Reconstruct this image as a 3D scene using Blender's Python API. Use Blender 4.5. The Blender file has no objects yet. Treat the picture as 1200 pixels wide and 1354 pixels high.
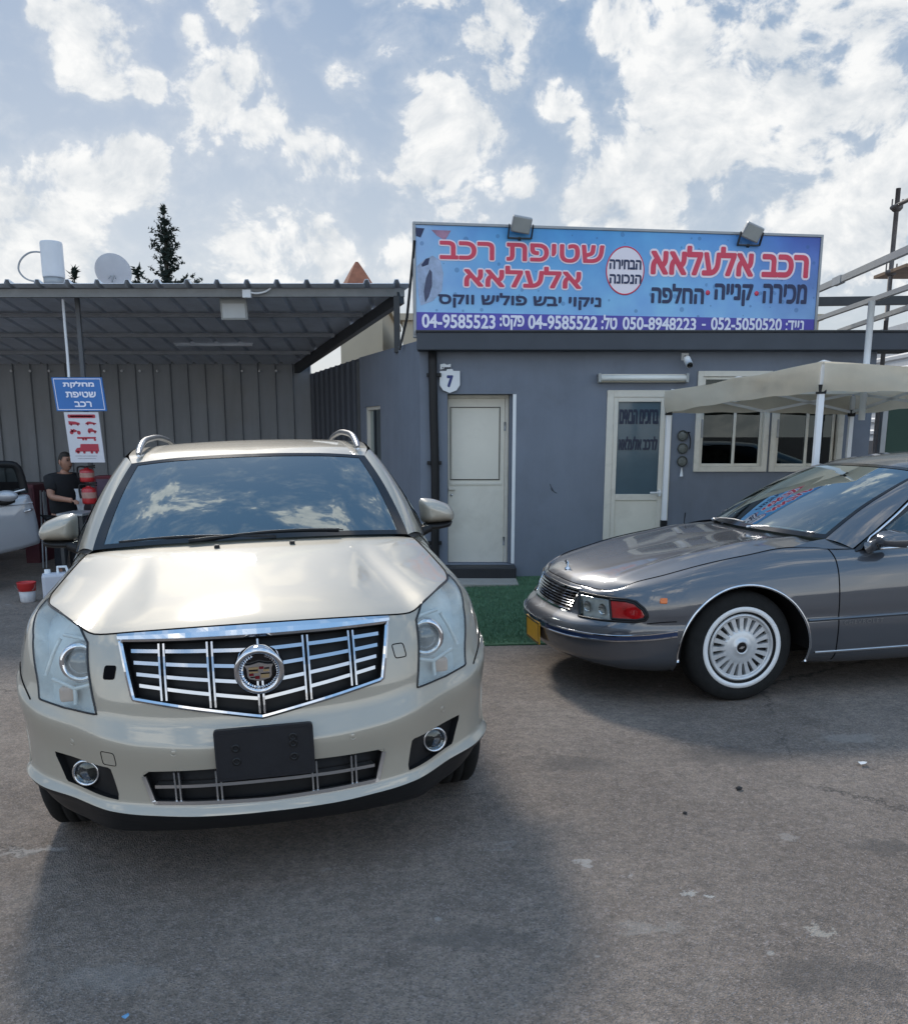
import bpy, bmesh, math, random
import numpy as np
from mathutils import Vector, Matrix, Euler

S = bpy.context.scene
COL = S.collection
R = math.radians
random.seed(7)

# ---------------------------------------------------------------- camera
CAM_H, PITCH = 1.652, 11.75
F_PX, PPY = 1204.0, 826.0           # focal length and principal row of the 1200x1354 photo
cam = bpy.data.cameras.new('camera')
cam.sensor_fit = 'VERTICAL'
cam.sensor_height = 36.0
cam.lens = F_PX / 1354.0 * 36.0
cam.shift_y = -(677.0 - PPY) / 1354.0
cam.clip_start = 0.05
cam.clip_end = 2000
cam_ob = bpy.data.objects.new('camera', cam)
COL.objects.link(cam_ob)
cam_ob.location = (0, 0, CAM_H)
cam_ob.rotation_euler = (R(90 - PITCH), 0, 0)
S.camera = cam_ob

# ---------------------------------------------------------------- light and exposure
SUN_EL, SUN_AZ = 37.0, -19.0         # sun in front of the camera, a little left (azimuth from +Y towards +X)
S.view_settings.view_transform = 'Standard'
S.view_settings.look = 'None'
S.view_settings.gamma = 1
S.view_settings.exposure = 0.5
SUN_DIR = Vector((math.sin(R(SUN_AZ)) * math.cos(R(SUN_EL)), math.cos(R(SUN_AZ)) * math.cos(R(SUN_EL)), math.sin(R(SUN_EL))))
sun = bpy.data.lights.new('sun', 'SUN')
sun.energy = 1.8
sun.angle = R(8.0)                  # veiled by thin cloud: soft shadow edges
sun.color = (1.0, 0.93, 0.83)
sun_ob = bpy.data.objects.new('sun', sun)
COL.objects.link(sun_ob)
sun_ob.rotation_euler = SUN_DIR.to_track_quat('Z', 'Y').to_euler()

world = bpy.data.worlds.new('World')
S.world = world
world.use_nodes = True

def build_world():
    nt = world.node_tree
    nt.nodes.clear()
    N, L = nt.nodes.new, nt.links.new
    out = N('ShaderNodeOutputWorld'); bg = N('ShaderNodeBackground')
    L(bg.outputs[0], out.inputs[0])
    sky = N('ShaderNodeTexSky'); sky.sky_type = 'NISHITA'; sky.sun_disc = False
    sky.sun_elevation = R(SUN_EL); sky.sun_rotation = R(SUN_AZ)
    sky.air_density = 1.1; sky.dust_density = 1.6; sky.ozone_density = 1.4
    geo = N('ShaderNodeTexCoord')
    def math_(op, a, b=None, c=None, clamp=False):
        n = N('ShaderNodeMath'); n.operation = op; n.use_clamp = clamp
        for i, v in enumerate((a, b, c)):
            if v is None: continue
            if isinstance(v, (int, float)): n.inputs[i].default_value = v
            else: L(v, n.inputs[i])
        return n.outputs[0]
    def vmath(op, a, b=None):
        n = N('ShaderNodeVectorMath'); n.operation = op
        for i, v in enumerate((a, b)):
            if v is None: continue
            if isinstance(v, (tuple, list)): n.inputs[i].default_value = v
            else: L(v, n.inputs[i])
        return n
    d = geo.outputs['Generated']
    # clouds live on the direction vector, slightly stretched upright so that puffs stay round
    p = vmath('MULTIPLY', d, (1.0, 1.0, 1.25)).outputs[0]
    def noise(vec, scale, detail, rough, lac=2.0, dist=0.0):
        n = N('ShaderNodeTexNoise'); n.noise_dimensions = '3D'
        L(vec, n.inputs['Vector']); n.inputs['Scale'].default_value = scale
        n.inputs['Detail'].default_value = detail; n.inputs['Roughness'].default_value = rough
        n.inputs['Lacunarity'].default_value = lac; n.inputs['Distortion'].default_value = dist
        return n.outputs[0]
    off = vmath('ADD', p, CLOUD_SEED).outputs[0]
    warp = N('ShaderNodeTexNoise'); L(off, warp.inputs['Vector']); warp.inputs['Scale'].default_value = 5; warp.inputs['Detail'].default_value = 3
    wv = vmath('SUBTRACT', warp.outputs['Color'], (.5, .5, .5)).outputs[0]
    wn = N('ShaderNodeVectorMath'); wn.operation = 'SCALE'; L(wv, wn.inputs[0]); wn.inputs['Scale'].default_value = .10
    q = vmath('ADD', off, wn.outputs[0]).outputs[0]
    def density(vec):
        base = noise(vec, 12.5, 9, 0.57)
        fine = noise(vec, 44.0, 6, 0.62)
        return math_('ADD', math_('MULTIPLY', base, .86), math_('MULTIPLY', fine, .25))
    big = noise(vmath('ADD', p, (8.3, 2.2, 5.1)).outputs[0], 2.6, 2, 0.5)
    sep = N('ShaderNodeSeparateXYZ'); L(d, sep.inputs[0])
    # a broad bank on the right, looser puffs elsewhere, haze towards the horizon
    low = math_('MULTIPLY', math_('SUBTRACT', 0.24, sep.outputs[2], clamp=True), 0.55)
    def heap(dirs, w):
        """clouds gather round these directions (azimuth, elevation, radius in degrees)"""
        tot = None
        for az, el, rad in dirs:
            v = (math.sin(R(az))*math.cos(R(el)), math.cos(R(az))*math.cos(R(el)), math.sin(R(el)))
            dp = vmath('DOT_PRODUCT', d, v).outputs['Value']
            n = N('ShaderNodeMapRange'); n.interpolation_type = 'SMOOTHSTEP'; L(dp, n.inputs[0]); n.inputs[1].default_value = math.cos(R(rad*1.15)); n.inputs[2].default_value = math.cos(R(rad*.15))
            tot = n.outputs[0] if tot is None else math_('MAXIMUM', tot, n.outputs[0])
        return math_('MULTIPLY', tot, w)
    puffs = heap(PUFFS, .17); bank = heap(BANK, .24)
    bias = math_('ADD', math_('MULTIPLY', math_('SUBTRACT', big, 0.5), 0.18), math_('ADD', math_('MAXIMUM', bank, puffs), math_('SUBTRACT', low, .088)))
    d0 = density(q)
    dens = math_('ADD', d0, bias)
    ramp = N('ShaderNodeMapRange'); ramp.interpolation_type = 'SMOOTHSTEP'
    L(dens, ramp.inputs[0]); ramp.inputs[1].default_value = 0.562; ramp.inputs[2].default_value = 0.675
    thin = N('ShaderNodeMapRange'); thin.interpolation_type = 'SMOOTHSTEP'
    L(dens, thin.inputs[0]); thin.inputs[1].default_value = 0.44; thin.inputs[2].default_value = 0.64
    cover = math_('MAXIMUM', math_('MULTIPLY', ramp.outputs[0], .95), math_('MULTIPLY', thin.outputs[0], .24))
    # shading inside the clouds: density towards the sun against density here
    d1 = density(vmath('ADD', q, tuple(SUN_DIR * 0.018)).outputs[0])
    lit = math_('ADD', math_('MULTIPLY', math_('SUBTRACT', d0, d1), 3.8), 0.55, clamp=True)
    ccol = N('ShaderNodeMix'); ccol.data_type = 'RGBA'
    L(lit, ccol.inputs[0]); ccol.inputs[6].default_value = (0.53, 0.57, 0.61, 1); ccol.inputs[7].default_value = (0.82, 0.82, 0.81, 1)
    skyc = N('ShaderNodeMix'); skyc.data_type = 'RGBA'; skyc.blend_type = 'MULTIPLY'; skyc.inputs[0].default_value = 1.0
    L(sky.outputs[0], skyc.inputs[6]); skyc.inputs[7].default_value = (SKY_K, SKY_K, SKY_K, 1)
    # the thin high veil that whitens the blue and levels out the glow round the sun
    veil = N('ShaderNodeMix'); veil.data_type = 'RGBA'; veil.inputs[0].default_value = 0.78
    vc = N('ShaderNodeMix'); vc.data_type = 'RGBA'; mr = N('ShaderNodeMapRange'); L(sep.outputs[2], mr.inputs[0]); mr.inputs[1].default_value = 0.0; mr.inputs[2].default_value = .42; L(mr.outputs[0], vc.inputs[0])
    vc.inputs[6].default_value = (0.66, 0.695, 0.72, 1); vc.inputs[7].default_value = (0.13, 0.255, 0.44, 1)
    L(skyc.outputs[2], veil.inputs[6]); L(vc.outputs[2], veil.inputs[7])
    mix = N('ShaderNodeMix'); mix.data_type = 'RGBA'
    L(cover, mix.inputs[0]); L(veil.outputs[2], mix.inputs[6]); L(ccol.outputs[2], mix.inputs[7])
    # added gain: unseen sky behind the camera is boosted to brighten facade and ground
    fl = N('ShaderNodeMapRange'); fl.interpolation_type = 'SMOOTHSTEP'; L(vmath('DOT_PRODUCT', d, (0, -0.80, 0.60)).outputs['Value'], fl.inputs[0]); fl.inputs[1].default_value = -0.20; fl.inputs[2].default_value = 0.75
    gain = N('ShaderNodeMix'); gain.data_type = 'RGBA'; L(fl.outputs[0], gain.inputs[0]); gain.inputs[6].default_value = (.86, .86, .86, 1); gain.inputs[7].default_value = REAR_SKY_BOOST
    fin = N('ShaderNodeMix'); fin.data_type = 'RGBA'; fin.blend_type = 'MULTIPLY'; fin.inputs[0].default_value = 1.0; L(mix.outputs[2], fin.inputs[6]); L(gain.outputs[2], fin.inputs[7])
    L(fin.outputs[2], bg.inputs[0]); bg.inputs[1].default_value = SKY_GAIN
REAR_SKY_BOOST = (2.02, 1.96, 1.88, 1)
CLOUD_SEED = (1.1, 5.3, 2.2)
PUFFS = [(-21.5,23.5,2.6),(-16.5,22.8,1.3),(-12,22.3,1.8),(-19.5,19.5,2.9),(-27,20,2),(-12.5,17.4,3.6),(-8,14.5,3.2),(-18,13.8,2.4),(-2,21.8,3.6),(2,21.8,2.8),(0,16.8,3.6),(-1.5,13.6,3.0),(0,25,2.6),(-10,24.6,2),(7,24,1.8),(5.8,18.2,1.7),(9.5,21.2,2.2),(-24,15.7,1.2),(-17,18.2,1.2),(-14.5,20.6,1.1),(-6,18.8,1.5),(-4.5,23.2,1.4),(3.2,19.2,1.5),(-1.2,19.4,1.3),(4.2,14.6,1.5),(7.4,16.2,1.3),(-9,22.2,1.2),(-22,20.6,1.0),(12,23,1.6),
         (-24,11,5.5),(-10,11,4.5),(-2,11.3,3),(-35,24,4),(-28,32,5),(-8,36,4),(12,38,5),(-45,20,6),(30,52,7),(-40,58,8),(10,70,7),(120,50,10),(180,40,12),(-120,40,12),(160,65,9),(-150,62,8),(-80,30,9),(200,25,9),(90,25,10)]
BANK = [(14,17.5,5.5),(19,21,6.5),(23,14,7),(10.5,13.5,4),(25,23,6),(33,18,9),(38,28,10),(27,31,6),(50,25,12)]
SKY_K, SKY_GAIN = 0.055, 1.0
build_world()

# ---------------------------------------------------------------- pixel helpers (photo pixel -> point on a real plane)
_p = R(PITCH)
_fw = Vector((0, math.cos(_p), -math.sin(_p))); _up = Vector((0, math.sin(_p), math.cos(_p))); _rt = Vector((1, 0, 0))
_C = Vector((0, 0, CAM_H))
def ray(x, y): return _fw + _rt * ((x - 600) / F_PX) - _up * ((y - PPY) / F_PX)
def on_plane(x, y, P, n):
    d = ray(x, y); n = Vector(n)
    return _C + d * ((Vector(P) - _C).dot(n) / d.dot(n))
def at(x, y, Y): return on_plane(x, y, (0, Y, 0), (0, 1, 0))
def atz(x, y, z): return on_plane(x, y, (0, 0, z), (0, 0, 1))
def gz(x, y=0): return 0.03 * 12 * math.tanh((x + .85) / 12)      # the yard falls gently to the left

# ---------------------------------------------------------------- object helpers
def tag(o, label=None, cat=None, group=None, kind=None):
    if label: o['label'] = label
    if cat: o['category'] = cat
    if group: o['group'] = group
    if kind: o['kind'] = kind
    return o
def empty(name, loc=(0, 0, 0), rz=0, label=None, cat=None, group=None, mat=None):
    o = bpy.data.objects.new(name, None); COL.objects.link(o)
    if mat is not None: o.matrix_world = mat
    else: o.location = loc; o.rotation_euler = (0, 0, rz)
    o.empty_display_size = 0.1
    return tag(o, label, cat, group)
def obj(name, verts, faces, mat=None, parent=None, smooth=False, uv=None):
    me = bpy.data.meshes.new(name)
    me.from_pydata([tuple(v) for v in verts], [], [tuple(f) for f in faces])
    if smooth: me.polygons.foreach_set('use_smooth', [True] * len(me.polygons))
    me.update()
    o = bpy.data.objects.new(name, me); COL.objects.link(o)
    if mat is not None: me.materials.append(mat)
    if parent is not None: o.parent = parent
    return o
def dup(o, parent=None):
    c = o.copy(); COL.objects.link(c); c.parent = parent
    for ch in list(o.children): dup(ch, c)
    return c

class MB:
    """collects shapes, then links them as one mesh"""
    def __init__(s): s.v = []; s.f = []; s.sm = []
    def add(s, v, f, smooth=False, M=None):
        b = len(s.v)
        s.v += [tuple(M @ Vector(p)) if M is not None else tuple(p) for p in v]
        s.f += [tuple(i + b for i in q) for q in f]; s.sm += [smooth] * len(f)
        return s
    def box(s, a, b, bev=0.0, M=None):
        (x0, y0, z0), (x1, y1, z1) = [tuple(map(min, zip(a, b))), tuple(map(max, zip(a, b)))]
        if bev <= 0:
            v = [(x0,y0,z0),(x1,y0,z0),(x1,y1,z0),(x0,y1,z0),(x0,y0,z1),(x1,y0,z1),(x1,y1,z1),(x0,y1,z1)]
            f = [(0,3,2,1),(4,5,6,7),(0,1,5,4),(1,2,6,5),(2,3,7,6),(3,0,4,7)]
            return s.add(v, f, False, M)
        bm = bmesh.new(); bmesh.ops.create_cube(bm, size=1)
        for w in bm.verts: w.co = Vector(((x0+x1)/2 + w.co.x*(x1-x0), (y0+y1)/2 + w.co.y*(y1-y0), (z0+z1)/2 + w.co.z*(z1-z0)))
        bmesh.ops.bevel(bm, geom=bm.edges[:] + bm.verts[:], offset=bev, segments=2, affect='EDGES', profile=0.5)
        bm.verts.index_update()
        v = [w.co.copy() for w in bm.verts]; f = [[w.index for w in q.verts] for q in bm.faces]; bm.free()
        return s.add(v, f, False, M)
    def tube(s, pts, r, n=8, cap=True, M=None, closed=False, smooth=True):
        pts = [Vector(p) for p in pts]; m = len(pts)
        rr = r if isinstance(r, (list, tuple)) else [r] * m
        v = []; f = []; prev = None
        for i, p in enumerate(pts):
            if closed: t = pts[(i+1) % m] - pts[i-1]
            else: t = pts[min(i+1, m-1)] - pts[max(i-1, 0)]
            t = t.normalized()
            if prev is None:
                a = t.orthogonal().normalized()
                if abs(t.z) < .9: a = (Vector((0,0,1)) - t * t.z).normalized()
            else: a = (prev - t * prev.dot(t)).normalized()
            prev = a; b = t.cross(a)
            for k in range(n):
                an = 2*math.pi*k/n + math.pi/n
                v.append(p + (a*math.cos(an) + b*math.sin(an)) * rr[i])
        for i in range(m if closed else m-1):
            j = (i+1) % m
            for k in range(n):
                k2 = (k+1) % n
                f.append((i*n+k, j*n+k, j*n+k2, i*n+k2))
        if cap and not closed:
            f.append(tuple(range(n-1, -1, -1))); f.append(tuple((m-1)*n+k for k in range(n)))
        return s.add(v, f, smooth and n > 4, M)
    def bar(s, p, q, w, h, up=(0,0,1), M=None):
        p, q = Vector(p), Vector(q); t = (q-p).normalized(); up = Vector(up)
        a = t.cross(up)
        if a.length < 1e-4: a = t.orthogonal()
        a.normalize(); b = a.cross(t).normalized()
        v = [e + a*sx*w/2 + b*sy*h/2 for e in (p, q) for sx, sy in ((-1,-1),(1,-1),(1,1),(-1,1))]
        return s.add(v, [(0,1,2,3),(7,6,5,4),(0,4,5,1),(1,5,6,2),(2,6,7,3),(3,7,4,0)], False, M)
    def lathe(s, prof, n=32, M=None, closed=False, smooth=True):
        """profile of (r, z) about the z axis"""
        v = []; f = []; m = len(prof)
        for r_, z_ in prof:
            for k in range(n): v.append((r_*math.cos(2*math.pi*k/n), r_*math.sin(2*math.pi*k/n), z_))
        for i in range(m-1 + (1 if closed else 0)):
            j = (i+1) % m
            for k in range(n):
                k2 = (k+1) % n; f.append((i*n+k, i*n+k2, j*n+k2, j*n+k))
        return s.add(v, f, smooth, M)
    def prism(s, poly, depth, M=None, z0=0.0):
        """polygon of (x, y) pushed from z0 to z0+depth along z"""
        n = len(poly)
        v = [(x, y, z0) for x, y in poly] + [(x, y, z0 + depth) for x, y in poly]
        f = [tuple(range(n-1, -1, -1)), tuple(range(n, 2*n))] + [(i, (i+1) % n, n + (i+1) % n, n + i) for i in range(n)]
        return s.add(v, f, False, M)
    def quad(s, a, b, c, d): return s.add([a, b, c, d], [(0, 1, 2, 3)])
    def build(s, name, mat, parent=None, smooth=None):
        o = obj(name, s.v, s.f, mat, parent)
        fl = s.sm if smooth is None else [smooth] * len(s.f)
        o.data.polygons.foreach_set('use_smooth', fl)
        return o

# ---------------------------------------------------------------- materials
MATS = {}
def pbr(name, col, rough=0.5, metal=0.0, coat=0.0, coat_r=0.03, var=0.06, vscale=6.0, bump=0.0, bscale=60.0, rvar=0.0, ior=1.5, emit=None, trans=0.0, spec=0.5, dirt=None, dirt_amt=0.0, dirt_scale=2.0):
    if name in MATS: return MATS[name]
    m = bpy.data.materials.new(name); m.use_nodes = True; MATS[name] = m
    nt = m.node_tree; N, L = nt.nodes.new, nt.links.new
    b = nt.nodes['Principled BSDF']
    b.inputs['Base Color'].default_value = (*col, 1); b.inputs['Roughness'].default_value = rough
    b.inputs['Metallic'].default_value = metal; b.inputs['Coat Weight'].default_value = coat
    b.inputs['Coat Roughness'].default_value = coat_r; b.inputs['IOR'].default_value = ior
    b.inputs['Transmission Weight'].default_value = trans; b.inputs['Specular IOR Level'].default_value = spec
    if emit: b.inputs['Emission Color'].default_value = (*emit[:3], 1); b.inputs['Emission Strength'].default_value = emit[3]
    tc = N('ShaderNodeTexCoord')
    src = None
    if var > 0:
        n = N('ShaderNodeTexNoise'); n.inputs['Scale'].default_value = vscale; n.inputs['Detail'].default_value = 6; n.inputs['Roughness'].default_value = 0.6
        L(tc.outputs['Object'], n.inputs['Vector'])
        mr = N('ShaderNodeMapRange'); L(n.outputs[0], mr.inputs[0]); mr.inputs[1].default_value = .25; mr.inputs[2].default_value = .75
        mr.inputs[3].default_value = 1 - var; mr.inputs[4].default_value = 1 + var
        mx = N('ShaderNodeMix'); mx.data_type = 'RGBA'; mx.blend_type = 'MULTIPLY'; mx.inputs[0].default_value = 1
        mx.inputs[6].default_value = (*col, 1); L(mr.outputs[0], mx.inputs[7]); src = mx.outputs[2]
    if dirt:
        n = N('ShaderNodeTexNoise'); n.inputs['Scale'].default_value = dirt_scale; n.inputs['Detail'].default_value = 8; n.inputs['Roughness'].default_value = .65; n.inputs['Distortion'].default_value = .4
        L(tc.outputs['Object'], n.inputs['Vector'])
        mr = N('ShaderNodeMapRange'); mr.interpolation_type = 'SMOOTHSTEP'; L(n.outputs[0], mr.inputs[0]); mr.inputs[1].default_value = .48; mr.inputs[2].default_value = .72; mr.inputs[4].default_value = dirt_amt
        mx = N('ShaderNodeMix'); mx.data_type = 'RGBA'; L(mr.outputs[0], mx.inputs[0])
        if src is not None: L(src, mx.inputs[6])
        else: mx.inputs[6].default_value = (*col, 1)
        mx.inputs[7].default_value = (*dirt, 1); src = mx.outputs[2]
    if src is not None: L(src, b.inputs['Base Color'])
    if rvar > 0:
        n = N('ShaderNodeTexNoise'); n.inputs['Scale'].default_value = vscale * 2.3; n.inputs['Detail'].default_value = 5
        L(tc.outputs['Object'], n.inputs['Vector'])
        mr = N('ShaderNodeMapRange'); L(n.outputs[0], mr.inputs[0]); mr.inputs[3].default_value = max(0, rough - rvar); mr.inputs[4].default_value = rough + rvar
        L(mr.outputs[0], b.inputs['Roughness'])
    if bump > 0:
        n = N('ShaderNodeTexNoise'); n.inputs['Scale'].default_value = bscale; n.inputs['Detail'].default_value = 5
        L(tc.outputs['Object'], n.inputs['Vector'])
        bp = N('ShaderNodeBump'); bp.inputs['Strength'].default_value = bump; bp.inputs['Distance'].default_value = .01
        L(n.outputs[0], bp.inputs['Height']); L(bp.outputs[0], b.inputs['Normal'])
    return m
def glass(name, tint, ior=1.6, clear=0.5, rough=0.0):
    """a thin pane: tinted see-through plus a mirror layer that grows at grazing angles"""
    if name in MATS: return MATS[name]
    m = bpy.data.materials.new(name); m.use_nodes = True; MATS[name] = m
    nt = m.node_tree; N, L = nt.nodes.new, nt.links.new
    nt.nodes.remove(nt.nodes['Principled BSDF'])
    out = nt.nodes['Material Output']
    tr = N('ShaderNodeBsdfTransparent'); tr.inputs[0].default_value = (*[c * clear for c in tint], 1)
    gl = N('ShaderNodeBsdfGlossy'); gl.inputs['Roughness'].default_value = rough; gl.inputs[0].default_value = (.86, .97, 1, 1)
    lw = N('ShaderNodeLayerWeight'); lw.inputs[0].default_value = .5            # Schlick's curve, the same from either side
    pw = N('ShaderNodeMath'); pw.operation = 'POWER'; L(lw.outputs['Facing'], pw.inputs[0]); pw.inputs[1].default_value = 1.85
    f0 = 1.5*((ior-1)/(ior+1))**2
    ma = N('ShaderNodeMath'); ma.operation = 'MULTIPLY_ADD'; L(pw.outputs[0], ma.inputs[0]); ma.inputs[1].default_value = 1-f0; ma.inputs[2].default_value = f0
    mx = N('ShaderNodeMixShader'); L(ma.outputs[0], mx.inputs[0]); L(tr.outputs[0], mx.inputs[1]); L(gl.outputs[0], mx.inputs[2])
    L(mx.outputs[0], out.inputs[0])
    return m
# ================================================================ the ground
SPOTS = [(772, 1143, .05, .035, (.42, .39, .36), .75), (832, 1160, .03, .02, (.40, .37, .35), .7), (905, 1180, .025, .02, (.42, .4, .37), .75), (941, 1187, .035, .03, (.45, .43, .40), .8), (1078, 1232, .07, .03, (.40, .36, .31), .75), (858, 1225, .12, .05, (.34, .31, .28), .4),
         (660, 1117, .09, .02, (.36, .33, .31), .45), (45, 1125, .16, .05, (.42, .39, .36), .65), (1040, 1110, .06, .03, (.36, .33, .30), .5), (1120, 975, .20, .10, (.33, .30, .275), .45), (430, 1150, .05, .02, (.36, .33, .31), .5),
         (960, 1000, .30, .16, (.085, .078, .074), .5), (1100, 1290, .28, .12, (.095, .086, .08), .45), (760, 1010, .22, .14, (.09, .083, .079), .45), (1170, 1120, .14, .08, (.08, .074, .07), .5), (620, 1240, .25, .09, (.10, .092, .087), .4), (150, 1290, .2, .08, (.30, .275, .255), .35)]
def asphalt():
    m = bpy.data.materials.new('asphalt'); m.use_nodes = True
    nt = m.node_tree; N, L = nt.nodes.new, nt.links.new; b = nt.nodes['Principled BSDF']
    tc = N('ShaderNodeTexCoord'); P = tc.outputs['Object']
    def noise(s, d=6, r=.6, dist=0, vec=None):
        n = N('ShaderNodeTexNoise'); n.inputs['Scale'].default_value = s; n.inputs['Detail'].default_value = d
        n.inputs['Roughness'].default_value = r; n.inputs['Distortion'].default_value = dist; L(vec or P, n.inputs['Vector']); return n.outputs[0]
    def rng(v, a, b_, c, d, smooth=True):
        n = N('ShaderNodeMapRange'); n.interpolation_type = 'SMOOTHSTEP' if smooth else 'LINEAR'
        L(v, n.inputs[0])
        for i, q in enumerate((a, b_, c, d)): n.inputs[i+1].default_value = q
        return n.outputs[0]
    def mix(f, a, b_, bt='MIX'):
        n = N('ShaderNodeMix'); n.data_type = 'RGBA'; n.blend_type = bt
        if isinstance(f, float): n.inputs[0].default_value = f
        else: L(f, n.inputs[0])
        for i, q in ((6, a), (7, b_)):
            if isinstance(q, tuple): n.inputs[i].default_value = (*q, 1)
            else: L(q, n.inputs[i])
        return n.outputs[2]
    c = mix(rng(noise(.55, 5, .6, .5), .35, .65, 0, 1), (.160, .131, .110), (.232, .193, .163))
    c = mix(rng(noise(2.6, 6, .65, .3), .5, .72, 0, .55), c, (.129, .107, .093))          # old oil and damp patches
    c = mix(rng(noise(1.4, 8, .7, 1.2), .60, .78, 0, .5), c, (.31, .285, .26))           # pale worn film
    c = mix(rng(noise(17, 5, .75), .36, .64, 0, 1), mix(1.0, c, (.84, .84, .84), 'MULTIPLY'), mix(1.0, c, (1.16, 1.15, 1.14), 'MULTIPLY'))
    # aggregate: many small stones
    vo = N('ShaderNodeTexVoronoi'); vo.inputs['Scale'].default_value = 165; L(P, vo.inputs['Vector'])
    sep = N('ShaderNodeSeparateColor'); L(vo.outputs['Color'], sep.inputs[0])
    c = mix(rng(sep.outputs[0], .76, .9, 0, .62), c, (.28, .24, .225))
    c = mix(rng(sep.outputs[1], .66, .86, 0, .45), c, (.07, .064, .06))
    c = mix(rng(noise(42, 4, .7), .35, .65, 0, .8), c, mix(1.0, c, (1.38, 1.36, 1.34), 'MULTIPLY'))
    c = mix(rng(noise(5.5, 3, .5), .735, .75, 0, .5), c, (.42, .40, .37))                # dried splashes
    # pale drips and worn spots where the photograph has them, and a few dark oil marks
    wn = N('ShaderNodeTexNoise'); wn.inputs['Scale'].default_value = 9; wn.inputs['Detail'].default_value = 6; wn.inputs['Roughness'].default_value = .7; L(P, wn.inputs['Vector'])
    wa = N('ShaderNodeVectorMath'); wa.operation = 'MULTIPLY_ADD'; L(wn.outputs['Color'], wa.inputs[0]); wa.inputs[1].default_value = (.30, .30, 0); L(P, wa.inputs[2])
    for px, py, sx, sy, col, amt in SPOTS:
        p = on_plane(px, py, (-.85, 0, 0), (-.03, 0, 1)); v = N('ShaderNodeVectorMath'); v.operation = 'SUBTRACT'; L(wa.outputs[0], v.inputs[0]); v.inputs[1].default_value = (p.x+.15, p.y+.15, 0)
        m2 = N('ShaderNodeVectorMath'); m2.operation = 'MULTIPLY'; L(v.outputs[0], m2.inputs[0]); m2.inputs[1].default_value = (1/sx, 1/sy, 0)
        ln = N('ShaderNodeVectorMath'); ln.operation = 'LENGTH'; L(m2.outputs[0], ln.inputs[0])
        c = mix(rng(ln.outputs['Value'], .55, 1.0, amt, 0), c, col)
    # fine cracks
    vc = N('ShaderNodeTexVoronoi'); vc.feature = 'DISTANCE_TO_EDGE'; vc.inputs['Scale'].default_value = .42; L(wa.outputs[0], vc.inputs['Vector'])
    ck = N('ShaderNodeMath'); ck.operation = 'MULTIPLY'; L(rng(vc.outputs['Distance'], .0, .006, .75, 0), ck.inputs[0]); L(rng(noise(.6, 2), .48, .6, 0, 1), ck.inputs[1])
    c = mix(ck.outputs[0], c, (.04, .037, .036))
    L(c, b.inputs['Base Color'])
    L(rng(noise(3, 4), .3, .7, .72, .93), b.inputs['Roughness']); b.inputs['Specular IOR Level'].default_value = .3
    bp = N('ShaderNodeBump'); bp.inputs['Strength'].default_value = .9; bp.inputs['Distance'].default_value = .006
    h = N('ShaderNodeMath'); h.operation = 'ADD'; L(vo.outputs['Distance'], h.inputs[0]); L(noise(70, 5, .7), h.inputs[1])
    L(h.outputs[0], bp.inputs['Height'])
    bp2 = N('ShaderNodeBump'); bp2.inputs['Strength'].default_value = .5; bp2.inputs['Distance'].default_value = .05
    L(noise(1.1, 3), bp2.inputs['Height']); L(bp.outputs[0], bp2.inputs['Normal'])
    L(bp2.outputs[0], b.inputs['Normal'])
    return m
def ground():
    xs = [-600, -200, -80, -40] + [-24 + i for i in range(49)] + [40, 80, 200, 600]
    ys = [-600, -200, -60, -20, 0, 5, 10, 20, 40, 80, 200, 600]
    v = [(x, y, gz(x)) for y in ys for x in xs]; n = len(xs)
    f = [(j*n+i, j*n+i+1, (j+1)*n+i+1, (j+1)*n+i) for j in range(len(ys)-1) for i in range(n-1)]
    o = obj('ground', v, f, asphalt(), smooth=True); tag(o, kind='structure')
ground()
# ================================================================ car-building tools
def makima(x, y):
    x = np.asarray(x, float); y = np.asarray(y, float)
    d = (y[1:] - y[:-1]) / (x[1:] - x[:-1]).reshape((-1,) + (1,) * (y.ndim - 1))
    d0 = 2*d[0] - d[1] if len(d) > 1 else d[0]; dn = 2*d[-1] - d[-2] if len(d) > 1 else d[-1]
    e = np.concatenate([[2*d0 - d[0]], [d0], d, [dn], [2*dn - d[-1]]])
    w1 = np.abs(e[3:] - e[2:-1]) + np.abs(e[3:] + e[2:-1]) / 2
    w2 = np.abs(e[1:-2] - e[:-3]) + np.abs(e[1:-2] + e[:-3]) / 2
    s = w1 + w2
    return np.where(s < 1e-9, (e[1:-2] + e[2:-1]) / 2, (w1*e[1:-2] + w2*e[2:-1]) / np.maximum(s, 1e-9))
def interp(x, y, q):
    """smooth curve through (x, y) evaluated at q; y may have any trailing shape"""
    x = np.asarray(x, float); y = np.asarray(y, float); q = np.asarray(q, float)
    m = makima(x, y); i = np.clip(np.searchsorted(x, q, side='right') - 1, 0, len(x) - 2)
    sh = (-1,) + (1,) * (y.ndim - 1)
    h = (x[i+1] - x[i]).reshape(sh); t = ((q - x[i])).reshape(sh) / h
    return ((2*t**3 - 3*t**2 + 1)*y[i] + (t**3 - 2*t**2 + t)*h*m[i] + (-2*t**3 + 3*t**2)*y[i+1] + (t**3 - t**2)*h*m[i+1])
def curve(pts, n):
    p = np.asarray(pts, float); k = np.concatenate([[0], np.cumsum(np.linalg.norm(np.diff(p, axis=0), axis=1))])
    return interp(k, p, np.linspace(0, k[-1], n))
def inside(poly, px, py):
    poly = np.asarray(poly, float); c = np.zeros(np.shape(px), bool)
    for (x0, y0), (x1, y1) in zip(poly, np.roll(poly, -1, 0)):
        k = ((y0 > py) != (y1 > py)) & (px < (x1 - x0) * (py - y0) / (y1 - y0 + 1e-12) + x0)
        c ^= k
    return c
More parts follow.
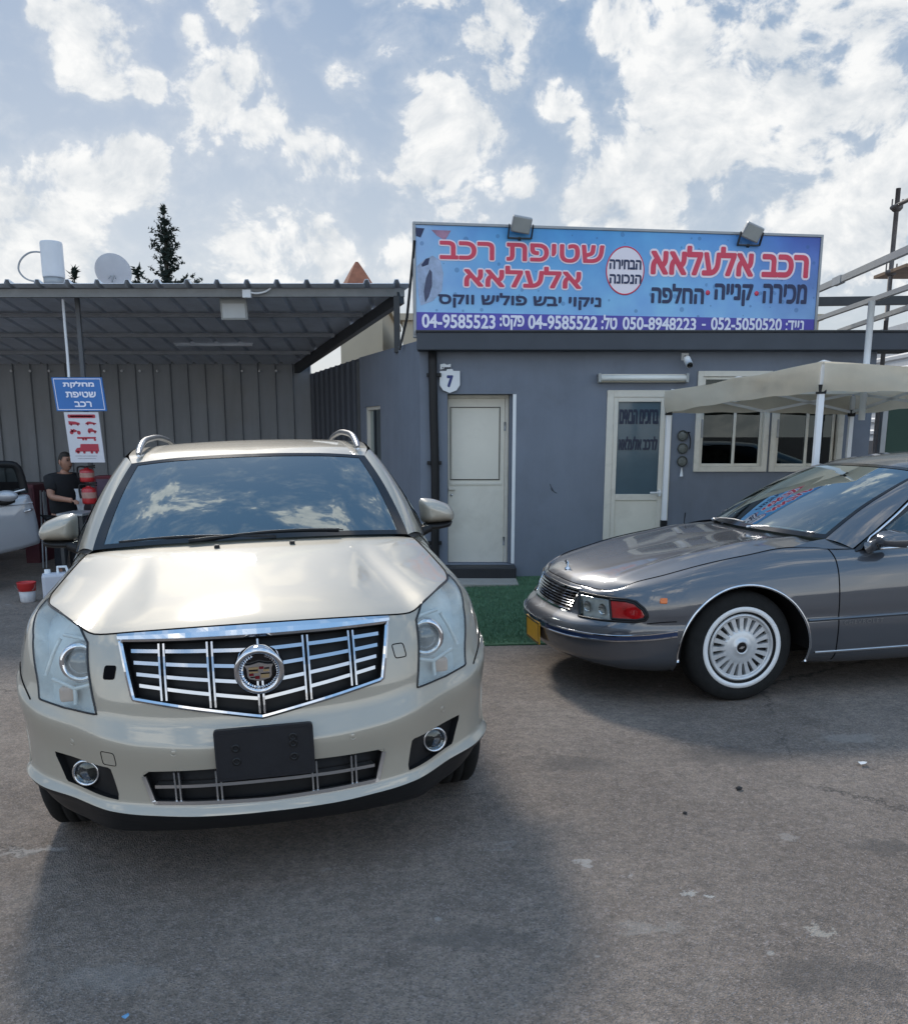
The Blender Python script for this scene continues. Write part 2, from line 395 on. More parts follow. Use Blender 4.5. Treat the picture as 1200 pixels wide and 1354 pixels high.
def resample(poly, n, closed=True):
    p = np.asarray(poly, float)
    if closed: p = np.vstack([p, p[:1]])
    k = np.concatenate([[0], np.cumsum(np.linalg.norm(np.diff(p, axis=0), axis=1))])
    q = np.linspace(0, k[-1], n, endpoint=not closed)
    # keep the corners
    return np.stack([np.interp(q, k, p[:, i]) for i in range(p.shape[1])], -1)
def round_poly(poly, r, seg=4):
    p = [np.asarray(q, float) for q in poly]; out = []
    for i in range(len(p)):
        a, b, c = p[i-1], p[i], p[(i+1) % len(p)]
        u = (a-b); v = (c-b); rr = min(r, .45*np.linalg.norm(u), .45*np.linalg.norm(v))
        s = b + u/np.linalg.norm(u)*rr; e = b + v/np.linalg.norm(v)*rr
        for t in np.linspace(0, 1, seg+1): out.append((1-t)**2*s + 2*t*(1-t)*b + t*t*e)
    return np.array(out)

class Shell:
    """half of a car's outer skin: a smooth surface through a net of 3D points (stations from nose to tail, rows from sill to top).
       w = |x| - y runs round the corner of the car, so (w, z) addresses any place on it."""
    def __init__(s, net, nu, nv):
        net = np.asarray(net, float); I, K, _ = net.shape
        ku = np.concatenate([[0], np.cumsum(np.linalg.norm(np.diff(net, axis=0), axis=2).mean(1))])
        kv = np.concatenate([[0], np.cumsum(np.linalg.norm(np.diff(net, axis=1), axis=2).mean(0))])
        s.ku, s.kv = ku, kv
        s.qu = np.unique(np.concatenate([np.linspace(a, b, n, endpoint=False) for a, b, n in zip(ku[:-1], ku[1:], nu)] + [[ku[-1]]]))
        s.qv = np.unique(np.concatenate([np.linspace(a, b, n, endpoint=False) for a, b, n in zip(kv[:-1], kv[1:], nv)] + [[kv[-1]]]))
        s.ui = np.concatenate([[0], np.cumsum(nu)]); s.vi = np.concatenate([[0], np.cumsum(nv)])
        a = interp(kv, np.transpose(net, (1, 0, 2)), s.qv)          # (V, I, 3)
        s.P = interp(ku, np.transpose(a, (1, 0, 2)), s.qu)          # (U, V, 3)
        s.P[0, :, 0] = 0
        s.net = net
        s._prep()
    def _prep(s):
        P = s.P; U, V, _ = P.shape
        full = np.concatenate([P[:0:-1] * [-1, 1, 1], P], 0)
        du = np.gradient(full, axis=0); dv = np.gradient(full, axis=1)
        n = np.cross(du, dv); n /= np.maximum(np.linalg.norm(n, axis=2, keepdims=True), 1e-9)
        s.N = n[U-1:]
        if (s.N[U//4, V//2] @ (P[U//4, V//2] - P.reshape(-1, 3).mean(0))) < 0: s.N = -s.N
        s.W = np.abs(P[..., 0]) - P[..., 1]; s.Z = P[..., 2]
        c = (P[:-1, :-1] + P[1:, :-1] + P[:-1, 1:] + P[1:, 1:]) / 4
        s.C = c; s.Cw = np.abs(c[..., 0]) - c[..., 1]; s.Cz = c[..., 2]
    def top(s): return s.P[:, -1]
    def locate(s, w, z):
        w = np.atleast_1d(np.asarray(w, float)); z = np.atleast_1d(np.asarray(z, float))
        U, V = s.W.shape; ij = np.empty((len(w), 2))
        for k in range(len(w)):
            d = (s.W - w[k])**2 + (s.Z - z[k])**2
            ij[k] = np.unravel_index(np.argmin(d), d.shape)
        f = np.stack([s.W, s.Z], -1)
        for _ in range(6):
            i = np.clip(ij[:, 0].astype(int), 0, U-2); j = np.clip(ij[:, 1].astype(int), 0, V-2)
            a = (ij[:, 0] - i)[:, None]; b = (ij[:, 1] - j)[:, None]
            q = (1-a)*(1-b)*f[i, j] + a*(1-b)*f[i+1, j] + (1-a)*b*f[i, j+1] + a*b*f[i+1, j+1]
            ga = (1-b)*(f[i+1, j]-f[i, j]) + b*(f[i+1, j+1]-f[i, j+1])
            gb = (1-a)*(f[i, j+1]-f[i, j]) + a*(f[i+1, j+1]-f[i+1, j])
            r = np.stack([w, z], -1) - q
            det = ga[:, 0]*gb[:, 1] - ga[:, 1]*gb[:, 0]; det = np.where(np.abs(det) < 1e-12, 1e-12, det)
            da = (r[:, 0]*gb[:, 1] - r[:, 1]*gb[:, 0]) / det; db = (ga[:, 0]*r[:, 1] - ga[:, 1]*r[:, 0]) / det
            ij[:, 0] = np.clip(ij[:, 0] + np.clip(da, -3, 3), 0, U-1.001); ij[:, 1] = np.clip(ij[:, 1] + np.clip(db, -3, 3), 0, V-1.001)
        return ij
    def at_ij(s, ij, off=0.0, side=1):
        i = ij[:, 0].astype(int); j = ij[:, 1].astype(int); a = (ij[:, 0]-i)[:, None]; b = (ij[:, 1]-j)[:, None]
        bl = lambda A: (1-a)*(1-b)*A[i, j] + a*(1-b)*A[i+1, j] + (1-a)*b*A[i, j+1] + a*b*A[i+1, j+1]
        p = bl(s.P); n = bl(s.N); n /= np.maximum(np.linalg.norm(n, axis=1, keepdims=True), 1e-9)
        p = p + n * np.reshape(off, (-1, 1)) if np.ndim(off) else p + n*off
        if side < 0: p = p * [-1, 1, 1]
        return p
    def pt(s, w, z, off=0.0, side=1): return s.at_ij(s.locate(w, z), off, side)
    def xz(s, x, z, off=0.0):
        """point of the front face at (x, z); x may be negative"""
        x = np.atleast_1d(np.asarray(x, float)); z = np.atleast_1d(np.asarray(z, float)) + 0*x
        w = np.abs(x) * 1.0 - np.interp(np.abs(x), s.P[:, s.P.shape[1]//3, 0][:s.fi], s.P[:, s.P.shape[1]//3, 1][:s.fi])
        for _ in range(8):
            p = s.pt(w, z); w = w + (np.abs(x) - p[:, 0])
        p = s.pt(w, z, off); p[:, 0] *= np.where(x < 0, -1, 1)
        return p
    def sub(s, mask, name, mat, parent, side=1, off=0.0, both=False, snap=None):
        """the faces where mask is true as a mesh; both = left and right half in one mesh, welded on the centre line"""
        U, V, _ = s.P.shape; P = s.P + s.N*off
        ids = np.full((2, U, V), -1, int); verts = []; faces = []
        sides = (0, 1) if both else ((0,) if side > 0 else (1,))
        ii, jj = np.nonzero(mask)
        def vid(k, i, j):
            if both and i == 0: k = 0
            if ids[k, i, j] < 0:
                ids[k, i, j] = len(verts); p = P[i, j].copy()
                if snap is not None: p = snap(p, i, j)
                if k: p = p * [-1, 1, 1]
                verts.append(p)
            return ids[k, i, j]
        for k in sides:
            for i, j in zip(ii, jj):
                q = [vid(k, i, j), vid(k, i+1, j), vid(k, i+1, j+1), vid(k, i, j+1)]
                faces.append(q if k == 0 else q[::-1])
        return obj(name, verts, faces, mat, parent, smooth=True)
    def patch(s, poly, name, mat, parent, side=1, off=0.003, rings=6, n=64, thick=0.0, dome=0.0, mb=None):
        """a conforming star-shaped cover over polygon (w, z)"""
        b = resample(poly, n); c = b.mean(0); v = []; f = []
        v_wz = [c]; 
        for r_ in range(1, rings+1): v_wz += list(c + (b - c) * (r_/rings))
        v_wz = np.array(v_wz); rr = np.concatenate([[0]] + [np.full(n, r_/rings) for r_ in range(1, rings+1)])
        v = s.pt(v_wz[:, 0], v_wz[:, 1], off + dome*(1-rr**2), side)
        f = [(0, 1+k, 1+(k+1) % n) for k in range(n)]
        for r_ in range(rings-1):
            for k in range(n):
                k2 = (k+1) % n; a = 1+r_*n; b_ = 1+(r_+1)*n
                f.append((a+k, b_+k, b_+k2, a+k2))
        if thick > 0:
            m = len(v); a = 1+(rings-1)*n
            e = s.pt(b[:, 0], b[:, 1], off - thick, side); v = np.vstack([v, e])
            f += [(a+k, m+k, m+(k+1) % n, a+(k+1) % n) for k in range(n)]
        if side < 0: f = [q[::-1] for q in f]
        if mb is not None: mb.add(v, f, True); return None
        return obj(name, v, f, mat, parent, smooth=True)
    def line(s, pts, off=0.0, side=1, n=40, smooth=True):
        p = curve(pts, n) if smooth else resample(pts, n, closed=False)
        return s.pt(p[:, 0], p[:, 1], off, side)

def sweep(mb, path, normals, prof, closed=False):
    """profile (across, out) carried along path on a surface"""
    path = np.asarray(path, float); N_ = np.asarray(normals, float); m = len(path); k = len(prof)
    if closed: t = np.roll(path, -1, 0) - np.roll(path, 1, 0)
    else: t = np.gradient(path, axis=0)
    t /= np.maximum(np.linalg.norm(t, axis=1, keepdims=True), 1e-9)
    a = np.cross(N_, t); a /= np.maximum(np.linalg.norm(a, axis=1, keepdims=True), 1e-9)
    v = []
    for i in range(m):
        for (x, y) in prof: v.append(path[i] + a[i]*x + N_[i]*y)
    f = []
    for i in range(m if closed else m-1):
        j = (i+1) % m
        for q in range(k-1): f.append((i*k+q, j*k+q, j*k+q+1, i*k+q+1))
    mb.add(v, f, False)
def coons(c0, c1, d0, d1):
    """patch between edge curves: c0 (v=0) and c1 (v=1) along u, d0 (u=0) and d1 (u=1) along v"""
    n, m = len(c0), len(d0); u = np.linspace(0, 1, n)[:, None, None]; v = np.linspace(0, 1, m)[None, :, None]
    A = (1-v)*c0[:, None] + v*c1[:, None]; B = (1-u)*d0[None] + u*d1[None]
    Q = (1-u)*(1-v)*c0[0] + u*(1-v)*c0[-1] + (1-u)*v*c1[0] + u*v*c1[-1]
    return A + B - Q
def grid_obj(G, name, mat, parent, flip=False, mirror=False, thick=0.0):
    """G (n, m, 3); mirror = add the mirrored half, welded where x is 0"""
    G = np.asarray(G, float)
    if mirror: G = np.concatenate([G[:0:-1] * [-1, 1, 1], G], 0)
    n, m, _ = G.shape; v = G.reshape(-1, 3)
    f = [(i*m+j, (i+1)*m+j, (i+1)*m+j+1, i*m+j+1) for i in range(n-1) for j in range(m-1)]
    if flip: f = [q[::-1] for q in f]
    o = obj(name, v, f, mat, parent, smooth=True)
    if thick:
        md = o.modifiers.new('t', 'SOLIDIFY'); md.thickness = thick; md.offset = -1
    return o
def rim_snap(s, hole, polys):
    """move the skin vertices round an opening onto its outline; polys = [(polygon, plane, face mask)], plane 'wz' or 'xz'"""
    U, V, _ = s.P.shape; pos = {}
    for poly, plane, m in polys:
        hv = np.zeros((U, V), bool); kv = np.zeros((U, V), bool); h = hole & m; k = ~hole
        for A, B in ((hv, h), (kv, k)):
            A[:-1, :-1] |= B; A[1:, :-1] |= B; A[:-1, 1:] |= B; A[1:, 1:] |= B
        ii, jj = np.nonzero(hv & kv)
        if not len(ii): continue
        q = np.stack([s.W[ii, jj] if plane == 'wz' else s.P[ii, jj, 0], s.Z[ii, jj]], -1)
        a = np.asarray(poly, float); b = np.roll(a, -1, 0); best = np.full(len(q), 9.); tgt = q.copy()
        for p0, p1 in zip(a, b):
            d = p1-p0; t = np.clip(((q-p0) @ d)/max(d @ d, 1e-12), 0, 1); c = p0 + t[:, None]*d; r = np.linalg.norm(q-c, axis=1); w = r < best
            best[w] = r[w]; tgt[w] = c[w]
        np_ = s.pt(tgt[:, 0], tgt[:, 1]) if plane == 'wz' else s.xz(np.abs(tgt[:, 0]), tgt[:, 1])
        for n in range(len(ii)):
            if best[n] < .03: pos[(ii[n], jj[n])] = np_[n] if ii[n] > 0 else np_[n]*[0, 1, 1]
    return pos
def wheel_arch_snap(s, yc, zc, r, mask_hole):
    """snap function: skin vertices on the rim of the hole go onto the wheel-arch circle"""
    U, V, _ = s.P.shape
    hv = np.zeros((U, V), bool)
    hv[:-1, :-1] |= mask_hole; hv[1:, :-1] |= mask_hole; hv[:-1, 1:] |= mask_hole; hv[1:, 1:] |= mask_hole
    kv = np.zeros((U, V), bool); k = ~mask_hole
    kv[:-1, :-1] |= k; kv[1:, :-1] |= k; kv[:-1, 1:] |= k; kv[1:, 1:] |= k
    return hv & kv
def seam(mb, pts, r=0.0028): mb.tube([tuple(p) for p in pts], r, 6, M=None)

def text_mesh(body, offset=0.0, shear=0.0, spacing=1.0):
    """vertices (x, y) and triangles of a line of lettering; filled by winding number, so overlapping strokes stay solid"""
    from mathutils.geometry import delaunay_2d_cdt
    c = bpy.data.curves.new('lettering', 'FONT'); c.body = body; c.space_character = spacing; c.resolution_u = 4
    c.dimensions = '3D'; c.fill_mode = 'HALF'
    o = bpy.data.objects.new('lettering', c); COL.objects.link(o)
    dg = bpy.context.evaluated_depsgraph_get()
    me = bpy.data.meshes.new_from_object(o.evaluated_get(dg))
    v = [Vector((p.co.x, p.co.y)) for p in me.vertices]; e = [tuple(q.vertices) for q in me.edges]
    bpy.data.objects.remove(o); bpy.data.curves.remove(c); bpy.data.meshes.remove(me)
    # closed outlines in their own order
    nxt = {}
    for i, j in e: nxt.setdefault(i, []).append(j); nxt.setdefault(j, []).append(i)
    seen = set(); loops = []
    for i in range(len(v)):
        if i in seen or i not in nxt: continue
        lp = [i]; seen.add(i); k = i
        while True:
            n = [q for q in nxt[k] if q not in seen]
            if not n: break
            k = (k+1) if (k+1) in n else n[0]; lp.append(k); seen.add(k)
        loops.append(np.array([v[q][:] for q in lp]))
    r = delaunay_2d_cdt(v, e, [], 0, 1e-6); P = np.array([q[:] for q in r[0]]); T = np.array([t[:3] for t in r[2]])
    C = P[T].mean(1); wn = np.zeros(len(C), int)
    for lp in loops:
        x0, y0 = lp.T; x1, y1 = np.roll(lp, -1, 0).T
        for a0, b0, a1, b1 in zip(x0, y0, x1, y1):
            left = (a1-a0)*(C[:, 1]-b0) - (C[:, 0]-a0)*(b1-b0)
            wn += ((b0 <= C[:, 1]) & (b1 > C[:, 1]) & (left > 0)).astype(int) - ((b0 > C[:, 1]) & (b1 <= C[:, 1]) & (left < 0)).astype(int)
    T = T[wn != 0]
    area = (P[T[:, 1]]-P[T[:, 0]]); ar2 = P[T[:, 2]]-P[T[:, 0]]; flip = area[:, 0]*ar2[:, 1]-area[:, 1]*ar2[:, 0] < 0
    T[flip] = T[flip][:, ::-1]
    return P, [tuple(int(q) for q in t) for t in T]
def lettering(mb, body, O, U, Vv, box, offset=0.0, lift=0.002, ref=None, spacing=1.0):
    """lettering fitted into box (u0, v0, u1, v1) of the plane O + u*U + v*V, thickened by offset (share of the box height) with shifted copies"""
    a, f = text_mesh(body, 0, spacing=spacing)
    lo, hi = a.min(0), a.max(0)
    O, U, Vv = Vector(O), Vector(U), Vector(Vv); n = U.cross(Vv).normalized(); lu, lv = U.length, Vv.length
    rad = offset * (box[3]-box[1]) * lv; ins = (ref if ref is not None else offset) * (box[3]-box[1]) * lv
    b = (box[0]+ins/lu, box[1]+ins/lv, box[2]-ins/lu, box[3]-ins/lv)
    t = (a - lo) / (hi - lo)
    u = b[0] + t[:, 0]*(b[2]-b[0]); w = b[1] + t[:, 1]*(b[3]-b[1])
    K = 14 if rad > 0 else 0
    for k in range(K+1):
        du, dv = (0, 0) if k == K else (rad*math.cos(2*math.pi*k/K)/lu, rad*math.sin(2*math.pi*k/K)/lv)
        mb.add([O + U*float(x+du) + Vv*float(y+dv) + n*(lift + .00006*k) for x, y in zip(u, w)], f)
# ================================================================ the silver SUV: outer skin
SUV_M = Matrix.Translation((-.848, 4.019, gz(-.848))) @ Euler((0, -math.atan(.03), 0)).to_matrix().to_4x4() @ Matrix.Rotation(R(180 + 11.64), 4, 'Z')
def suv_shell():
    C = [(0,.955),(.22,.945),(.42,.902),(.553,.853),(.70,.728),(.835,.612),(.918,.455),(.950,.26),(.960,0),(.958,-.40),(.950,-.75),(.955,-1.5),(.955,-2.3),(.950,-2.81),(.935,-3.3),(.86,-3.68),(.60,-3.85),(0,-3.9)]
    T = [(0,.825,.985),(.22,.813,.982),(.42,.778,.974),(.565,.725,.964),(.655,.625,.996),(.738,.475,1.018),(.800,.33,1.030),(.815,.18,1.045),(.805,0,1.072),(.765,-.34,1.135),(.872,-.75,1.125),(.885,-1.5,1.15),(.885,-2.3,1.175),(.88,-2.81,1.19),(.86,-3.25,1.205),(.78,-3.60,1.21),(.55,-3.72,1.21),(0,-3.78,1.21)]
    zc = [.600,.603,.615,.638,.668,.705,.75,.79]          # the crease on the bumper rises towards the corner
    zl = [.322,.324,.332,.343,.352,.364,.385,.40]
    net = []
    for i, (c, t) in enumerate(zip(C, T)):
        if i <= 7:
            k, l = zc[i], zl[i]; g = min(1, i/6)
            rows = [(.225, .9), (.25, .36), (l-.045, .15), (l, -.10), (l+.030, .08), (l+.45*(k-l), .07), (k-.035, -.05), (k+.006, .07),
                    (k+.055, .24), (k+.36*(t[2]-k), .33), (k+.62*(t[2]-k), .50), (k+.84*(t[2]-k), .74), (t[2], 1)]
            if i >= 4:   # round the corner the upper part stands straighter
                q = (i-3)/4
                side = [(.27, .9), (.29, .5), (.345, .2), (.40, -.06), (.43, .08), (.55, .08), (k-.035, -.05), (k+.006, .06), (k+.055, .10), (k+.36*(t[2]-k), .17), (k+.62*(t[2]-k), .33), (k+.84*(t[2]-k), .60), (t[2], 1)]
                rows = [(a[0]*(1-q)+b[0]*q, a[1]*(1-q)+b[1]*q) for a, b in zip(rows, side)]
        else:
            zt = t[2]
            rows = [(.22, .9), (.25, .5), (.31, .2), (.38, .0), (.43, .06), (.56, .1), (.70, .04), (.77, .0), (.84, .0), (.91, .08), (.98, .24), (zt-.06, .58), (zt, 1)]
            if i in (8,):
                rows = [(.22, .9), (.25, .5), (.31, .2), (.39, .0), (.43, .07), (.55, .09), (.72, .02), (.78, .0), (.84, .05), (.90, .14), (.965, .30), (1.02, .57), (zt, 1)]
        net.append([(c[0] + (t[0]-c[0])*f, c[1] + (t[1]-c[1])*f, z) for z, f in rows])
    sh = Shell(net, nu=[16,16,14,14,14,14,14,14,16,16,12,16,16,12,12,10,10], nv=[2,3,3,3,6,6,4,6,7,7,6,5][:12])
    sh.fi = int(sh.ui[8])
    return sh
SUV = suv_shell()
def paint_material(name, col, metal, rough, flake=True, coat=1.0, spots=None, spot_amt=0.0):
    m = pbr(name, col, rough=rough, metal=metal, coat=coat, coat_r=.06, var=.03, vscale=3, dirt=spots, dirt_amt=spot_amt, dirt_scale=3.0)
    nt = m.node_tree; N, L = nt.nodes.new, nt.links.new; b = nt.nodes['Principled BSDF']
    tc = N('ShaderNodeTexCoord'); n = N('ShaderNodeTexNoise'); n.inputs['Scale'].default_value = 5; n.inputs['Detail'].default_value = 2
    L(tc.outputs['Object'], n.inputs['Vector'])
    b.inputs['Coat IOR'].default_value = 1.8
    bp = N('ShaderNodeBump'); bp.inputs['Strength'].default_value = .02; bp.inputs['Distance'].default_value = .02
    L(n.outputs[0], bp.inputs['Height']); L(bp.outputs[0], b.inputs['Coat Normal'])
    return m
M_CHROME = pbr('chrome', (.66, .67, .70), rough=.07, metal=1, var=.02)
M_SATIN = pbr('satin_metal', (.62, .62, .63), rough=.28, metal=1, var=.05)
M_BLACK = pbr('black_plastic', (.010, .010, .011), rough=.5, var=.2, vscale=12, spec=.35)
M_GLOSSBLACK = pbr('gloss_black', (.008, .008, .01), rough=.12, var=.1)
M_RUBBER = pbr('tyre_rubber', (.016, .016, .016), rough=.85, var=.25, vscale=20, bump=.2, bscale=120, spec=.25)
M_GAP = pbr('panel_gap', (.004, .004, .005), rough=.9, var=0, spec=.1)
M_SEAT = pbr('seat_fabric', (.10, .085, .07), rough=.8, var=.15)
M_DASH = pbr('dashboard', (.018, .018, .02), rough=.7, var=.2)
M_LENS = glass('clear_lens', (.95, .97, 1.0), ior=1.5, clear=.95)
M_UNDER = pbr('underbody', (.012, .011, .011), rough=.95, var=.3, spec=.1)

def make_tyre_mb(Rr, rim, w):
    mb = MB(); h = w/2
    prof = [(rim-.012, -h*.72), (rim+.004, -h*.86), (rim+(Rr-rim)*.35, -h), (rim+(Rr-rim)*.7, -h*.97), (Rr-.018, -h*.86), (Rr-.004, -h*.72), (Rr-.004, -h*.40), (Rr-.012, -h*.38), (Rr-.012, -h*.33), (Rr, -h*.31), (Rr, -h*.05), (Rr-.012, -h*.04), (Rr-.012, h*.04), (Rr, h*.05),
            (Rr, h*.31), (Rr-.012, h*.33), (Rr-.012, h*.38), (Rr-.004, h*.40), (Rr-.004, h*.72), (Rr-.018, h*.86), (rim+(Rr-rim)*.7, h*.97), (rim+(Rr-rim)*.35, h), (rim+.004, h*.86), (rim-.012, h*.72)]
    mb.lathe(prof, 64); return mb
def suv_wheel(parent, M):
    w = empty('wheel', mat=M); w.parent = parent; w.matrix_parent_inverse = Matrix.Identity(4); w.matrix_basis = M
    make_tyre_mb(.378, .235, .235).build('tyre', M_RUBBER, w)
    mb = MB(); mb.lathe([(.235, -.09), (.245, .10), (.236, .108), (.222, .095), (.215, .05), (.21, -.08)], 48)
    for k in range(10):
        a = 2*math.pi*k/10
        A = Matrix.Rotation(a, 4, 'Z')
        mb.add([(.03, -.018, .085), (.03, .018, .085), (.225, .032, .075), (.225, -.032, .075), (.03, -.014, .05), (.03, .014, .05), (.225, .02, .04), (.225, -.02, .04)],
               [(0,1,2,3)[::-1], (4,5,6,7), (0,4,7,3), (1,2,6,5)], False, A)
    mb.lathe([(0, .10), (.03, .099), (.045, .088), (.05, .05)], 24)
    mb.build('rim', M_SATIN, w)
    return w

def xz_patch(sh, poly, off, rings=10, n=96, name='', mat=None, parent=None, mb=None, flip=False):
    b = resample(poly, n); c = b.mean(0); q = [c]
    for r_ in range(1, rings+1): q += list(c + (b-c)*(r_/rings))
    q = np.array(q); v = sh.xz(q[:, 0], q[:, 1], off)
    f = [(0, 1+k, 1+(k+1) % n) for k in range(n)]
    for r_ in range(rings-1):
        a = 1+r_*n; b_ = a+n
        f += [(a+k, b_+k, b_+(k+1) % n, a+(k+1) % n) for k in range(n)]
    if flip: f = [g[::-1] for g in f]
    if mb is not None: mb.add(v, f, True)
    else: return obj(name, v, f, mat, parent, smooth=True)
def xz_loop(sh, poly, off, n):
    p = resample(poly, n); return sh.xz(p[:, 0], p[:, 1], off)
def wall(mb, loop0, loop1, flip=False):
    n = len(loop0); f = [(i, (i+1) % n, n+(i+1) % n, n+i) for i in range(n)]
    if flip: f = [g[::-1] for g in f]
    mb.add(np.vstack([loop0, loop1]), f, False)
def shrink(poly, d):
    p = np.asarray(poly, float); c = p.mean(0); out = []
    n = len(p); area = 0.5*sum(p[i-1][0]*p[i][1]-p[i][0]*p[i-1][1] for i in range(n)); sg = 1 if area > 0 else -1
    for i in range(n):
        a, b, e = p[i-1], p[i], p[(i+1) % n]
        n1 = np.array([-(b-a)[1], (b-a)[0]])/max(np.linalg.norm(b-a), 1e-9)*sg; n2 = np.array([-(e-b)[1], (e-b)[0]])/max(np.linalg.norm(e-b), 1e-9)*sg
        m = n1+n2; m /= max(m@m/2, .25); out.append(b + m*d)
    return np.array(out)
def dome_prism(mb, outline, depth, back=0.0, M=None, n=48, steps=7):
    """front outline (x, z), domed towards +y; flat back"""
    b = resample(outline, n); c = b.mean(0); v = []; 
    for k in range(steps+1):
        t = k/steps; sc = 1 - t; y = back + depth*max(0, 1-sc**3.2)**.62
        for p in c + (b-c)*max(sc, .10): v.append((p[0], y, p[1]))
    f = [(k*n+i, k*n+(i+1) % n, (k+1)*n+(i+1) % n, (k+1)*n+i) for k in range(steps) for i in range(n)]
    mb.add(v, f, True, M); mb.add(v[:n], [tuple(range(n))], False, M); mb.add(v[steps*n:], [tuple(range(n-1, -1, -1))], False, M)

HL = [(-.232,.691), (.0,.697), (.186,.716), (.236,.80), (.35,.925), (.510,1.010), (.555,1.034), (.34,1.020), (.10,1.006), (-.035,.985), (-.127,.935)]
GR = [(-.476,.948), (.476,.948), (.441,.749), (0,.664), (-.441,.749)]
LG = [(-.432,.490), (0,.497), (.432,.490), (.401,.372), (0,.362), (-.401,.372)]
FG = [(.113,.522), (.040,.412), (-.337,.379), (-.307,.502)]

def build_suv():
    sh = SUV; P = sh.P
    car = empty('suv', label='silver champagne SUV with a chrome grille and round crest, parked nose on to the viewer', cat='car', mat=SUV_M)
    paint = paint_material('champagne_paint', (.385, .348, .282), .22, .56)
    x, y, z = sh.C[..., 0], sh.C[..., 1], sh.C[..., 2]; w = sh.Cw
    U1, V1 = x.shape; iu = np.arange(U1)[:, None] + 0*x.astype(int); iv = np.arange(V1)[None] + 0*x.astype(int)
    front = iu < sh.ui[7]
    hole = np.zeros(x.shape, bool)
    hole |= front & inside(shrink(GR, .004), x, z) | front & inside(shrink(GR, .004), -x, z)
    hole |= front & inside(shrink(LG, .004), x, z)
    hole |= inside(shrink(HL, .004), w, z) & (iu < sh.ui[9])
    hole |= inside(shrink(FG, .003), w, z) & front
    arch = np.zeros(x.shape, bool)
    for ya in (0.0, -2.807): arch |= (np.hypot(y-ya, z-.39) < .43) & (x > .6)
    low = iv < sh.vi[3]                                   # black lower cladding
    ok = ~hole & ~arch
    ya_, za_, rr = None, .39, .43
    rims = {}
    for ya in (0.0, -2.807):
        hm = (np.hypot(y-ya, z-.39) < .43) & (x > .6); rims[ya] = wheel_arch_snap(sh, ya, .39, .43, hm)
    mGR = front & inside(shrink(GR, .004), x, z); mLG = front & inside(shrink(LG, .004), x, z)
    mHL = inside(shrink(HL, .004), w, z) & (iu < sh.ui[9]); mFG = inside(shrink(FG, .003), w, z) & front
    rim = rim_snap(sh, hole, [(GR, 'xz', mGR), (LG, 'xz', mLG), (HL, 'wz', mHL), (FG, 'wz', mFG)])
    def snap(p, i, j):
        if (i, j) in rim: return rim[(i, j)]
        for ya, mk in rims.items():
            if mk[i, j]:
                d = np.array([p[1]-ya, p[2]-.39]); L_ = np.linalg.norm(d)
                if L_ > 0: d = d/L_*.43; return np.array([p[0], ya+d[0], .39+d[1]])
        return p
    sh.sub(ok & low, 'lower_cladding', M_BLACK, car, both=True, snap=snap)
    fb = iu < sh.ui[6]
    sh.sub(ok & ~low & fb, 'front_bumper', paint, car, both=True, snap=snap)
    for s in (1, -1):
        sh.sub(ok & ~low & ~fb & (iu < sh.ui[9]+9), 'fender', paint, car, side=s, snap=snap)
        sh.sub(ok & ~low & (iu >= sh.ui[9]+9) & (iu < sh.ui[11]), 'door', paint, car, side=s, snap=snap)
        sh.sub(ok & ~low & (iu >= sh.ui[11]) & (iu < sh.ui[12]+3), 'door', paint, car, side=s, snap=snap)
    sh.sub(ok & ~low & (iu >= sh.ui[12]+3), 'rear_body', paint, car, both=True, snap=snap)
    # wheel wells and underbody
    mb = MB()
    for s in (1, -1):
        for ya in (0.0, -2.807):
            a = np.linspace(0, math.pi, 30)
            o = [(s*.90, ya+.432*math.cos(t), .39+.432*math.sin(t)) for t in a]; i_ = [(s*.52, ya+.432*math.cos(t), .39+.432*math.sin(t)) for t in a]
            n = len(a); mb.add(o+i_, [(k, k+1, n+k+1, n+k) for k in range(n-1)], True)
            mb.add([(s*.52, ya+.432*math.cos(t), .39+.432*math.sin(t)) for t in a], [tuple(range(n))])
    mb.box((-.62, .55, .24), (.62, -3.6, .30)); mb.box((-.50, .6, .30), (.50, -.5, .9)); mb.box((-.60, .55, .32), (.60, .50, .66))
    mb.build('underbody', M_UNDER, car)
    # bright wheel-arch lips are body colour on this car
    mb = MB()
    for s in (1, -1):
        for ya in (0.0, -2.807):
            pts = []
            for t in np.linspace(-.02, math.pi*1.02, 40):
                yy, zz = ya+.432*math.cos(t), .39+.432*math.sin(t)
                xx = np.interp(zz, [.3, .5, .83], [.955, .955, .952]); k = np.argmin((P[..., 1]-yy)**2+(P[..., 2]-zz)**2 + 9*(P[..., 0] < .6)); xx = P.reshape(-1, 3)[k][0]
                pts.append((s*xx, yy, zz))
            mb = MB(); mb.tube(pts, .004, 6); mb.build('wheel_arch_lip', paint, car)
    # ---- hood
    top = sh.top(); qa = sh.ui[6]+4; qe = sh.ui[9]
    nfr, nsd = 40, 46
    fr = curve(top[:qa+1], nfr); sd = curve(top[qa:qe+1], nsd)
    cl = curve([top[0], (0,.755,1.010), (0,.60,1.045), (0,.30,1.090), (0,0,1.128), (0,-.285,1.166)], nsd)
    cw = curve([(0,-.285,1.166), (.40,-.300,1.160), (.66,-.33,1.148), top[qe]], nfr)
    G = coons(fr, cw, cl, sd)
    # power dome: the middle stands a little proud with a soft shoulder either side
    a = np.abs(G[..., 0]); yy = G[..., 1]
    b = np.clip((.74 - yy)/.25, 0, 1); b = b*b*(3-2*b); e = np.clip((yy+.33)/.25, 0, 1); e = e*e*(3-2*e)
    sh_w = .40 + .08*np.clip((.8-yy)/1.1, 0, 1)
    t = np.clip((sh_w + .045 - a)/.085, 0, 1); t = t*t*(3-2*t)
    G[..., 2] += .0055*t*b*(.35+.65*e)
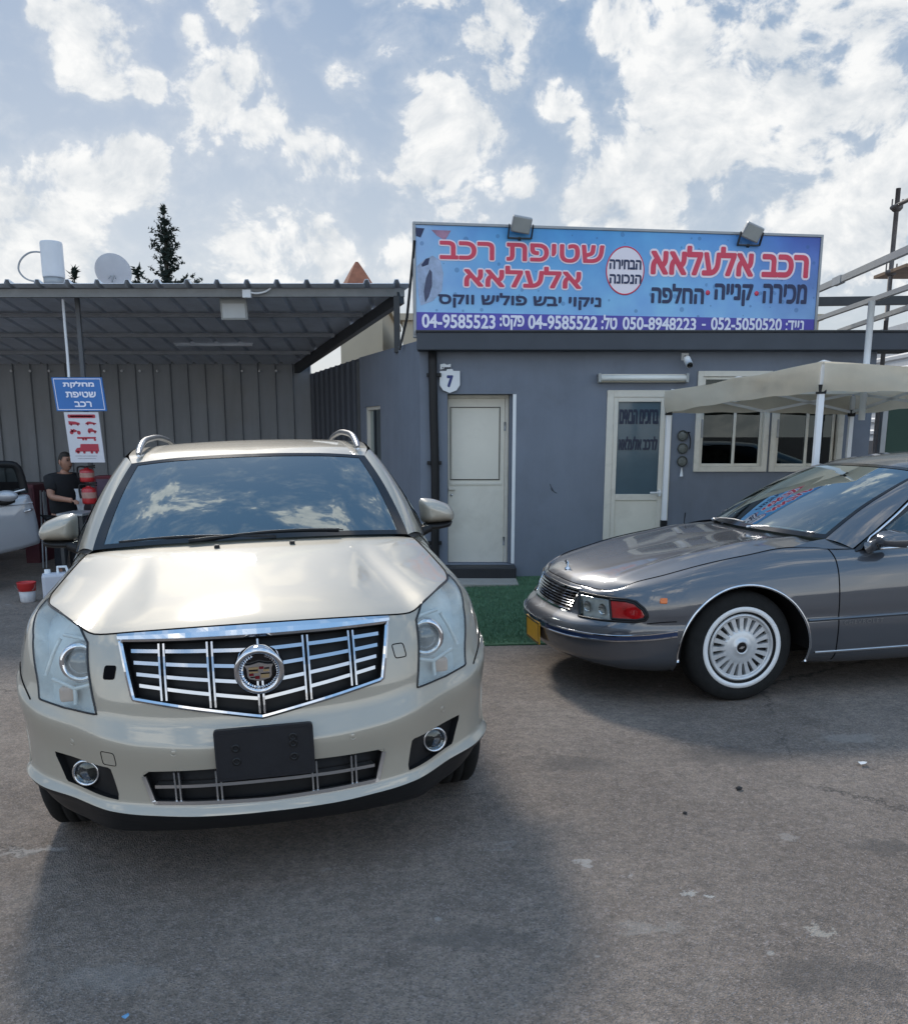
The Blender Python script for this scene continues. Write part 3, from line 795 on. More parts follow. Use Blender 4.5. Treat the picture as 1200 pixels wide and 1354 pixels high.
    # rounded leading edge
    hood = grid_obj(G, 'hood', paint, car, mirror=True)
    edge = np.concatenate([fr, sd[1:]])
    mb = MB(); seam(mb, np.concatenate([edge[:0:-1]*[-1, 1, 1], edge]) + [0, 0, .0005], .0032); mb.build('hood_gap', M_GAP, car)
    for s in (1, -1):                                       # panel gaps on the flanks
        for st, v0 in ((sh.ui[9]+9, 3), (sh.ui[11], 3), (sh.ui[12]+3, 3)):
            mb = MB(); seam(mb, (P[st, sh.vi[v0]:] + .0005*sh.N[st, sh.vi[v0]:])*[s, 1, 1], .0035); mb.build('door_gap', M_GAP, car)
        mb = MB(); ln = sh.line([(.262,.708), (.36,.745), (.48,.785), (.58,.80)], .0008, s, 16); seam(mb, ln, .003); mb.build('bumper_gap', M_GAP, car)
    sq = round_poly([(-.262,.815), (-.262,.866), (-.325,.866), (-.325,.815)], .012)
    p = sh.pt(*np.vstack([sq, sq[:1]]).T, .0006, -1); mb = MB(); seam(mb, p, .002); mb.build('washer_cover', M_GAP, car)
    sq2 = round_poly([(-.27,.515), (-.27,.565), (-.345,.56), (-.345,.51)], .012); p = sh.pt(*np.vstack([sq2, sq2[:1]]).T, .0006, 1); mb = MB(); seam(mb, p, .0014); mb.build('tow_cover', M_GAP, car)
    # tow-eye opening without its cap
    sh.patch(round_poly([(-.258,.815), (-.258,.864), (-.318,.864), (-.318,.815)], .012), 'tow_eye_hole', M_GAP, car, 1, .0015, rings=3)
    # washer nozzles
    for xx in (.17, -.17):
        mb = MB(); mb.box((xx-.012, -.19, 1.150), (xx+.012, -.165, 1.168), .003); mb.build('washer_nozzle', M_BLACK, car)
    # ---- grille
    g = empty('grille'); g.parent = car
    mb = MB(); xz_patch(sh, shrink(GR, -.004), -.055, mb=mb); lo = xz_loop(sh, GR, .002, 96); li = xz_loop(sh, GR, -.056, 96); wall(mb, lo, li)
    mb.build('grille_backing', M_BLACK, g)
    mb = MB()
    def zb(xx): return .664 + (.749-.664)*min(abs(xx)/.441, 1)
    def half(zz): return .441 + .035*(zz-.749)/(.948-.749)
    vs = [-.335, -.168, 0, .168, .335]
    def fin(x0, x1, fr_, hgt=.0062, o0=-.030, o1=-.004):
        xs = np.linspace(x0, x1, 14); t0 = np.array([.940-(.940-zb(q)-.02)*fr_ for q in xs])
        a = sh.xz(xs, t0+hgt, o1); b = sh.xz(xs, t0-hgt, o1); c = sh.xz(xs, t0+hgt*1.5, o0); d = sh.xz(xs, t0-hgt, o0); n = len(xs)
        mb.add(np.vstack([a, b, c, d]), [q for k in range(n-1) for q in ((k, k+1, n+k+1, n+k), (2*n+k, 2*n+k+1, k+1, k), (n+k, n+k+1, 3*n+k+1, 3*n+k))] + [(0, n, 3*n, 2*n), (n-1, 2*n-1, 4*n-1, 3*n-1)], False)
    cells = [(-.445, -.335), (-.335, -.168), (-.168, 0), (0, .168), (.168, .335), (.335, .445)]
    for x0, x1 in cells:
        for k, fr_ in enumerate((.16, .385, .61, .83)):
            a = x0+.012 if x0 > -.44 else -(half(.94-.19*fr_)-.028); b = x1-.012 if x1 < .44 else half(.94-.19*fr_)-.028
            fin(a, b, fr_)
    for q in vs:
        for dx in (-.0085, .0085):
            zz = np.linspace(zb(q)+.012, .935, 10); p = sh.xz(np.full(10, q+dx), zz, -.001)
            nn = np.tile([0, 1, 0], (10, 1)); sweep(mb, p, nn, [(-.0032, -.03), (-.0032, .002), (.0032, .002), (.0032, -.03)])
    mb.build('grille_bars', pbr('grille_chrome', (.50, .51, .54), rough=.14, metal=1, var=.04), g)
    mb = MB()                                               # frame
    lp = resample(GR, 160); path = sh.xz(lp[:, 0], lp[:, 1], .0)
    nr = np.tile([0, 1, .12], (len(path), 1)); nr /= np.linalg.norm(nr, axis=1, keepdims=True)
    sweep(mb, path, nr, [(-.011, -.045), (-.009, .004), (-.002, .009), (.006, .006), (.009, -.004)], closed=True)
    mb.build('grille_frame', M_CHROME, g)
    # chrome header bar over the grille
    mb = MB(); xs = np.linspace(-.482, .482, 50); rows = []
    zt = np.interp(np.abs(xs), top[:, 0][:sh.ui[4]], top[:, 2][:sh.ui[4]])
    for fz, o in ((0, .003), (0, .013), (.5, .016), (1, .010), (1, -.01)): rows.append(sh.xz(xs, .947 + (zt-.005-.947)*fz, o))
    n = len(xs); v = np.vstack(rows); mb.add(v, [(r_*n+k, r_*n+k+1, (r_+1)*n+k+1, (r_+1)*n+k) for r_ in range(len(rows)-1) for k in range(n-1)] + [tuple(r_*n for r_ in range(5)), tuple(r_*n+n-1 for r_ in range(5))[::-1]], False)
    mb.build('header_bar', M_CHROME, g)
    # round crest
    c0 = sh.xz([0], [.825], .022)[0]
    E_ = Matrix.Translation(c0) @ Matrix.Rotation(R(-9), 4, 'X')     # plane (x, z), facing +y
    A = E_ @ Matrix.Rotation(R(-90), 4, 'X')                # lathe axis -> +y
    em = empty('emblem'); em.parent = g
    mb = MB(); mb.lathe([(.068, -.02), (.066, .004), (.070, .010), (.078, .013), (.086, .010), (.089, .002), (.089, -.03)], 64, M=A); mb.build('emblem_ring', M_CHROME, em)
    mb = MB()
    for k in range(44):                                     # wreath leaves inside the ring
        an = 2*math.pi*k/44
        if abs((an - math.pi/2 + math.pi) % (2*math.pi) - math.pi) < .42: continue
        t = Vector((-math.sin(an), 0, math.cos(an))); r_ = Vector((math.cos(an), 0, math.sin(an)))
        q = r_*.0605 + Vector((0, .004, 0))
        mb.add([q-t*.006, q+r_*.006+t*.002, q+t*.007, q-r_*.006+t*.002, q+Vector((0, .006, 0))], [(0,1,4), (1,2,4), (2,3,4), (3,0,4)], False, E_)
    mb.build('wreath', M_CHROME, em)
    mb = MB(); mb.lathe([(0, -.006), (.067, -.006)], 48, M=A); mb.build('emblem_backing', M_GLOSSBLACK, em)
    shield = [(-.050,.026), (-.030,.026), (0,.034), (.030,.026), (.050,.026), (.043,.012), (.042,-.016), (.036,-.026), (0,-.036), (-.036,-.026), (-.042,-.016), (-.043,.012)]
    B = E_ @ Matrix.Rotation(R(90), 4, 'X') @ Matrix.Scale(1, 4)
    mb = MB(); mb.prism(shield, .007, M=E_ @ Matrix(((1,0,0,0),(0,0,1,0),(0,1,0,0),(0,0,0,1)))); mb.build('shield', M_CHROME, em)
    def bits(name, col, rects, metal=.4, o=.0085):
        mb = MB()
        for x0, z0, x1, z1 in rects: mb.add([(x0, o, z0), (x1, o, z0), (x1, o, z1), (x0, o, z1)], [(0, 1, 2, 3)], False, E_)
        mb.build(name, pbr(name+'_enamel', col, rough=.25, metal=metal, var=.05), em)
    # the viewer sees +x of the car on the left, so the pattern is written mirrored here
    bits('gold_field', (.55, .40, .22), [(.002,.010,.036,.018), (-.034,.000,-.014,.008), (-.034,-.024,-.004,-.010), (.004,-.004,.036,.002)], .6)
    bits('black_field', (.01, .01, .012), [(.004,.004,.036,.009), (-.036,.010,-.018,.014), (-.036,-.010,-.004,-.006), (.016,-.022,.032,-.018)])
    bits('red_field', (.20, .01, .02), [(-.016,.010,0,.019), (.020,-.014,.036,-.005), (0,-.027,.016,-.016)])
    # ---- lower grille
    lg = empty('lower_grille'); lg.parent = car
    mb = MB(); xz_patch(sh, shrink(LG, -.004), -.05, mb=mb); wall(mb, xz_loop(sh, LG, .001, 96), xz_loop(sh, LG, -.051, 96)); mb.build('grille_backing', M_BLACK, lg)
    mb = MB(); xs = np.linspace(-.395, .395, 60)
    for o0, h in ((-.004, .006),):
        zz = np.full(60, .428); a = sh.xz(xs, zz+h, -.006); b = sh.xz(xs, zz-h, -.006); c = sh.xz(xs, zz+h, -.04); n = 60
        mb.add(np.vstack([a, b, c]), [q for k in range(n-1) for q in ((k, k+1, n+k+1, n+k), (2*n+k, 2*n+k+1, k+1, k))], False)
    for q in (-.315, -.17, .17, .315):
        for dx in (-.008, .008):
            zz = np.linspace(.375, .484, 8); p = sh.xz(np.full(8, q+dx), zz, -.004); sweep(mb, p, np.tile([0, 1, 0], (8, 1)), [(-.0028, -.03), (-.0028, .002), (.0028, .002), (.0028, -.03)])
    mb.build('grille_bars', M_SATIN, lg)
    mb = MB(); lp = resample(LG, 160); path = sh.xz(lp[:, 0], lp[:, 1], 0.); keep = ~((lp[:, 1] > .482))
    st = int(np.argmax(~keep)); 
    nr = np.tile([0, 1, .0], (len(path), 1)).astype(float)
    order = np.roll(np.arange(160), -st); order = [i for i in order if keep[i]]
    sweep(mb, path[order], nr[order], [(-.009, -.03), (-.008, .004), (.006, .004), (.008, -.004)])
    mb.build('grille_frame', M_SATIN, lg)
    # ---- number-plate holder, empty
    ph = empty('plate_holder'); ph.parent = car
    mb = MB(); yb = .958
    pl = round_poly([(-.172,.452), (.172,.452), (.172,.645), (-.172,.645)], .014)
    Mx = Matrix(((1,0,0,0),(0,0,1,0),(0,1,0,0),(0,0,0,1))); Mp = Matrix.Translation((0, yb, 0)) @ Matrix.Translation((0,0,.55)) @ Matrix.Rotation(R(-4), 4, 'X') @ Matrix.Translation((0,0,-.55)) @ Mx
    mb.prism(pl, .018, M=Mp); mb.prism(shrink(pl, .012), .006, M=Mp, z0=.014)
    mb.build('plate_base', pbr('plate_plastic', (.012, .013, .017), rough=.42, var=.15, vscale=25, bump=.08, bscale=200), ph)
    for xx, zz in ((-.10,.575), (-.10,.525), (.10,.575), (.10,.525), (-.10,.60)):
        mb = MB(); mb.lathe([(.006, .0), (.008, .004), (.013, .005), (.016, .001)], 20, M=Mp @ Matrix.Translation((xx, zz, .0205))); mb.build('screw_boss', M_BLACK, ph)
    # parking sensors
    for s in (1, -1):
        for w_, z_ in ((-.619, .563), (-.055, .576)):
            mb = MB(); p0 = sh.pt(w_, z_, 0, s)[0]; p1 = sh.pt(w_, z_, .01, s)[0]; d = Vector(p1-p0)
            Q = Matrix.Translation(p0) @ d.to_track_quat('Z', 'Y').to_matrix().to_4x4()
            mb.lathe([(0, .0010), (.0085, .0010), (.0095, .0002), (.011, .0002), (.0118, .0014), (.0132, .0012), (.014, -.002)], 20, M=Q); mb.build('parking_sensor', paint, car)
    # ---- headlights
    M_HOUSE = pbr('lamp_housing', (.66, .69, .69), rough=.45, metal=.15, var=.2, vscale=9)
    M_HAZE = haze_lens()
    for s in (1, -1):
        h = empty('headlight'); h.parent = car
        mb = MB(); sh.patch(shrink(HL, -.003), '', None, None, s, -.06, rings=8, n=88, mb=mb)
        b = resample(HL, 88); o = sh.pt(b[:, 0], b[:, 1], .001, s); i_ = sh.pt(b[:, 0], b[:, 1], -.06, s); wall(mb, o, i_, flip=s < 0); mb.build('lamp_housing', M_HOUSE, h)
        # projector and the lower chamber
        for (w_, z_, rad, nm) in ((-.045, .865, .050, 'projector'),):
            p0 = Vector(sh.pt(w_, z_, -.035, s)[0]); Q = Matrix.Translation(p0) @ Vector((s*.10, 1, .06)).to_track_quat('Z', 'Y').to_matrix().to_4x4()
            mb = MB(); mb.lathe([(rad*1.55, -.02), (rad*1.5, .012), (rad*1.32, .026), (rad*1.08, .024), (rad*.98, .008), (rad*.95, -.01)], 40, M=Q); mb.build('projector_bezel', M_CHROME, h)
            mb = MB(); mb.lathe([(rad*.97, .0)] + [(rad*.95*math.cos(t), .03*math.sin(t)) for t in np.linspace(0, 1.5, 8)] + [(0, .03)], 36, M=Q); mb.build('projector_lens', pbr('projector_glass', (.05, .06, .07), rough=.03, var=.0, coat=1, ior=1.7), h)
        mb = MB()
        for k, (a, b_) in enumerate((((-.18, .795), (-.03, .765)), ((-.03, .765), (.14, .79)), ((-.11, .95), (.12, .955)), ((-.03, .765), (-.04, .71)), ((.14, .94), (.20, .80)))):
            q = sh.line([a, b_], -.022, s, 14, smooth=False); mb.tube(q, .008, 6)
        mb.build('reflector_ribs', M_HOUSE, h)
        p0 = sh.pt(.03, .742, -.03, s)[0]; mb = MB(); mb.box(p0-[.03, .02, .028], p0+[.03, .02, .028], .01); mb.build('indicator_bulb', pbr('pale_amber', (.55, .36, .26), rough=.35, var=.1), h)
        sh.patch(HL, 'lens', M_HAZE, h, s, .002, rings=8, n=88, dome=.006)
        mb = MB(); lp = resample(HL, 120); pp = sh.pt(lp[:, 0], lp[:, 1], .0015, s); mb.tube(pp, .0042, 6, closed=True); mb.build('lens_edge', M_GLOSSBLACK, h)
    # ---- fog lights
    for s in (1, -1):
        h = empty('fog_light'); h.parent = car
        mb = MB(); sh.patch(shrink(FG, -.004), '', None, None, s, -.03, rings=6, n=60, mb=mb); b = resample(FG, 60); wall(mb, sh.pt(b[:, 0], b[:, 1], .0, s), sh.pt(b[:, 0], b[:, 1], -.031, s), flip=s < 0); mb.build('bezel', M_BLACK, h)
        p0 = Vector(sh.pt(-.100, .459, -.018, s)[0]); Q = Matrix.Translation(p0) @ Vector((s*.22, 1, .0)).to_track_quat('Z', 'Y').to_matrix().to_4x4()
        mb = MB(); mb.lathe([(.040, -.02), (.041, .016), (.045, .022), (.050, .018), (.052, 0), (.052, -.02)], 40, M=Q); mb.build('ring', M_CHROME, h)
        mb = MB(); mb.lathe([(.04, -.004), (.03, -.016), (.012, -.024), (0, -.024)], 36, M=Q); mb.build('reflector', M_CHROME, h)
        mb = MB(); mb.lathe([(.041, .006), (.03, .011), (0, .014)], 36, M=Q); mb.build('lens', glass('fog_glass', (.5, .52, .55), 1.55, .55), h)
    # ---- glass house
    ws_b = curve([(0,-.262,1.176), (.40,-.285,1.170), (.66,-.335,1.158), (.742,-.365,1.150)], 30)
    ws_t = curve([(0,-.945,1.560), (.35,-.955,1.553), (.613,-.990,1.530)], 30)
    ctr = curve([(0,-.262,1.176), (0,-.60,1.385), (0,-.945,1.560)], 24); sdw = curve([(.742,-.365,1.150), (.690,-.68,1.352), (.613,-.990,1.530)], 24)
    W = coons(ws_b, ws_t, ctr, sdw)
    bow = 1 - (W[..., 0]/.75)**2; vv = np.linspace(0, 1, 24)[None]; W[..., 1] += .02*bow*np.sin(math.pi*vv); 
    m_ws = windscreen_mat('suv_windscreen')
    grid_obj(W, 'windscreen', m_ws, car, mirror=True)
    # frit border round the glass
    mb = MB(); nrm = np.cross(np.gradient(W, axis=0), np.gradient(W, axis=1)); nrm /= np.linalg.norm(nrm, axis=2, keepdims=True)
    if nrm[5, 10, 1] < 0: nrm = -nrm
    Wf = W + nrm*.002
    k = 2
    f_ = np.concatenate([Wf[:0:-1]*[-1, 1, 1], Wf], 0); n_, m_ = f_.shape[:2]
    vb = f_.reshape(-1, 3); fc = [(i*m_+j, (i+1)*m_+j, (i+1)*m_+j+1, i*m_+j+1) for i in range(n_-1) for j in range(m_-1) if i < 2 or i >= n_-3 or j < 1 or j >= m_-2]
    mb.add(vb, fc, True); mb.build('windscreen_border', M_GLOSSBLACK, car)
    side_o = curve([(.845,-.56,1.128), (.800,-.74,1.29), (.735,-.93,1.44), (.668,-1.13,1.560)], 24)
    for s in (1, -1):
        a = sdw.copy(); A_ = np.stack([a, a*.5+side_o*.5 + [0, .012, .014], side_o], 0)
        A_ = np.transpose(interp([0, 1, 2], A_, np.linspace(0, 2, 9)), (0, 1, 2))
        grid_obj(A_*[s, 1, 1], 'pillar', paint, car, flip=s < 0)
        q = MB(); q.add(np.array([(.742,-.365,1.150), (.765,-.34,1.134), (.80,-.45,1.13), (.845,-.56,1.126), (.80,-.5,1.16)])*[s,1,1], [(0,1,2,4), (2,3,4)]); q.build('cowl_corner', M_BLACK, car)
    rf_side = curve([(.613,-.990,1.530), (.650,-1.20,1.573), (.672,-1.8,1.605), (.662,-2.6,1.580), (.62,-3.3,1.50)], 40)
    rf_ctr = curve([(0,-.945,1.560), (0,-1.25,1.600), (0,-1.85,1.634), (0,-2.6,1.618), (0,-3.40,1.535)], 40)
    rf_b = curve([(0,-3.40,1.535), (.35,-3.37,1.525), (.62,-3.3,1.50)], 30)
    G = coons(ws_t, rf_b, rf_ctr, rf_side); grid_obj(G, 'roof', paint, car, mirror=True)
    # side windows with a black frame behind them
    bi = int(sh.ui[9]+9); be = int(sh.ui[14])
    belt = curve(top[bi:be+1] + [0, 0, -.004], 40)
    rt = curve(np.vstack([side_o[::6][:4], rf_side[8::4]]), 60)
    ru = curve([side_o[0], side_o[8], side_o[16], (.668,-1.13,1.560), rf_side[14], rf_side[22], rf_side[30], rf_side[39]], 40)
    for s in (1, -1):
        Gs = np.stack([belt*(1-t) + ru*t for t in np.linspace(0, 1, 10)], 1); Gs[..., 0] += .02*np.sin(np.linspace(0, math.pi, 10))[None]
        grid_obj(Gs*[s, 1, 1], 'window_frame', M_GLOSSBLACK, car, flip=s > 0)
        for a_, b_ in ((3, 16), (18, 28), (30, 37)):
            grid_obj((Gs[a_:b_, 1:9] + [.004, 0, 0])*[s, 1, 1], 'side_window', glass('privacy_glass', (.05, .06, .07), 1.55, .2), car, flip=s > 0)
    tl = curve(np.vstack([top[int(sh.ui[14]):][::-1]]), 30)
    Gr = np.stack([tl*(1-t) + rf_b*t for t in np.linspace(0, 1, 10)], 1); grid_obj(Gr, 'rear_window', glass('privacy_glass', (.05, .06, .07), 1.55, .2), car, mirror=True)
    # roof rails
    for s in (1, -1):
        mb = MB(); pts = curve([(.585,-1.06,1.575), (.585,-1.14,1.605), (.580,-1.28,1.640), (.580,-1.5,1.655), (.58,-2.0,1.668), (.575,-2.6,1.650), (.565,-3.0,1.60), (.56,-3.08,1.575)], 40)
        mb.tube(pts*[s, 1, 1], [.012]+[.017]*38+[.012], 10); mb.build('roof_rail', M_SATIN, car)
    # mirrors
    for s in (1, -1):
        h = empty('side_mirror'); h.parent = car
        mb = MB(); ol = round_poly([(.872,1.300), (.955,1.292), (1.045,1.255), (1.072,1.205), (1.062,1.168), (.985,1.160), (.882,1.160)], .035, 5)
        dome_prism(mb, ol*[s, 1], .10, -.80); mb.build('mirror_shell', paint, h)
        mb = MB(); ol = round_poly([(.885,1.162), (1.060,1.170), (1.045,1.140), (.98,1.128), (.88,1.13)], .012); dome_prism(mb, ol*[s, 1], .085, -.79); 
        mb.tube(np.array([(.80,-.66,1.125), (.86,-.70,1.125), (.92,-.73,1.14)])*[s, 1, 1], [.03, .028, .02], 10); mb.build('mirror_base', M_BLACK, h)
        mb = MB(); mb.add([(s*p[0], -.803, p[1]) for p in round_poly([(.885,1.292), (.955,1.285), (1.035,1.25), (1.06,1.205), (1.05,1.175), (.89,1.168)], .03)], [tuple(range(30))]); mb.build('mirror_glass', M_CHROME, h)
    # wipers
    for (a, b_, c_, nm) in (((-.10,-.275,1.180), (.30,-.32,1.192), (.62,-.365,1.178), 0), ((.30,-.27,1.180), (-.12,-.31,1.198), (-.40,-.318,1.192), 0)):
        mb = MB(); pts = curve([np.array(a)+[0,0,0], np.array(b_)+[0,.01,.006], np.array(c_)+[0,.005,.004]], 16); mb.tube(pts, [.011]*3+[.008]*13, 6)
        q = curve([np.array(b_)*.45+np.array(c_)*.55 + [(-.26 if c_[0] > 0 else .26), .0, .0], b_*np.array([.5,.5,.5])+np.array(c_)*.5, np.array(c_)+[.02*np.sign(c_[0]), 0, 0]], 12); mb.tube(q + [0, -.006, .0], .006, 6)
        mb.build('wiper', M_BLACK, car)
    mb = MB(); xs = np.linspace(-.74, .74, 40)
    def cowlp(x_): return np.interp(abs(x_), cw[:, 0], cw[:, 1]), np.interp(abs(x_), cw[:, 0], cw[:, 2])
    v = []
    for x_ in xs:
        y0, z0 = cowlp(x_); v += [(x_, y0+.004, z0-.010), (x_, y0-.03, z0-.008), (x_, y0-.09, z0+.02)]
    mb.add(v, [(3*k+j, 3*k+3+j, 3*k+4+j, 3*k+1+j) for k in range(39) for j in range(2)]); mb.build('cowl', M_BLACK, car)
    # cabin
    mb = MB(); mb.box((-.70, -.42, .95), (.70, -.95, 1.13), .05); mb.box((-.72, -3.4, .3), (.72, -.5, .5)); mb.build('dashboard', M_DASH, car)
    for xx in (.37, -.37):
        mb = MB(); mb.box((xx-.25, -1.9, .55), (xx+.25, -1.35, .72), .06); mb.box((xx-.24, -2.02, .65), (xx+.24, -1.86, 1.25), .06); mb.box((xx-.13, -2.0, 1.28), (xx+.13, -1.90, 1.46), .045); mb.build('seat', M_SEAT, car)
    mb = MB(); mb.box((-.62, -2.95, .55), (.62, -2.8, 1.28), .06); mb.build('rear_bench', M_SEAT, car)
    mb = MB(); mb.tube([(-.37+.185*math.cos(t), -1.12+.06*math.sin(t), 1.04+.175*math.sin(t)) for t in np.linspace(0, 2*math.pi, 28)[:-1]], .014, 8, closed=True); mb.tube([(-.37, -.9, .95), (-.37, -1.1, 1.04)], .05, 10); mb.build('steering_wheel', M_DASH, car)
    mb = MB(); mb.box((-.12, -.985, 1.44), (.12, -.955, 1.505), .012); mb.box((-.06, -.94, 1.50), (.06, -.90, 1.545), .01); mb.build('rear_view_mirror', M_DASH, car)
    for s in (1, -1):
        for ya in (0.0, -2.807):
            suv_wheel(car, Matrix.Translation((s*.815, ya, .376)) @ Matrix.Rotation(R(90*s), 4, 'Y'))
    return car
def haze_lens():
    """old clouded headlamp cover: half clear, half milky"""
    m = bpy.data.materials.new('clouded_lens'); m.use_nodes = True; nt = m.node_tree; N, L = nt.nodes.new, nt.links.new
    nt.nodes.remove(nt.nodes['Principled BSDF']); out = nt.nodes['Material Output']
    tr = N('ShaderNodeBsdfTransparent'); tr.inputs[0].default_value = (.93, .97, .97, 1)
    df = N('ShaderNodeBsdfDiffuse'); df.inputs[0].default_value = (.74, .79, .78, 1)
    tc = N('ShaderNodeTexCoord'); n = N('ShaderNodeTexNoise'); n.inputs['Scale'].default_value = 7; n.inputs['Detail'].default_value = 5; L(tc.outputs['Object'], n.inputs['Vector'])
    mr = N('ShaderNodeMapRange'); L(n.outputs[0], mr.inputs[0]); mr.inputs[1].default_value = .3; mr.inputs[2].default_value = .7; mr.inputs[3].default_value = .09; mr.inputs[4].default_value = .27
    m1 = N('ShaderNodeMixShader'); L(mr.outputs[0], m1.inputs[0]); L(tr.outputs[0], m1.inputs[1]); L(df.outputs[0], m1.inputs[2])
    gl = N('ShaderNodeBsdfGlossy'); gl.inputs['Roughness'].default_value = .14
    lw = N('ShaderNodeLayerWeight'); pw = N('ShaderNodeMath'); pw.operation = 'POWER'; L(lw.outputs['Facing'], pw.inputs[0]); pw.inputs[1].default_value = 4; ma = N('ShaderNodeMath'); ma.operation = 'MULTIPLY_ADD'; L(pw.outputs[0], ma.inputs[0]); ma.inputs[1].default_value = .8; ma.inputs[2].default_value = .035
    m2 = N('ShaderNodeMixShader'); L(ma.outputs[0], m2.inputs[0]); L(m1.outputs[0], m2.inputs[1]); L(gl.outputs[0], m2.inputs[2]); L(m2.outputs[0], out.inputs[0])
    return m
def windscreen_mat(name, tint=(.45, .62, .66), clear=.5, ior=1.75):
    return glass(name, tint, ior, clear)
build_suv()
# ================================================================ the dark grey sedan: outer skin
SED_M = Matrix.Translation((1.563, 6.182, gz(1.563))) @ Euler((0, -math.atan(.03), 0)).to_matrix().to_4x4() @ Matrix.Rotation(R(90 + 10.34), 4, 'Z')
def sedan_shell():
    C = [(0,1.03),(.25,1.015),(.47,.965),(.65,.875),(.79,.74),(.89,.56),(.945,.36),(.965,.05),(.972,-.40),(.975,-.72),(.978,-1.5),(.978,-2.4),(.972,-2.944),(.95,-3.6),(.88,-4.1),(.70,-4.33),(0,-4.38)]
    T = [(0,.86,.685),(.25,.85,.683),(.44,.80,.676),(.635,.712,.679),(.715,.60,.735),(.755,.42,.778),(.775,.20,.828),(.785,-.05,.868),(.785,-.36,.903),(.86,-.74,.885),(.885,-1.5,.895),(.89,-2.4,.91),(.88,-2.944,.93),(.85,-3.6,.935),(.78,-4.0,.92),(.60,-4.18,.91),(0,-4.22,.91)]
    net = []
    fr = [(.21,.9),(.25,.30),(.29,.10),(.36,.02),(.39,.0),(.412,-.03),(.435,.0),(.472,.12),(.515,.46),(.545,.56),(.60,.66),(.65,.82)]
    sd = [(.19,.9),(.225,.4),(.28,.12),(.37,.04),(.435,.01),(.455,.01),(.478,.02),(.505,.05),(.56,.04),(.62,.08),(.70,.18),(.78,.45)]
    for i, (c, t) in enumerate(zip(C, T)):
        q = min(1, max(0, (i-2.5)/2.6))
        if i >= 14: q = .5
        rows = []
        for k in range(12):
            z = fr[k][0]*(1-q) + sd[k][0]*q; f = fr[k][1]*(1-q) + sd[k][1]*q
            if k >= 9 and i > 3:
                z = .56 + (t[2]-.56)*((.22, .52, .80)[k-9]); f = (.06, .16, .40)[k-9]*q + fr[k][1]*(1-q)
            rows.append((z, f))
        rows.append((t[2], 1))
        net.append([(c[0]+(t[0]-c[0])*f, c[1]+(t[1]-c[1])*f, z) for z, f in rows])
    sh = Shell(net, nu=[24,22,22,24,26,26,22,18,14,18,16,14,14,12,10,14], nv=[2,3,4,3,3,3,3,4,8,12,12,10])
    sh.fi = int(sh.ui[7])
    return sh
SEDAN = sedan_shell()
def bowtie(mb, M, w, h, depth=.004):
    p = [(-.5,-.22),(-.34,.22),(-.17,.22),(-.17,.5),(.17,.5),(.17,.22),(.5,.22),(.34,-.22),(.17,-.22),(.17,-.5),(-.17,-.5),(-.17,-.22)]
    mb.prism([(x*w, y*h) for x, y in p], depth, M)
def sedan_wheel(parent, M, detail=True):
    w = empty('wheel'); w.parent = parent; w.matrix_basis = M
    mb = MB(); Rr, rim, h = .338, .193, .108
    prof = [(rim-.01, -h*.7), (rim+.01, -h*.9), (rim+.06, -h), (Rr-.05, -h*.98), (Rr-.02, -h*.86), (Rr-.006, -h*.72), (Rr, -h*.5), (Rr, h*.5), (Rr-.006, h*.72), (Rr-.02, h*.86), (Rr-.05, h*.98), (rim+.06, h), (rim+.01, h*.9), (rim-.01, h*.7)]
    mb.lathe(prof, 72); mb.build('tyre', M_RUBBER, w)
    mb = MB(); mb.lathe([(.219, h*1.0), (.219, h*1.02), (.248, h*1.022), (.248, h*1.0)], 72); mb.build('whitewall', pbr('whitewall', (.80, .80, .80), rough=.55, var=.04, dirt=(.6,.6,.6), dirt_amt=.3), w)
    M_HUB = pbr('hubcap_silver', (.62, .63, .64), rough=.30, metal=.35, var=.1, vscale=9, dirt=(.25,.24,.23), dirt_amt=.35, dirt_scale=6)
    mb = MB(); mb.lathe([(.203, .02), (.205, .098), (.198, .108), (.190, .106), (.184, .098), (.182, .05)], 72); mb.build('rim_lip', M_HUB, w)
    mb = MB(); mb.lathe([(.185, .06), (.02, .062)], 48); mb.build('slot_backing', M_BLACK, w)
    n = 20; mb = MB()
    for k in range(n):
        A = Matrix.Rotation(2*math.pi*k/n, 4, 'Z'); hw0, hw1 = .0098, .0150
        v = [(.085,-hw0,.098),(.085,hw0,.098),(.13,hw0*1.15,.094),(.13,-hw0*1.15,.094),(.187,hw1,.092),(.187,-hw1,.092),
             (.085,-hw0*1.2,.062),(.085,hw0*1.2,.062),(.13,hw0*1.3,.062),(.13,-hw0*1.3,.062),(.187,hw1*1.15,.062),(.187,-hw1*1.15,.062)]
        mb.add(v, [(3,2,1,0),(5,4,2,3),(1,2,8,7),(2,4,10,8),(0,6,9,3),(3,9,11,5)], False, A)
    mb.lathe([(.187, .060), (.187, .091), (.180, .095), (.176, .090)], 66)
    mb.lathe([(.112, .060), (.108, .092), (.094, .098), (.070, .101), (.045, .104), (.040, .110), (.034, .111), (.031, .105)], 48)
    mb.build('wheel_cover', M_HUB, w)
    mb = MB(); mb.lathe([(.031, .104), (0, .105)], 32); mb.build('hub_cap', M_GLOSSBLACK, w)
    mb = MB(); bowtie(mb, Matrix.Translation((0, 0, .105)) @ Matrix.Rotation(R(90), 4, 'Z') @ Matrix.Rotation(R(12), 4, 'Z'), .036, .014, .003); mb.build('hub_emblem', M_SATIN, w)
    return w
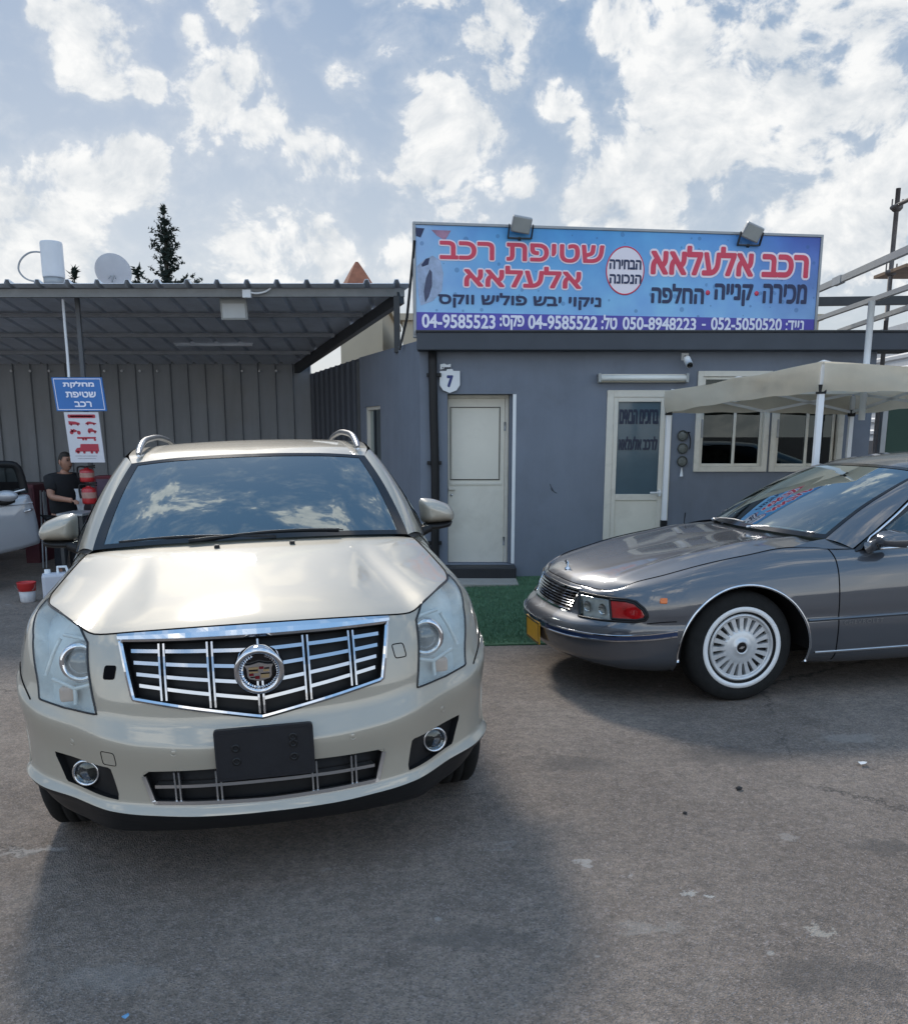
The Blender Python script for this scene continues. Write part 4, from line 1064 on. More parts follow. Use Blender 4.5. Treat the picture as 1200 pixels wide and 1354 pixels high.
def trim(sh, pts, name, mat, parent, side, prof, off=0.0, n=50, smooth=True):
    p = curve(pts, n) if smooth else resample(pts, n, closed=False)
    ij = sh.locate(p[:, 0], p[:, 1]); a = sh.at_ij(ij, off, side); b = sh.at_ij(ij, off+.01, side); nn = (b-a); nn /= np.linalg.norm(nn, axis=1, keepdims=True)
    mb = MB(); sweep(mb, a, nn, prof if side > 0 else [(-x, y) for x, y in prof][::-1]); return mb.build(name, mat, parent)
def strip(hw, d): return [(-hw, -.004), (-hw, d*.7), (-hw*.6, d), (hw*.6, d), (hw, d*.7), (hw, -.004)]

def build_sedan():
    sh = SEDAN; P = sh.P; ui, vi = sh.ui, sh.vi
    car = empty('sedan', label='dark grey long-nosed sedan with a whitewall tyre, parked side on at the right', cat='car', mat=SED_M)
    paint = paint_material('graphite_paint', (.062, .067, .080), .40, .45)
    x, y, z = sh.C[..., 0], sh.C[..., 1], sh.C[..., 2]; w = sh.Cw; U1, V1 = x.shape
    iu = np.arange(U1)[:, None] + 0*x.astype(int); iv = np.arange(V1)[None] + 0*x.astype(int)
    AZ, AR = .305, .412
    GRL = [(-.415,.655), (.415,.655), (.395,.528), (-.395,.528)]
    HLs = [(-.425,.632), (-.065,.636), (-.030,.527), (-.375,.520)]
    RED = [(-.052,.636), (.10,.637), (.175,.628), (.25,.592), (.275,.560), (.262,.542), (.20,.531), (-.018,.527)]
    hole = (iu < ui[5]) & inside(shrink(GRL, .004), x, z)
    lampo = [(-.435,.643), (.10,.648), (.185,.638), (.262,.60), (.292,.560), (.275,.532), (.20,.520), (-.38,.508)]
    hole |= inside(shrink(lampo, .004), w, z) & (iu < ui[8])
    arch = np.zeros(x.shape, bool); rims = {}
    for ya, rr in ((0.0, AR), (-2.944, .40)):
        hm = (np.hypot(y-ya, z-AZ) < rr) & (x > .6); arch |= hm; rims[ya] = (wheel_arch_snap(sh, ya, AZ, rr, hm), rr)
    rim = rim_snap(sh, hole, [(GRL, 'xz', (iu < ui[5]) & inside(shrink(GRL, .004), x, z)), (lampo, 'wz', inside(shrink(lampo, .004), w, z) & (iu < ui[8]))])
    def snap(p, i, j):
        if (i, j) in rim: return rim[(i, j)]
        for ya, (mk, rr) in rims.items():
            if mk[i, j]:
                d = np.array([p[1]-ya, p[2]-AZ]); L_ = np.linalg.norm(d)
                if L_ > 0: d = d/L_*rr; return np.array([p[0], ya+d[0], AZ+d[1]])
        return p
    ok = ~hole & ~arch
    sk = lambda m, n, s=1, both=False: sh.sub(ok & m, n, paint, car, side=s, both=both, snap=snap)
    bump = (iv < vi[8]) & (iu < ui[6]+8)
    sk(bump, 'front_bumper', both=True)
    fi_, dr, d2, q = ui[6]+8, ui[9]-6, ui[10]+10, ui[11]+6
    sk(~bump & (iu < ui[3]+4), 'header_panel', both=True)
    for s in (1, -1):
        sk(~bump & (iu >= ui[3]+4) & (iu < dr), 'fender', s); sk((iu >= dr) & (iu < d2), 'door', s); sk((iu >= d2) & (iu < q), 'door', s)
    sk(iu >= q, 'rear_body', both=True)
    mb = MB()
    for s in (1, -1):
        for ya, rr in ((0.0, AR), (-2.944, .40)):
            a = np.linspace(.0*math.pi, 1.0*math.pi, 30); n = len(a)
            mb.add([(s*.955, ya+rr*math.cos(t), AZ+rr*math.sin(t)) for t in a]+[(s*.55, ya+rr*math.cos(t), AZ+rr*math.sin(t)) for t in a], [(k, k+1, n+k+1, n+k) for k in range(n-1)], True)
            mb.add([(s*.55, ya+rr*math.cos(t), AZ+rr*math.sin(t)) for t in a], [tuple(range(n))])
    mb.box((-.60, .5, .21), (.60, -4.0, .27)); mb.box((-.52, .7, .27), (.52, -.5, .62)); mb.build('underbody', M_UNDER, car)
    for s in (1, -1):
        for ya, rr in ((0.0, AR), (-2.944, .40)):
            pts = []
            for t in np.linspace(-.06, math.pi*1.06, 60):
                yy, zz = ya+rr*math.cos(t), AZ+rr*math.sin(t)
                d = (P[..., 1]-yy)**2+(P[..., 2]-zz)**2 + 9*(P[..., 0] < .6); k = np.argmin(d); pts.append((s*(P.reshape(-1, 3)[k][0]+.002), yy, zz))
            pts = np.array(pts); pts[:, 0] = np.convolve(np.pad(pts[:, 0], 3, 'edge'), np.ones(7)/7, 'valid')
            mb = MB(); mb.tube(pts, .0085, 8); mb.build('wheel_arch_trim', M_CHROME, car)
    # hood
    top = sh.top(); qa, qe = ui[3]+2, ui[8]+10
    nf, ns = 36, 50
    fr = curve(top[:qa+1], nf); sd = curve(top[qa:qe+1], ns)
    cl = curve([top[0], (0,.845,.705), (0,.80,.730), (0,.66,.773), (0,.35,.832), (0,0,.882), (0,-.25,.915), (0,-.445,.942)], ns)
    cw = curve([(0,-.445,.942), (.35,-.47,.938), (.62,-.53,.928), top[qe]], nf)
    G = coons(fr, cw, cl, sd); a = np.abs(G[..., 0]); yy = G[..., 1]
    b = np.clip((.78-yy)/.3, 0, 1); b = b*b*(3-2*b)
    G[..., 2] += b*(.010*np.exp(-((a-.56)/.05)**2)) + .006*b*np.clip((.56-a)/.2, -1, 0)*0
    grid_obj(G, 'hood', paint, car, mirror=True)
    for s in (1, -1):
        mb = MB(); seam(mb, np.concatenate([fr[-2:], sd[1:]])*[s, 1, 1] + [0, 0, .001], .003); mb.build('hood_gap', M_GAP, car)
    mb = MB(); seam(mb, np.concatenate([fr[:0:-1]*[-1, 1, 1], fr]) + [0, .0, .001], .003); mb.build('hood_gap', M_GAP, car)
    for s in (1, -1):
        for st, v0 in ((dr, 1), (d2, 1), (q, 1)):
            mb = MB(); seam(mb, (P[st, vi[v0]:] + .0006*sh.N[st, vi[v0]:])*[s, 1, 1], .0035); mb.build('door_gap', M_GAP, car)
        mb = MB(); seam(mb, sh.line([(.285,.512), (.40,.521), (.50,.525)], .001, s, 16), .003); mb.build('bumper_gap', M_GAP, car)
        tb = lambda a_, b_: (a_, b_)
        # bumper strip, body ridge and sill trims
        trim(sh, [(-1.03,.412), (-.80,.412), (-.35,.414), (.0,.418), (.30,.434), (.51,.455)], 'bumper_strip', pbr('reflected_blue_strip', (.012, .03, .085), rough=.12, coat=.6, var=.05), car, s, strip(.016, .008), n=90)  # dark blue here is the reflected sky, put into the strip's base colour
        for dz in (.0155, -.0155): trim(sh, [(-1.03,.412+dz), (-.80,.412+dz), (-.35,.414+dz), (.0,.418+dz), (.30,.434+dz), (.51,.455+dz)], 'bumper_chrome', M_CHROME, car, s, strip(.0055, .012), n=90)
        trim(sh, [(1.40,.285), (1.9,.285), (2.6,.285), (3.4,.287)], 'sill_trim', M_SATIN, car, s, strip(.007, .007), n=70)
        trim(sh, [(1.355,.487), (1.9,.49), (2.6,.492), (3.4,.495)], 'body_ridge', paint, car, s, [(-.012,-.002),(-.006,.007),(.002,.009),(.012,-.001)], n=90)
        c_ = [(1.60,.872), (1.9,.872), (2.4,.877), (3.3,.888)]
        # door lettering
        a_, f_ = text_mesh('CHEVROLET', .012, spacing=1.25); a_ = (a_-a_.min(0))/(a_.max(0)-a_.min(0))
        if s < 0: ww = 1.59 + a_[:, 0]*.26
        else: ww = 1.85 - a_[:, 0]*.26
        mb = MB(); mb.add(sh.pt(ww, .449 + a_[:, 1]*.023, .0035, s), f_); mb.build('door_lettering', pbr('dull_emblem', (.16, .165, .17), rough=.35, metal=.6, var=.1), car)
        # side marker
        mp = round_poly([(.372,.632), (.372,.662), (.425,.662), (.428,.630)], .008); sh.patch(mp, 'side_marker', pbr('amber_lens', (.75, .16, .01), rough=.2, coat=.6, var=.1, vscale=60), car, s, .006, rings=3, n=32, thick=.008)
    # grille
    g = empty('grille'); g.parent = car
    mb = MB(); xz_patch(sh, GRL, -.05, mb=mb); wall(mb, xz_loop(sh, GRL, .0, 96), xz_loop(sh, GRL, -.051, 96)); mb.build('grille_backing', M_BLACK, g)
    mb = MB(); xs = np.linspace(-.408, .408, 50)
    for k in range(7):
        zz = .540+.0165*k; xs_ = np.linspace(-.40, .40, 50); a = sh.xz(xs_, np.full(50, zz+.0045), -.004); b = sh.xz(xs_, np.full(50, zz-.0045), .005); c = sh.xz(xs_, np.full(50, zz+.0035), -.03); n = 50
        mb.add(np.vstack([a, b, c]), [q_ for i in range(n-1) for q_ in ((i, i+1, n+i+1, n+i), (2*n+i, 2*n+i+1, i+1, i))], False)
    for xq in np.linspace(-.34, .34, 9):
        zz = np.linspace(.535, .648, 8); p = sh.xz(np.full(8, xq), zz, -.008); sweep(mb, p, np.tile([0, 1, 0], (8, 1)), [(-.0025, -.03), (-.0025, .002), (.0025, .002), (.0025, -.03)])
    mb.build('grille_bars', M_CHROME, g)
    mb = MB(); lp = resample(GRL, 140); path = sh.xz(lp[:, 0], lp[:, 1], 0); sweep(mb, path, np.tile([0, 1, .0], (140, 1)).astype(float), [(-.010, -.03), (-.008, .006), (.004, .007), (.009, -.004)], closed=True); mb.build('grille_frame', M_CHROME, g)
    # lamps
    for s in (1, -1):
        h = empty('headlight'); h.parent = car
        mb = MB(); sh.patch(lampo, '', None, None, s, -.035, rings=6, n=80, mb=mb); b = resample(lampo, 80); wall(mb, sh.pt(b[:, 0], b[:, 1], .002, s), sh.pt(b[:, 0], b[:, 1], -.036, s), flip=s < 0); mb.build('lamp_surround', M_BLACK, h)
        mb = MB(); sh.patch(HLs, '', None, None, s, -.028, rings=6, n=64, mb=mb); mb.build('reflector', pbr('lamp_reflector', (.66, .66, .64), rough=.25, metal=.25, var=.3, vscale=14), h)
        for w_ in (-.31, -.13):
            mb = MB(); p0 = sh.pt(w_, .578, -.02, s)[0]; mb.lathe([(.0, .0), (.022, .004), (.034, .014)], 20, M=Matrix.Translation(p0) @ Vector((s*.4, 1, 0)).to_track_quat('Z', 'Y').to_matrix().to_4x4()); mb.build('bulb_bowl', M_CHROME, h)
        sh.patch(HLs, 'lens', clear_dull(), h, s, .004, rings=6, n=64, thick=.012)
        mb = MB(); lp = resample(lampo, 100); mb.tube(sh.pt(lp[:, 0], lp[:, 1], .001, s), .0075, 8, closed=True); mb.build('lamp_gasket', M_BLACK, h)
        r_ = empty('corner_lamp'); r_.parent = car
        mb = MB(); sh.patch(RED, '', None, None, s, .004, rings=8, n=72, thick=.012, mb=mb); mb.build('red_lens', pbr('red_lens', (.36, .008, .01), rough=.12, coat=1, var=.25, vscale=22), r_)
        mb = MB(); lp = resample(RED, 90); mb.tube(sh.pt(lp[:, 0], lp[:, 1], .004, s), .0075, 6, closed=True); mb.build('lens_gasket', M_BLACK, r_)
    # yellow plate
    pl = empty('number_plate'); pl.parent = car
    Mx = Matrix(((1,0,0,0),(0,0,1,0),(0,1,0,0),(0,0,0,1))); Mp = Matrix.Translation((0, 1.035, .335)) @ Mx
    mb = MB(); mb.prism(round_poly([(-.16,-.075), (.16,-.075), (.16,.075), (-.16,.075)], .01), .008, Mp); mb.build('plate', pbr('plate_yellow', (.62, .33, .02), rough=.4, var=.15, vscale=20), pl)
    mb = MB()
    for a_ in (((-.155,-.07),(.155,-.062)), ((-.155,.062),(.155,.07)), ((-.155,-.062),(-.148,.062)), ((.148,-.062),(.155,.062))): mb.prism([(a_[0][0],a_[0][1]),(a_[1][0],a_[0][1]),(a_[1][0],a_[1][1]),(a_[0][0],a_[1][1])], .002, Mp, z0=.0075)
    mb.build('plate_border', M_BLACK, pl)
    # hood ornament
    o = empty('hood_ornament'); o.parent = car; k = int(np.argmin(abs(cl[:, 1]-.79))); b0 = Vector(cl[k])
    mb = MB(); mb.lathe([(.022, -.004), (.02, .006), (.008, .012), (.005, .035), (0, .036)], 16, M=Matrix.Translation(b0)); mb.build('ornament_base', M_CHROME, o)
    mb = MB(); bowtie(mb, Matrix.Translation(b0+Vector((0, .004, .045))) @ Matrix(((1,0,0,0),(0,0,1,0),(0,1,0,0),(0,0,0,1))), .075, .03, .006); mb.build('ornament_emblem', M_CHROME, o)
    # glass house
    bl, br = (.735,-.615,.938), (.62,-1.38,1.315)
    ws_b = curve([(0,-.43,.958), (.35,-.46,.955), (.60,-.53,.946), bl], 30); ws_t = curve([(0,-1.27,1.352), (.35,-1.30,1.343), br], 30)
    ctr = curve([(0,-.43,.958), (0,-.86,1.185), (0,-1.27,1.352)], 24); sdw = curve([bl, (.695,-.98,1.165), br], 24)
    W = coons(ws_b, ws_t, ctr, sdw); grid_obj(W, 'windscreen', windscreen_mat('sedan_windscreen', (.5, .66, .66), .5, 1.75), car, mirror=True)
    nrm = np.cross(np.gradient(W, axis=0), np.gradient(W, axis=1)); nrm /= np.linalg.norm(nrm, axis=2, keepdims=True)
    if nrm[5, 10, 1] < 0: nrm = -nrm
    Wf = W + nrm*.0025; f_ = np.concatenate([Wf[:0:-1]*[-1, 1, 1], Wf], 0); n_, m_ = f_.shape[:2]
    mb = MB(); mb.add(f_.reshape(-1, 3), [(i*m_+j, (i+1)*m_+j, (i+1)*m_+j+1, i*m_+j+1) for i in range(n_-1) for j in range(m_-1) if i < 1 or i >= n_-2 or j < 1 or j >= m_-2], True); mb.build('windscreen_border', M_GLOSSBLACK, car)
    side_o = curve([(.862,-.72,.888), (.82,-.98,1.06), (.755,-1.22,1.215), (.675,-1.50,1.325)], 24)
    rf_s = curve([br, (.655,-1.55,1.352), (.675,-2.0,1.385), (.67,-2.6,1.375), (.63,-3.0,1.33)], 40); rf_c = curve([(0,-1.27,1.352), (0,-1.45,1.388), (0,-1.95,1.425), (0,-2.6,1.415), (0,-3.08,1.37)], 40)
    rf_b = curve([(0,-3.08,1.37), (.35,-3.06,1.36), (.63,-3.0,1.33)], 30)
    grid_obj(coons(ws_t, rf_b, rf_c, rf_s), 'roof', paint, car, mirror=True)
    for s in (1, -1):
        A_ = np.stack([sdw, sdw*.5+side_o*.5+[0, .012, .012], side_o], 0); A_ = interp([0, 1, 2], A_, np.linspace(0, 2, 9)); grid_obj(A_*[s, 1, 1], 'pillar', paint, car, flip=s < 0)
        C_ = np.stack([np.array([bl, (.76,-.50,.930), (.785,-.36,.903)]), np.array([(.862,-.72,.888), (.85,-.62,.890), (.82,-.5,.893)])], 0)
        q_ = MB(); q_.add(np.vstack([C_[0], C_[1]])*[s, 1, 1], [(0, 1, 4, 3), (1, 2, 5, 4)]); q_.build('cowl_corner', paint, car)
        i0, i1 = int(ui[9]), int(ui[13]); belt = curve(top[i0:i1+1] + [0, 0, -.012], 40)
        ru = curve([side_o[0], side_o[8], side_o[16], side_o[23], rf_s[20], rf_s[30], rf_s[39]], 40)
        ru[:, 2] -= .012
        Gs = np.stack([belt*(1-t)+ru*t for t in np.linspace(0, 1, 10)], 1); Gs[..., 0] += .025*np.sin(np.linspace(0, math.pi, 10))[None]
        grid_obj(Gs*[s, 1, 1], 'window_frame', M_GLOSSBLACK, car, flip=s > 0)
        for a0, b0_ in ((4, 18), (20, 31)): grid_obj((Gs[a0:b0_, 1:9]+[.004, 0, 0])*[s, 1, 1], 'side_window', glass('side_glass', (.3, .36, .38), 1.55, .3), car, flip=s > 0)
        mb = MB(); ch = np.vstack([Gs[1:36, 0], ]) + [.012, 0, .006]; mb.tube(ch*[s, 1, 1], .008, 6); mb.build('window_chrome', M_CHROME, car)
        mb = MB(); ch = curve(np.vstack([Gs[1, 0][None], Gs[2:8, 9], Gs[8:30, 9]]) + [.014, 0, -.004], 60); mb.tube(ch*[s, 1, 1], .008, 6); mb.build('window_chrome', M_CHROME, car)
        h = empty('side_mirror'); h.parent = car
        mb = MB(); ol = round_poly([(.905,1.0), (1.06,.992), (1.09,.95), (1.075,.905), (.93,.893), (.905,.92)], .03, 5); dome_prism(mb, ol*[s, 1], .13, -.93); mb.tube(np.array([(.88,-.80,.89), (.93,-.84,.915)])*[s, 1, 1], .035, 10); mb.build('mirror_shell', paint, h)
        mb = MB(); mb.add([(s*p[0], -.932, p[1]) for p in round_poly([(.915,.992), (1.05,.985), (1.078,.95), (1.065,.912), (.935,.90)], .02)], [tuple(range(25))]); mb.build('mirror_glass', M_CHROME, h)
        mb = MB(); p_ = [sh.pt(2.42, .80, .012, s)[0], sh.pt(2.62, .80, .012, s)[0]]; mb.bar(p_[0], p_[1], .02, .03); mb.build('door_handle', M_CHROME, car)
    tl = curve(top[int(ui[13]):][::-1], 30); grid_obj(np.stack([tl*(1-t)+rf_b*t for t in np.linspace(0, 1, 8)], 1), 'rear_window', glass('side_glass', (.3, .36, .38), 1.55, .3), car, mirror=True)
    # cowl, wipers, aerial
    mb = MB(); v = []
    for k in range(nf):
        c0 = cw[k]; v += [(c0[0], c0[1]+.003, c0[2]-.012), (c0[0]*.985, c0[1]-.07, c0[2]-.012)]
    vv = [(-a_, b_, c_) for a_, b_, c_ in v[::-1]]; mb.add(v, [(2*k, 2*k+2, 2*k+3, 2*k+1) for k in range(nf-1)]); mb.add([(-a_, b_, c_) for a_, b_, c_ in v], [(2*k, 2*k+1, 2*k+3, 2*k+2) for k in range(nf-1)]); mb.build('cowl', M_BLACK, car)
    for a_, b_ in (((-.10,-.435,.963), (-.60,-.575,.968)), ((.55,-.50,.955), (.05,-.475,.983))):
        mb = MB(); a_, b_ = np.array(a_), np.array(b_); mb.tube(curve([a_, a_*.5+b_*.5+[0, -.01, .012], b_], 12), [.010]*4+[.007]*8, 6); mb.tube(curve([b_+(a_-b_)*.5+[0,-.02,.008], b_, b_+(b_-a_)*.12], 10), .007, 6); mb.build('wiper', M_SATIN, car)
    mb = MB(); mb.tube([(.70,-.34,.90), (.70,-.35,1.0)], .004, 6); mb.lathe([(.014, 0), (.012, .02), (0, .022)], 12, M=Matrix.Translation((.70,-.34,.895))); mb.build('aerial', M_BLACK, car)
    mb = MB(); mb.box((-.70, -.65, .7), (.70, -1.10, .93), .05); mb.box((-.75, -3.5, .25), (.75, -.6, .42)); mb.build('dashboard', M_DASH, car)
    for xx in (.36, -.36): mb = MB(); mb.box((xx-.26, -2.0, .40), (xx+.26, -1.45, .58), .06); mb.box((xx-.25, -2.15, .5), (xx+.25, -1.98, 1.06), .06); mb.box((xx-.12, -2.12, 1.08), (xx+.12, -2.03, 1.2), .04); mb.build('seat', M_SEAT, car)
    mb = MB(); mb.tube([(-.36+.19*math.cos(t), -1.30+.08*math.sin(t), .90+.17*math.sin(t)) for t in np.linspace(0, 2*math.pi, 28)[:-1]], .014, 8, closed=True); mb.tube([(-.36, -1.0, .8), (-.36, -1.28, .90)], .05, 10); mb.build('steering_wheel', M_DASH, car)
    for s in (1, -1):
        for ya in (0.0, -2.944): sedan_wheel(car, Matrix.Translation((s*.80, ya, .335)) @ Matrix.Rotation(R(90*s), 4, 'Y'))
    return car
def clear_dull():
    m = glass('dull_clear_lens', (.93, .95, .94), 1.5, .9)
    return m
build_sedan()
# ================================================================ the office and what hangs on it
M_WALL = pbr('blue_grey_render', (.185, .207, .250), rough=.9, var=.07, vscale=2.2, bump=.25, bscale=180, spec=.25, dirt=(.150, .165, .195), dirt_amt=.55, dirt_scale=1.3)
def streaks(m, amt=.16):
    """rain streaks: noise drawn out along the height, laid over the paint colour"""
    nt = m.node_tree; N, L = nt.nodes.new, nt.links.new; b = nt.nodes['Principled BSDF']; src = b.inputs['Base Color'].links[0].from_socket
    tc = N('ShaderNodeTexCoord'); mp = N('ShaderNodeMapping'); mp.inputs['Scale'].default_value = (2.6, 2.6, .45); L(tc.outputs['Object'], mp.inputs[0])
    n = N('ShaderNodeTexNoise'); n.inputs['Scale'].default_value = 1.6; n.inputs['Detail'].default_value = 7; n.inputs['Roughness'].default_value = .68; L(mp.outputs[0], n.inputs['Vector'])
    mr = N('ShaderNodeMapRange'); L(n.outputs[0], mr.inputs[0]); mr.inputs[1].default_value = .38; mr.inputs[2].default_value = .68; mr.inputs[3].default_value = 1 + amt*.5; mr.inputs[4].default_value = 1 - amt
    mx = N('ShaderNodeMix'); mx.data_type = 'RGBA'; mx.blend_type = 'MULTIPLY'; mx.inputs[0].default_value = 1; L(src, mx.inputs[6]); L(mr.outputs[0], mx.inputs[7]); L(mx.outputs[2], b.inputs['Base Color'])
streaks(M_WALL, .045)
M_FASCIA = pbr('dark_fascia', (.052, .060, .075), rough=.65, var=.12, vscale=3)
M_ALU = pbr('cream_aluminium', (.66, .62, .54), rough=.42, var=.05, vscale=4, dirt=(.40, .37, .31), dirt_amt=.4, dirt_scale=4)
M_DOOR = pbr('cream_door', (.70, .66, .57), rough=.5, var=.05, vscale=3, dirt=(.54, .50, .42), dirt_amt=.5, dirt_scale=2.5)
M_WHITE = pbr('white_paint', (.74, .75, .76), rough=.5, var=.05)
M_DKMETAL = pbr('dark_metal', (.045, .047, .05), rough=.5, metal=.3, var=.15)
M_GREY = pbr('grey_metal', (.32, .33, .34), rough=.45, metal=.4, var=.12)
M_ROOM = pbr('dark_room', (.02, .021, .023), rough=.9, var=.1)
M_PANE = glass('window_glass', (.45, .52, .55), 1.36, .3)
FY = 10.39
def wall_with_openings(mb, x0, x1, z0, z1, ops, y, depth, M=None):
    """front skin in the plane y with real reveals; ops = (x0, z0, x1, z1)"""
    xs = sorted({x0, x1, *[o[0] for o in ops], *[o[2] for o in ops]}); zs = sorted({z0, z1, *[o[1] for o in ops], *[o[3] for o in ops]})
    xs = [q for q in xs if x0 <= q <= x1]; zs = [q for q in zs if z0 <= q <= z1]
    for a, b in zip(xs, xs[1:]):
        for c, d in zip(zs, zs[1:]):
            mx, mz = (a+b)/2, (c+d)/2
            if any(o[0] < mx < o[2] and o[1] < mz < o[3] for o in ops): continue
            mb.add([(a, y, c), (b, y, c), (b, y, d), (a, y, d)], [(0, 1, 2, 3)], False, M)
            mb.add([(a, y+depth, c), (b, y+depth, c), (b, y+depth, d), (a, y+depth, d)], [(3, 2, 1, 0)], False, M)
    for o in ops:
        a, c, b, d = o; e = y+depth
        mb.add([(a,y,c),(a,e,c),(a,e,d),(a,y,d), (b,y,c),(b,e,c),(b,e,d),(b,y,d)], [(0,1,2,3), (7,6,5,4), (3,2,6,7), (0,4,5,1)], False, M)
    mb.add([(x0,y,z0),(x0,y+depth,z0),(x0,y+depth,z1),(x0,y,z1)], [(3,2,1,0)], False, M); mb.add([(x1,y,z0),(x1,y+depth,z0),(x1,y+depth,z1),(x1,y,z1)], [(0,1,2,3)], False, M)
    mb.add([(x0,y,z1),(x1,y,z1),(x1,y+depth,z1),(x0,y+depth,z1)], [(0,1,2,3)], False, M)
def frame_box(mb, x0, z0, x1, z1, y0, y1, w, M=None):
    for a in ((x0, z0, x0+w, z1), (x1-w, z0, x1, z1), (x0+w, z0, x1-w, z0+w), (x0+w, z1-w, x1-w, z1)): mb.box((a[0], y0, a[1]), (a[2], y1, a[3]), .004, M)

office = empty('office_building', (0, 0, 0), label='single-storey blue-grey office with a dark flat fascia under the big blue signboard', cat='building')
DOOR1 = (-.072, .20, .664, 2.10); DOOR2 = (1.715, .06, 2.40, 2.125); WIN1 = (2.70, 1.265, 3.49, 2.33); WIN2 = (3.545, 1.265, 4.32, 2.33)
mb = MB(); wall_with_openings(mb, -.375, 4.64, -.3, 2.56, [DOOR1, DOOR2, WIN1, WIN2], FY, .24)
mb.build('front_wall', M_WALL, office)
# the splayed side wall: painted part, then the dark stretch inside the shelter
A0, A1, A2 = Vector((-.375, FY, 0)), Vector((-1.27, 12.67, 0)), Vector((-2.30, 14.9, 0))
d1 = (A1-A0); L1 = d1.length; M1 = Matrix.Translation(A1) @ Matrix.Rotation(math.atan2(-d1.y, -d1.x), 4, 'Z')     # x runs from A1 to A0
mb = MB()
def side_x(px):     # photo column -> distance from A1 along the side wall
    p = on_plane(px, 560, A0, (d1.y, -d1.x, 0)); return (p.xy - A1.xy).length
sx0, sx1 = side_x(483), side_x(503)
sw = (sx0, .25, sx1, 2.02)
wall_with_openings(mb, 0, L1-.002, -.3, 2.67, [sw], 0, .2, M1); mb.build('side_wall', M_WALL, office)
w = empty('window'); w.parent = office
mb = MB(); frame_box(mb, sw[0], sw[1], sw[2], sw[3], .02, .09, .045, M1); mb.box((sw[0]+.04, .03, 1.0), (sw[2]-.04, .08, 1.05), 0, M1); mb.build('frame', M_ALU, w)
mb = MB(); mb.add([M1 @ Vector(p) for p in ((sw[0]+.04,.06,sw[1]+.04),(sw[2]-.04,.06,sw[1]+.04),(sw[2]-.04,.06,sw[3]-.04),(sw[0]+.04,.06,sw[3]-.04))], [(0,1,2,3)]); mb.build('pane', M_PANE, w)
mb = MB(); mb.add([(-.36, 10.62, 2.56), (4.63, 10.62, 2.56), (4.63, 15.5, 2.56), (-2.2, 15.5, 2.56), (-1.2, 12.6, 2.56)], [(0,1,2,3,4)]); mb.build('flat_roof', M_FASCIA, office)
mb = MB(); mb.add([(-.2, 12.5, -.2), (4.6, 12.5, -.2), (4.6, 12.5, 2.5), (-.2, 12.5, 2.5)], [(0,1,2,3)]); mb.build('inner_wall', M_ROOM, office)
mb = MB(); mb.box((4.40, 10.64, -.2), (4.63, 15.5, 2.54)); mb.build('end_wall', M_WALL, office)
mb = MB(); mb.box((-.40, 10.20, 2.552), (5.02, 10.70, 2.735), .008); mb.build('fascia', M_FASCIA, office)
mb = MB(); mb.box((-.41, 10.185, 2.737), (5.03, 10.71, 2.757), .004); mb.build('fascia_cap', M_DKMETAL, office)
# door one: solid two-panel door, deep in its reveal, with a white corner strip
d = empty('door'); d.parent = office
x0, z0, x1, z1 = DOOR1
mb = MB(); mb.box((x0+.002, 10.56, z0+.002), (x1-.09, 10.62, z1-.04), .004); mb.build('door_leaf', M_DOOR, d)
mb = MB(); mb.box((x0+.045, 10.552, 1.16), (x1-.155, 10.559, 1.95), .003); mb.box((x0+.03, 10.549, 1.095), (x1-.12, 10.558, 1.125), .003); mb.build('upper_panel', M_DOOR, d)
for zz in (.45, 1.75): mb = MB(); mb.tube([(x1-.088, 10.545, zz-.05), (x1-.088, 10.545, zz+.05)], .012, 8); mb.build('hinge', M_GREY, d)
mb = MB(); mb.lathe([(0, .012), (.012, .012), (.014, 0)], 14, M=Matrix.Translation((x0+.045, 10.552, .98)) @ Matrix.Rotation(R(90), 4, 'X')); mb.build('lock', M_SATIN, d)
mb = MB()
for a in ((x0+.028, 1.150, x1-.142, 1.158), (x0+.028, 1.957, x1-.142, 1.965), (x0+.028, 1.158, x0+.036, 1.957), (x1-.150, 1.158, x1-.142, 1.957)): mb.box((a[0], 10.553, a[1]), (a[2], 10.558, a[3]))
mb.build('gasket', M_BLACK, d)
mb = MB(); mb.box((x1-.088, 10.545, z0+.002), (x1-.045, 10.625, z1-.038), .004); mb.box((x0+.002, 10.545, z1-.038), (x1-.045, 10.625, z1-.002), .004); mb.build('door_frame', M_ALU, d)
mb = MB(); mb.box((x1-.043, 10.45, z0+.002), (x1-.002, 10.63, z1-.002), .003); mb.build('reveal_lining', M_WALL, d)
mb = MB(); mb.box((x0+.01, 10.535, 1.035), (x0+.09, 10.55, 1.06), .005); mb.build('handle', M_ALU, d)
mb = MB(); mb.box((x1-.012, FY-.006, z0+.01), (x1+.026, FY-.002, z1-.003), .001); mb.build('corner_strip', M_WHITE, d)
# door two: frame, glazed upper half with two lines of lettering, solid lower half
d = empty('door'); d.parent = office
x0, z0, x1, z1 = DOOR2
mb = MB(); frame_box(mb, x0-.02, z0, x1+.02, z1+.015, FY-.02, FY+.05, .075); mb.build('door_frame', M_ALU, d)
mb = MB(); frame_box(mb, x0+.056, z0+.02, x1-.056, z1-.06, FY-.012, FY+.03, .05); mb.box((x0+.106, FY-.010, .93), (x1-.106, FY+.028, 1.0), .004); mb.build('sash', M_ALU, d)
mb = MB(); mb.box((x0+.104, FY+.002, z0+.07), (x1-.104, FY+.02, .93)); mb.build('lower_panel', M_DOOR, d)
mb = MB(); mb.add([(x0+.104,FY+.010,1.0),(x1-.104,FY+.010,1.0),(x1-.104,FY+.010,z1-.108),(x0+.104,FY+.010,z1-.108)], [(0,1,2,3)]); mb.build('pane', pbr('door_film', (.075, .115, .14), rough=.16, var=.12, vscale=3), d)
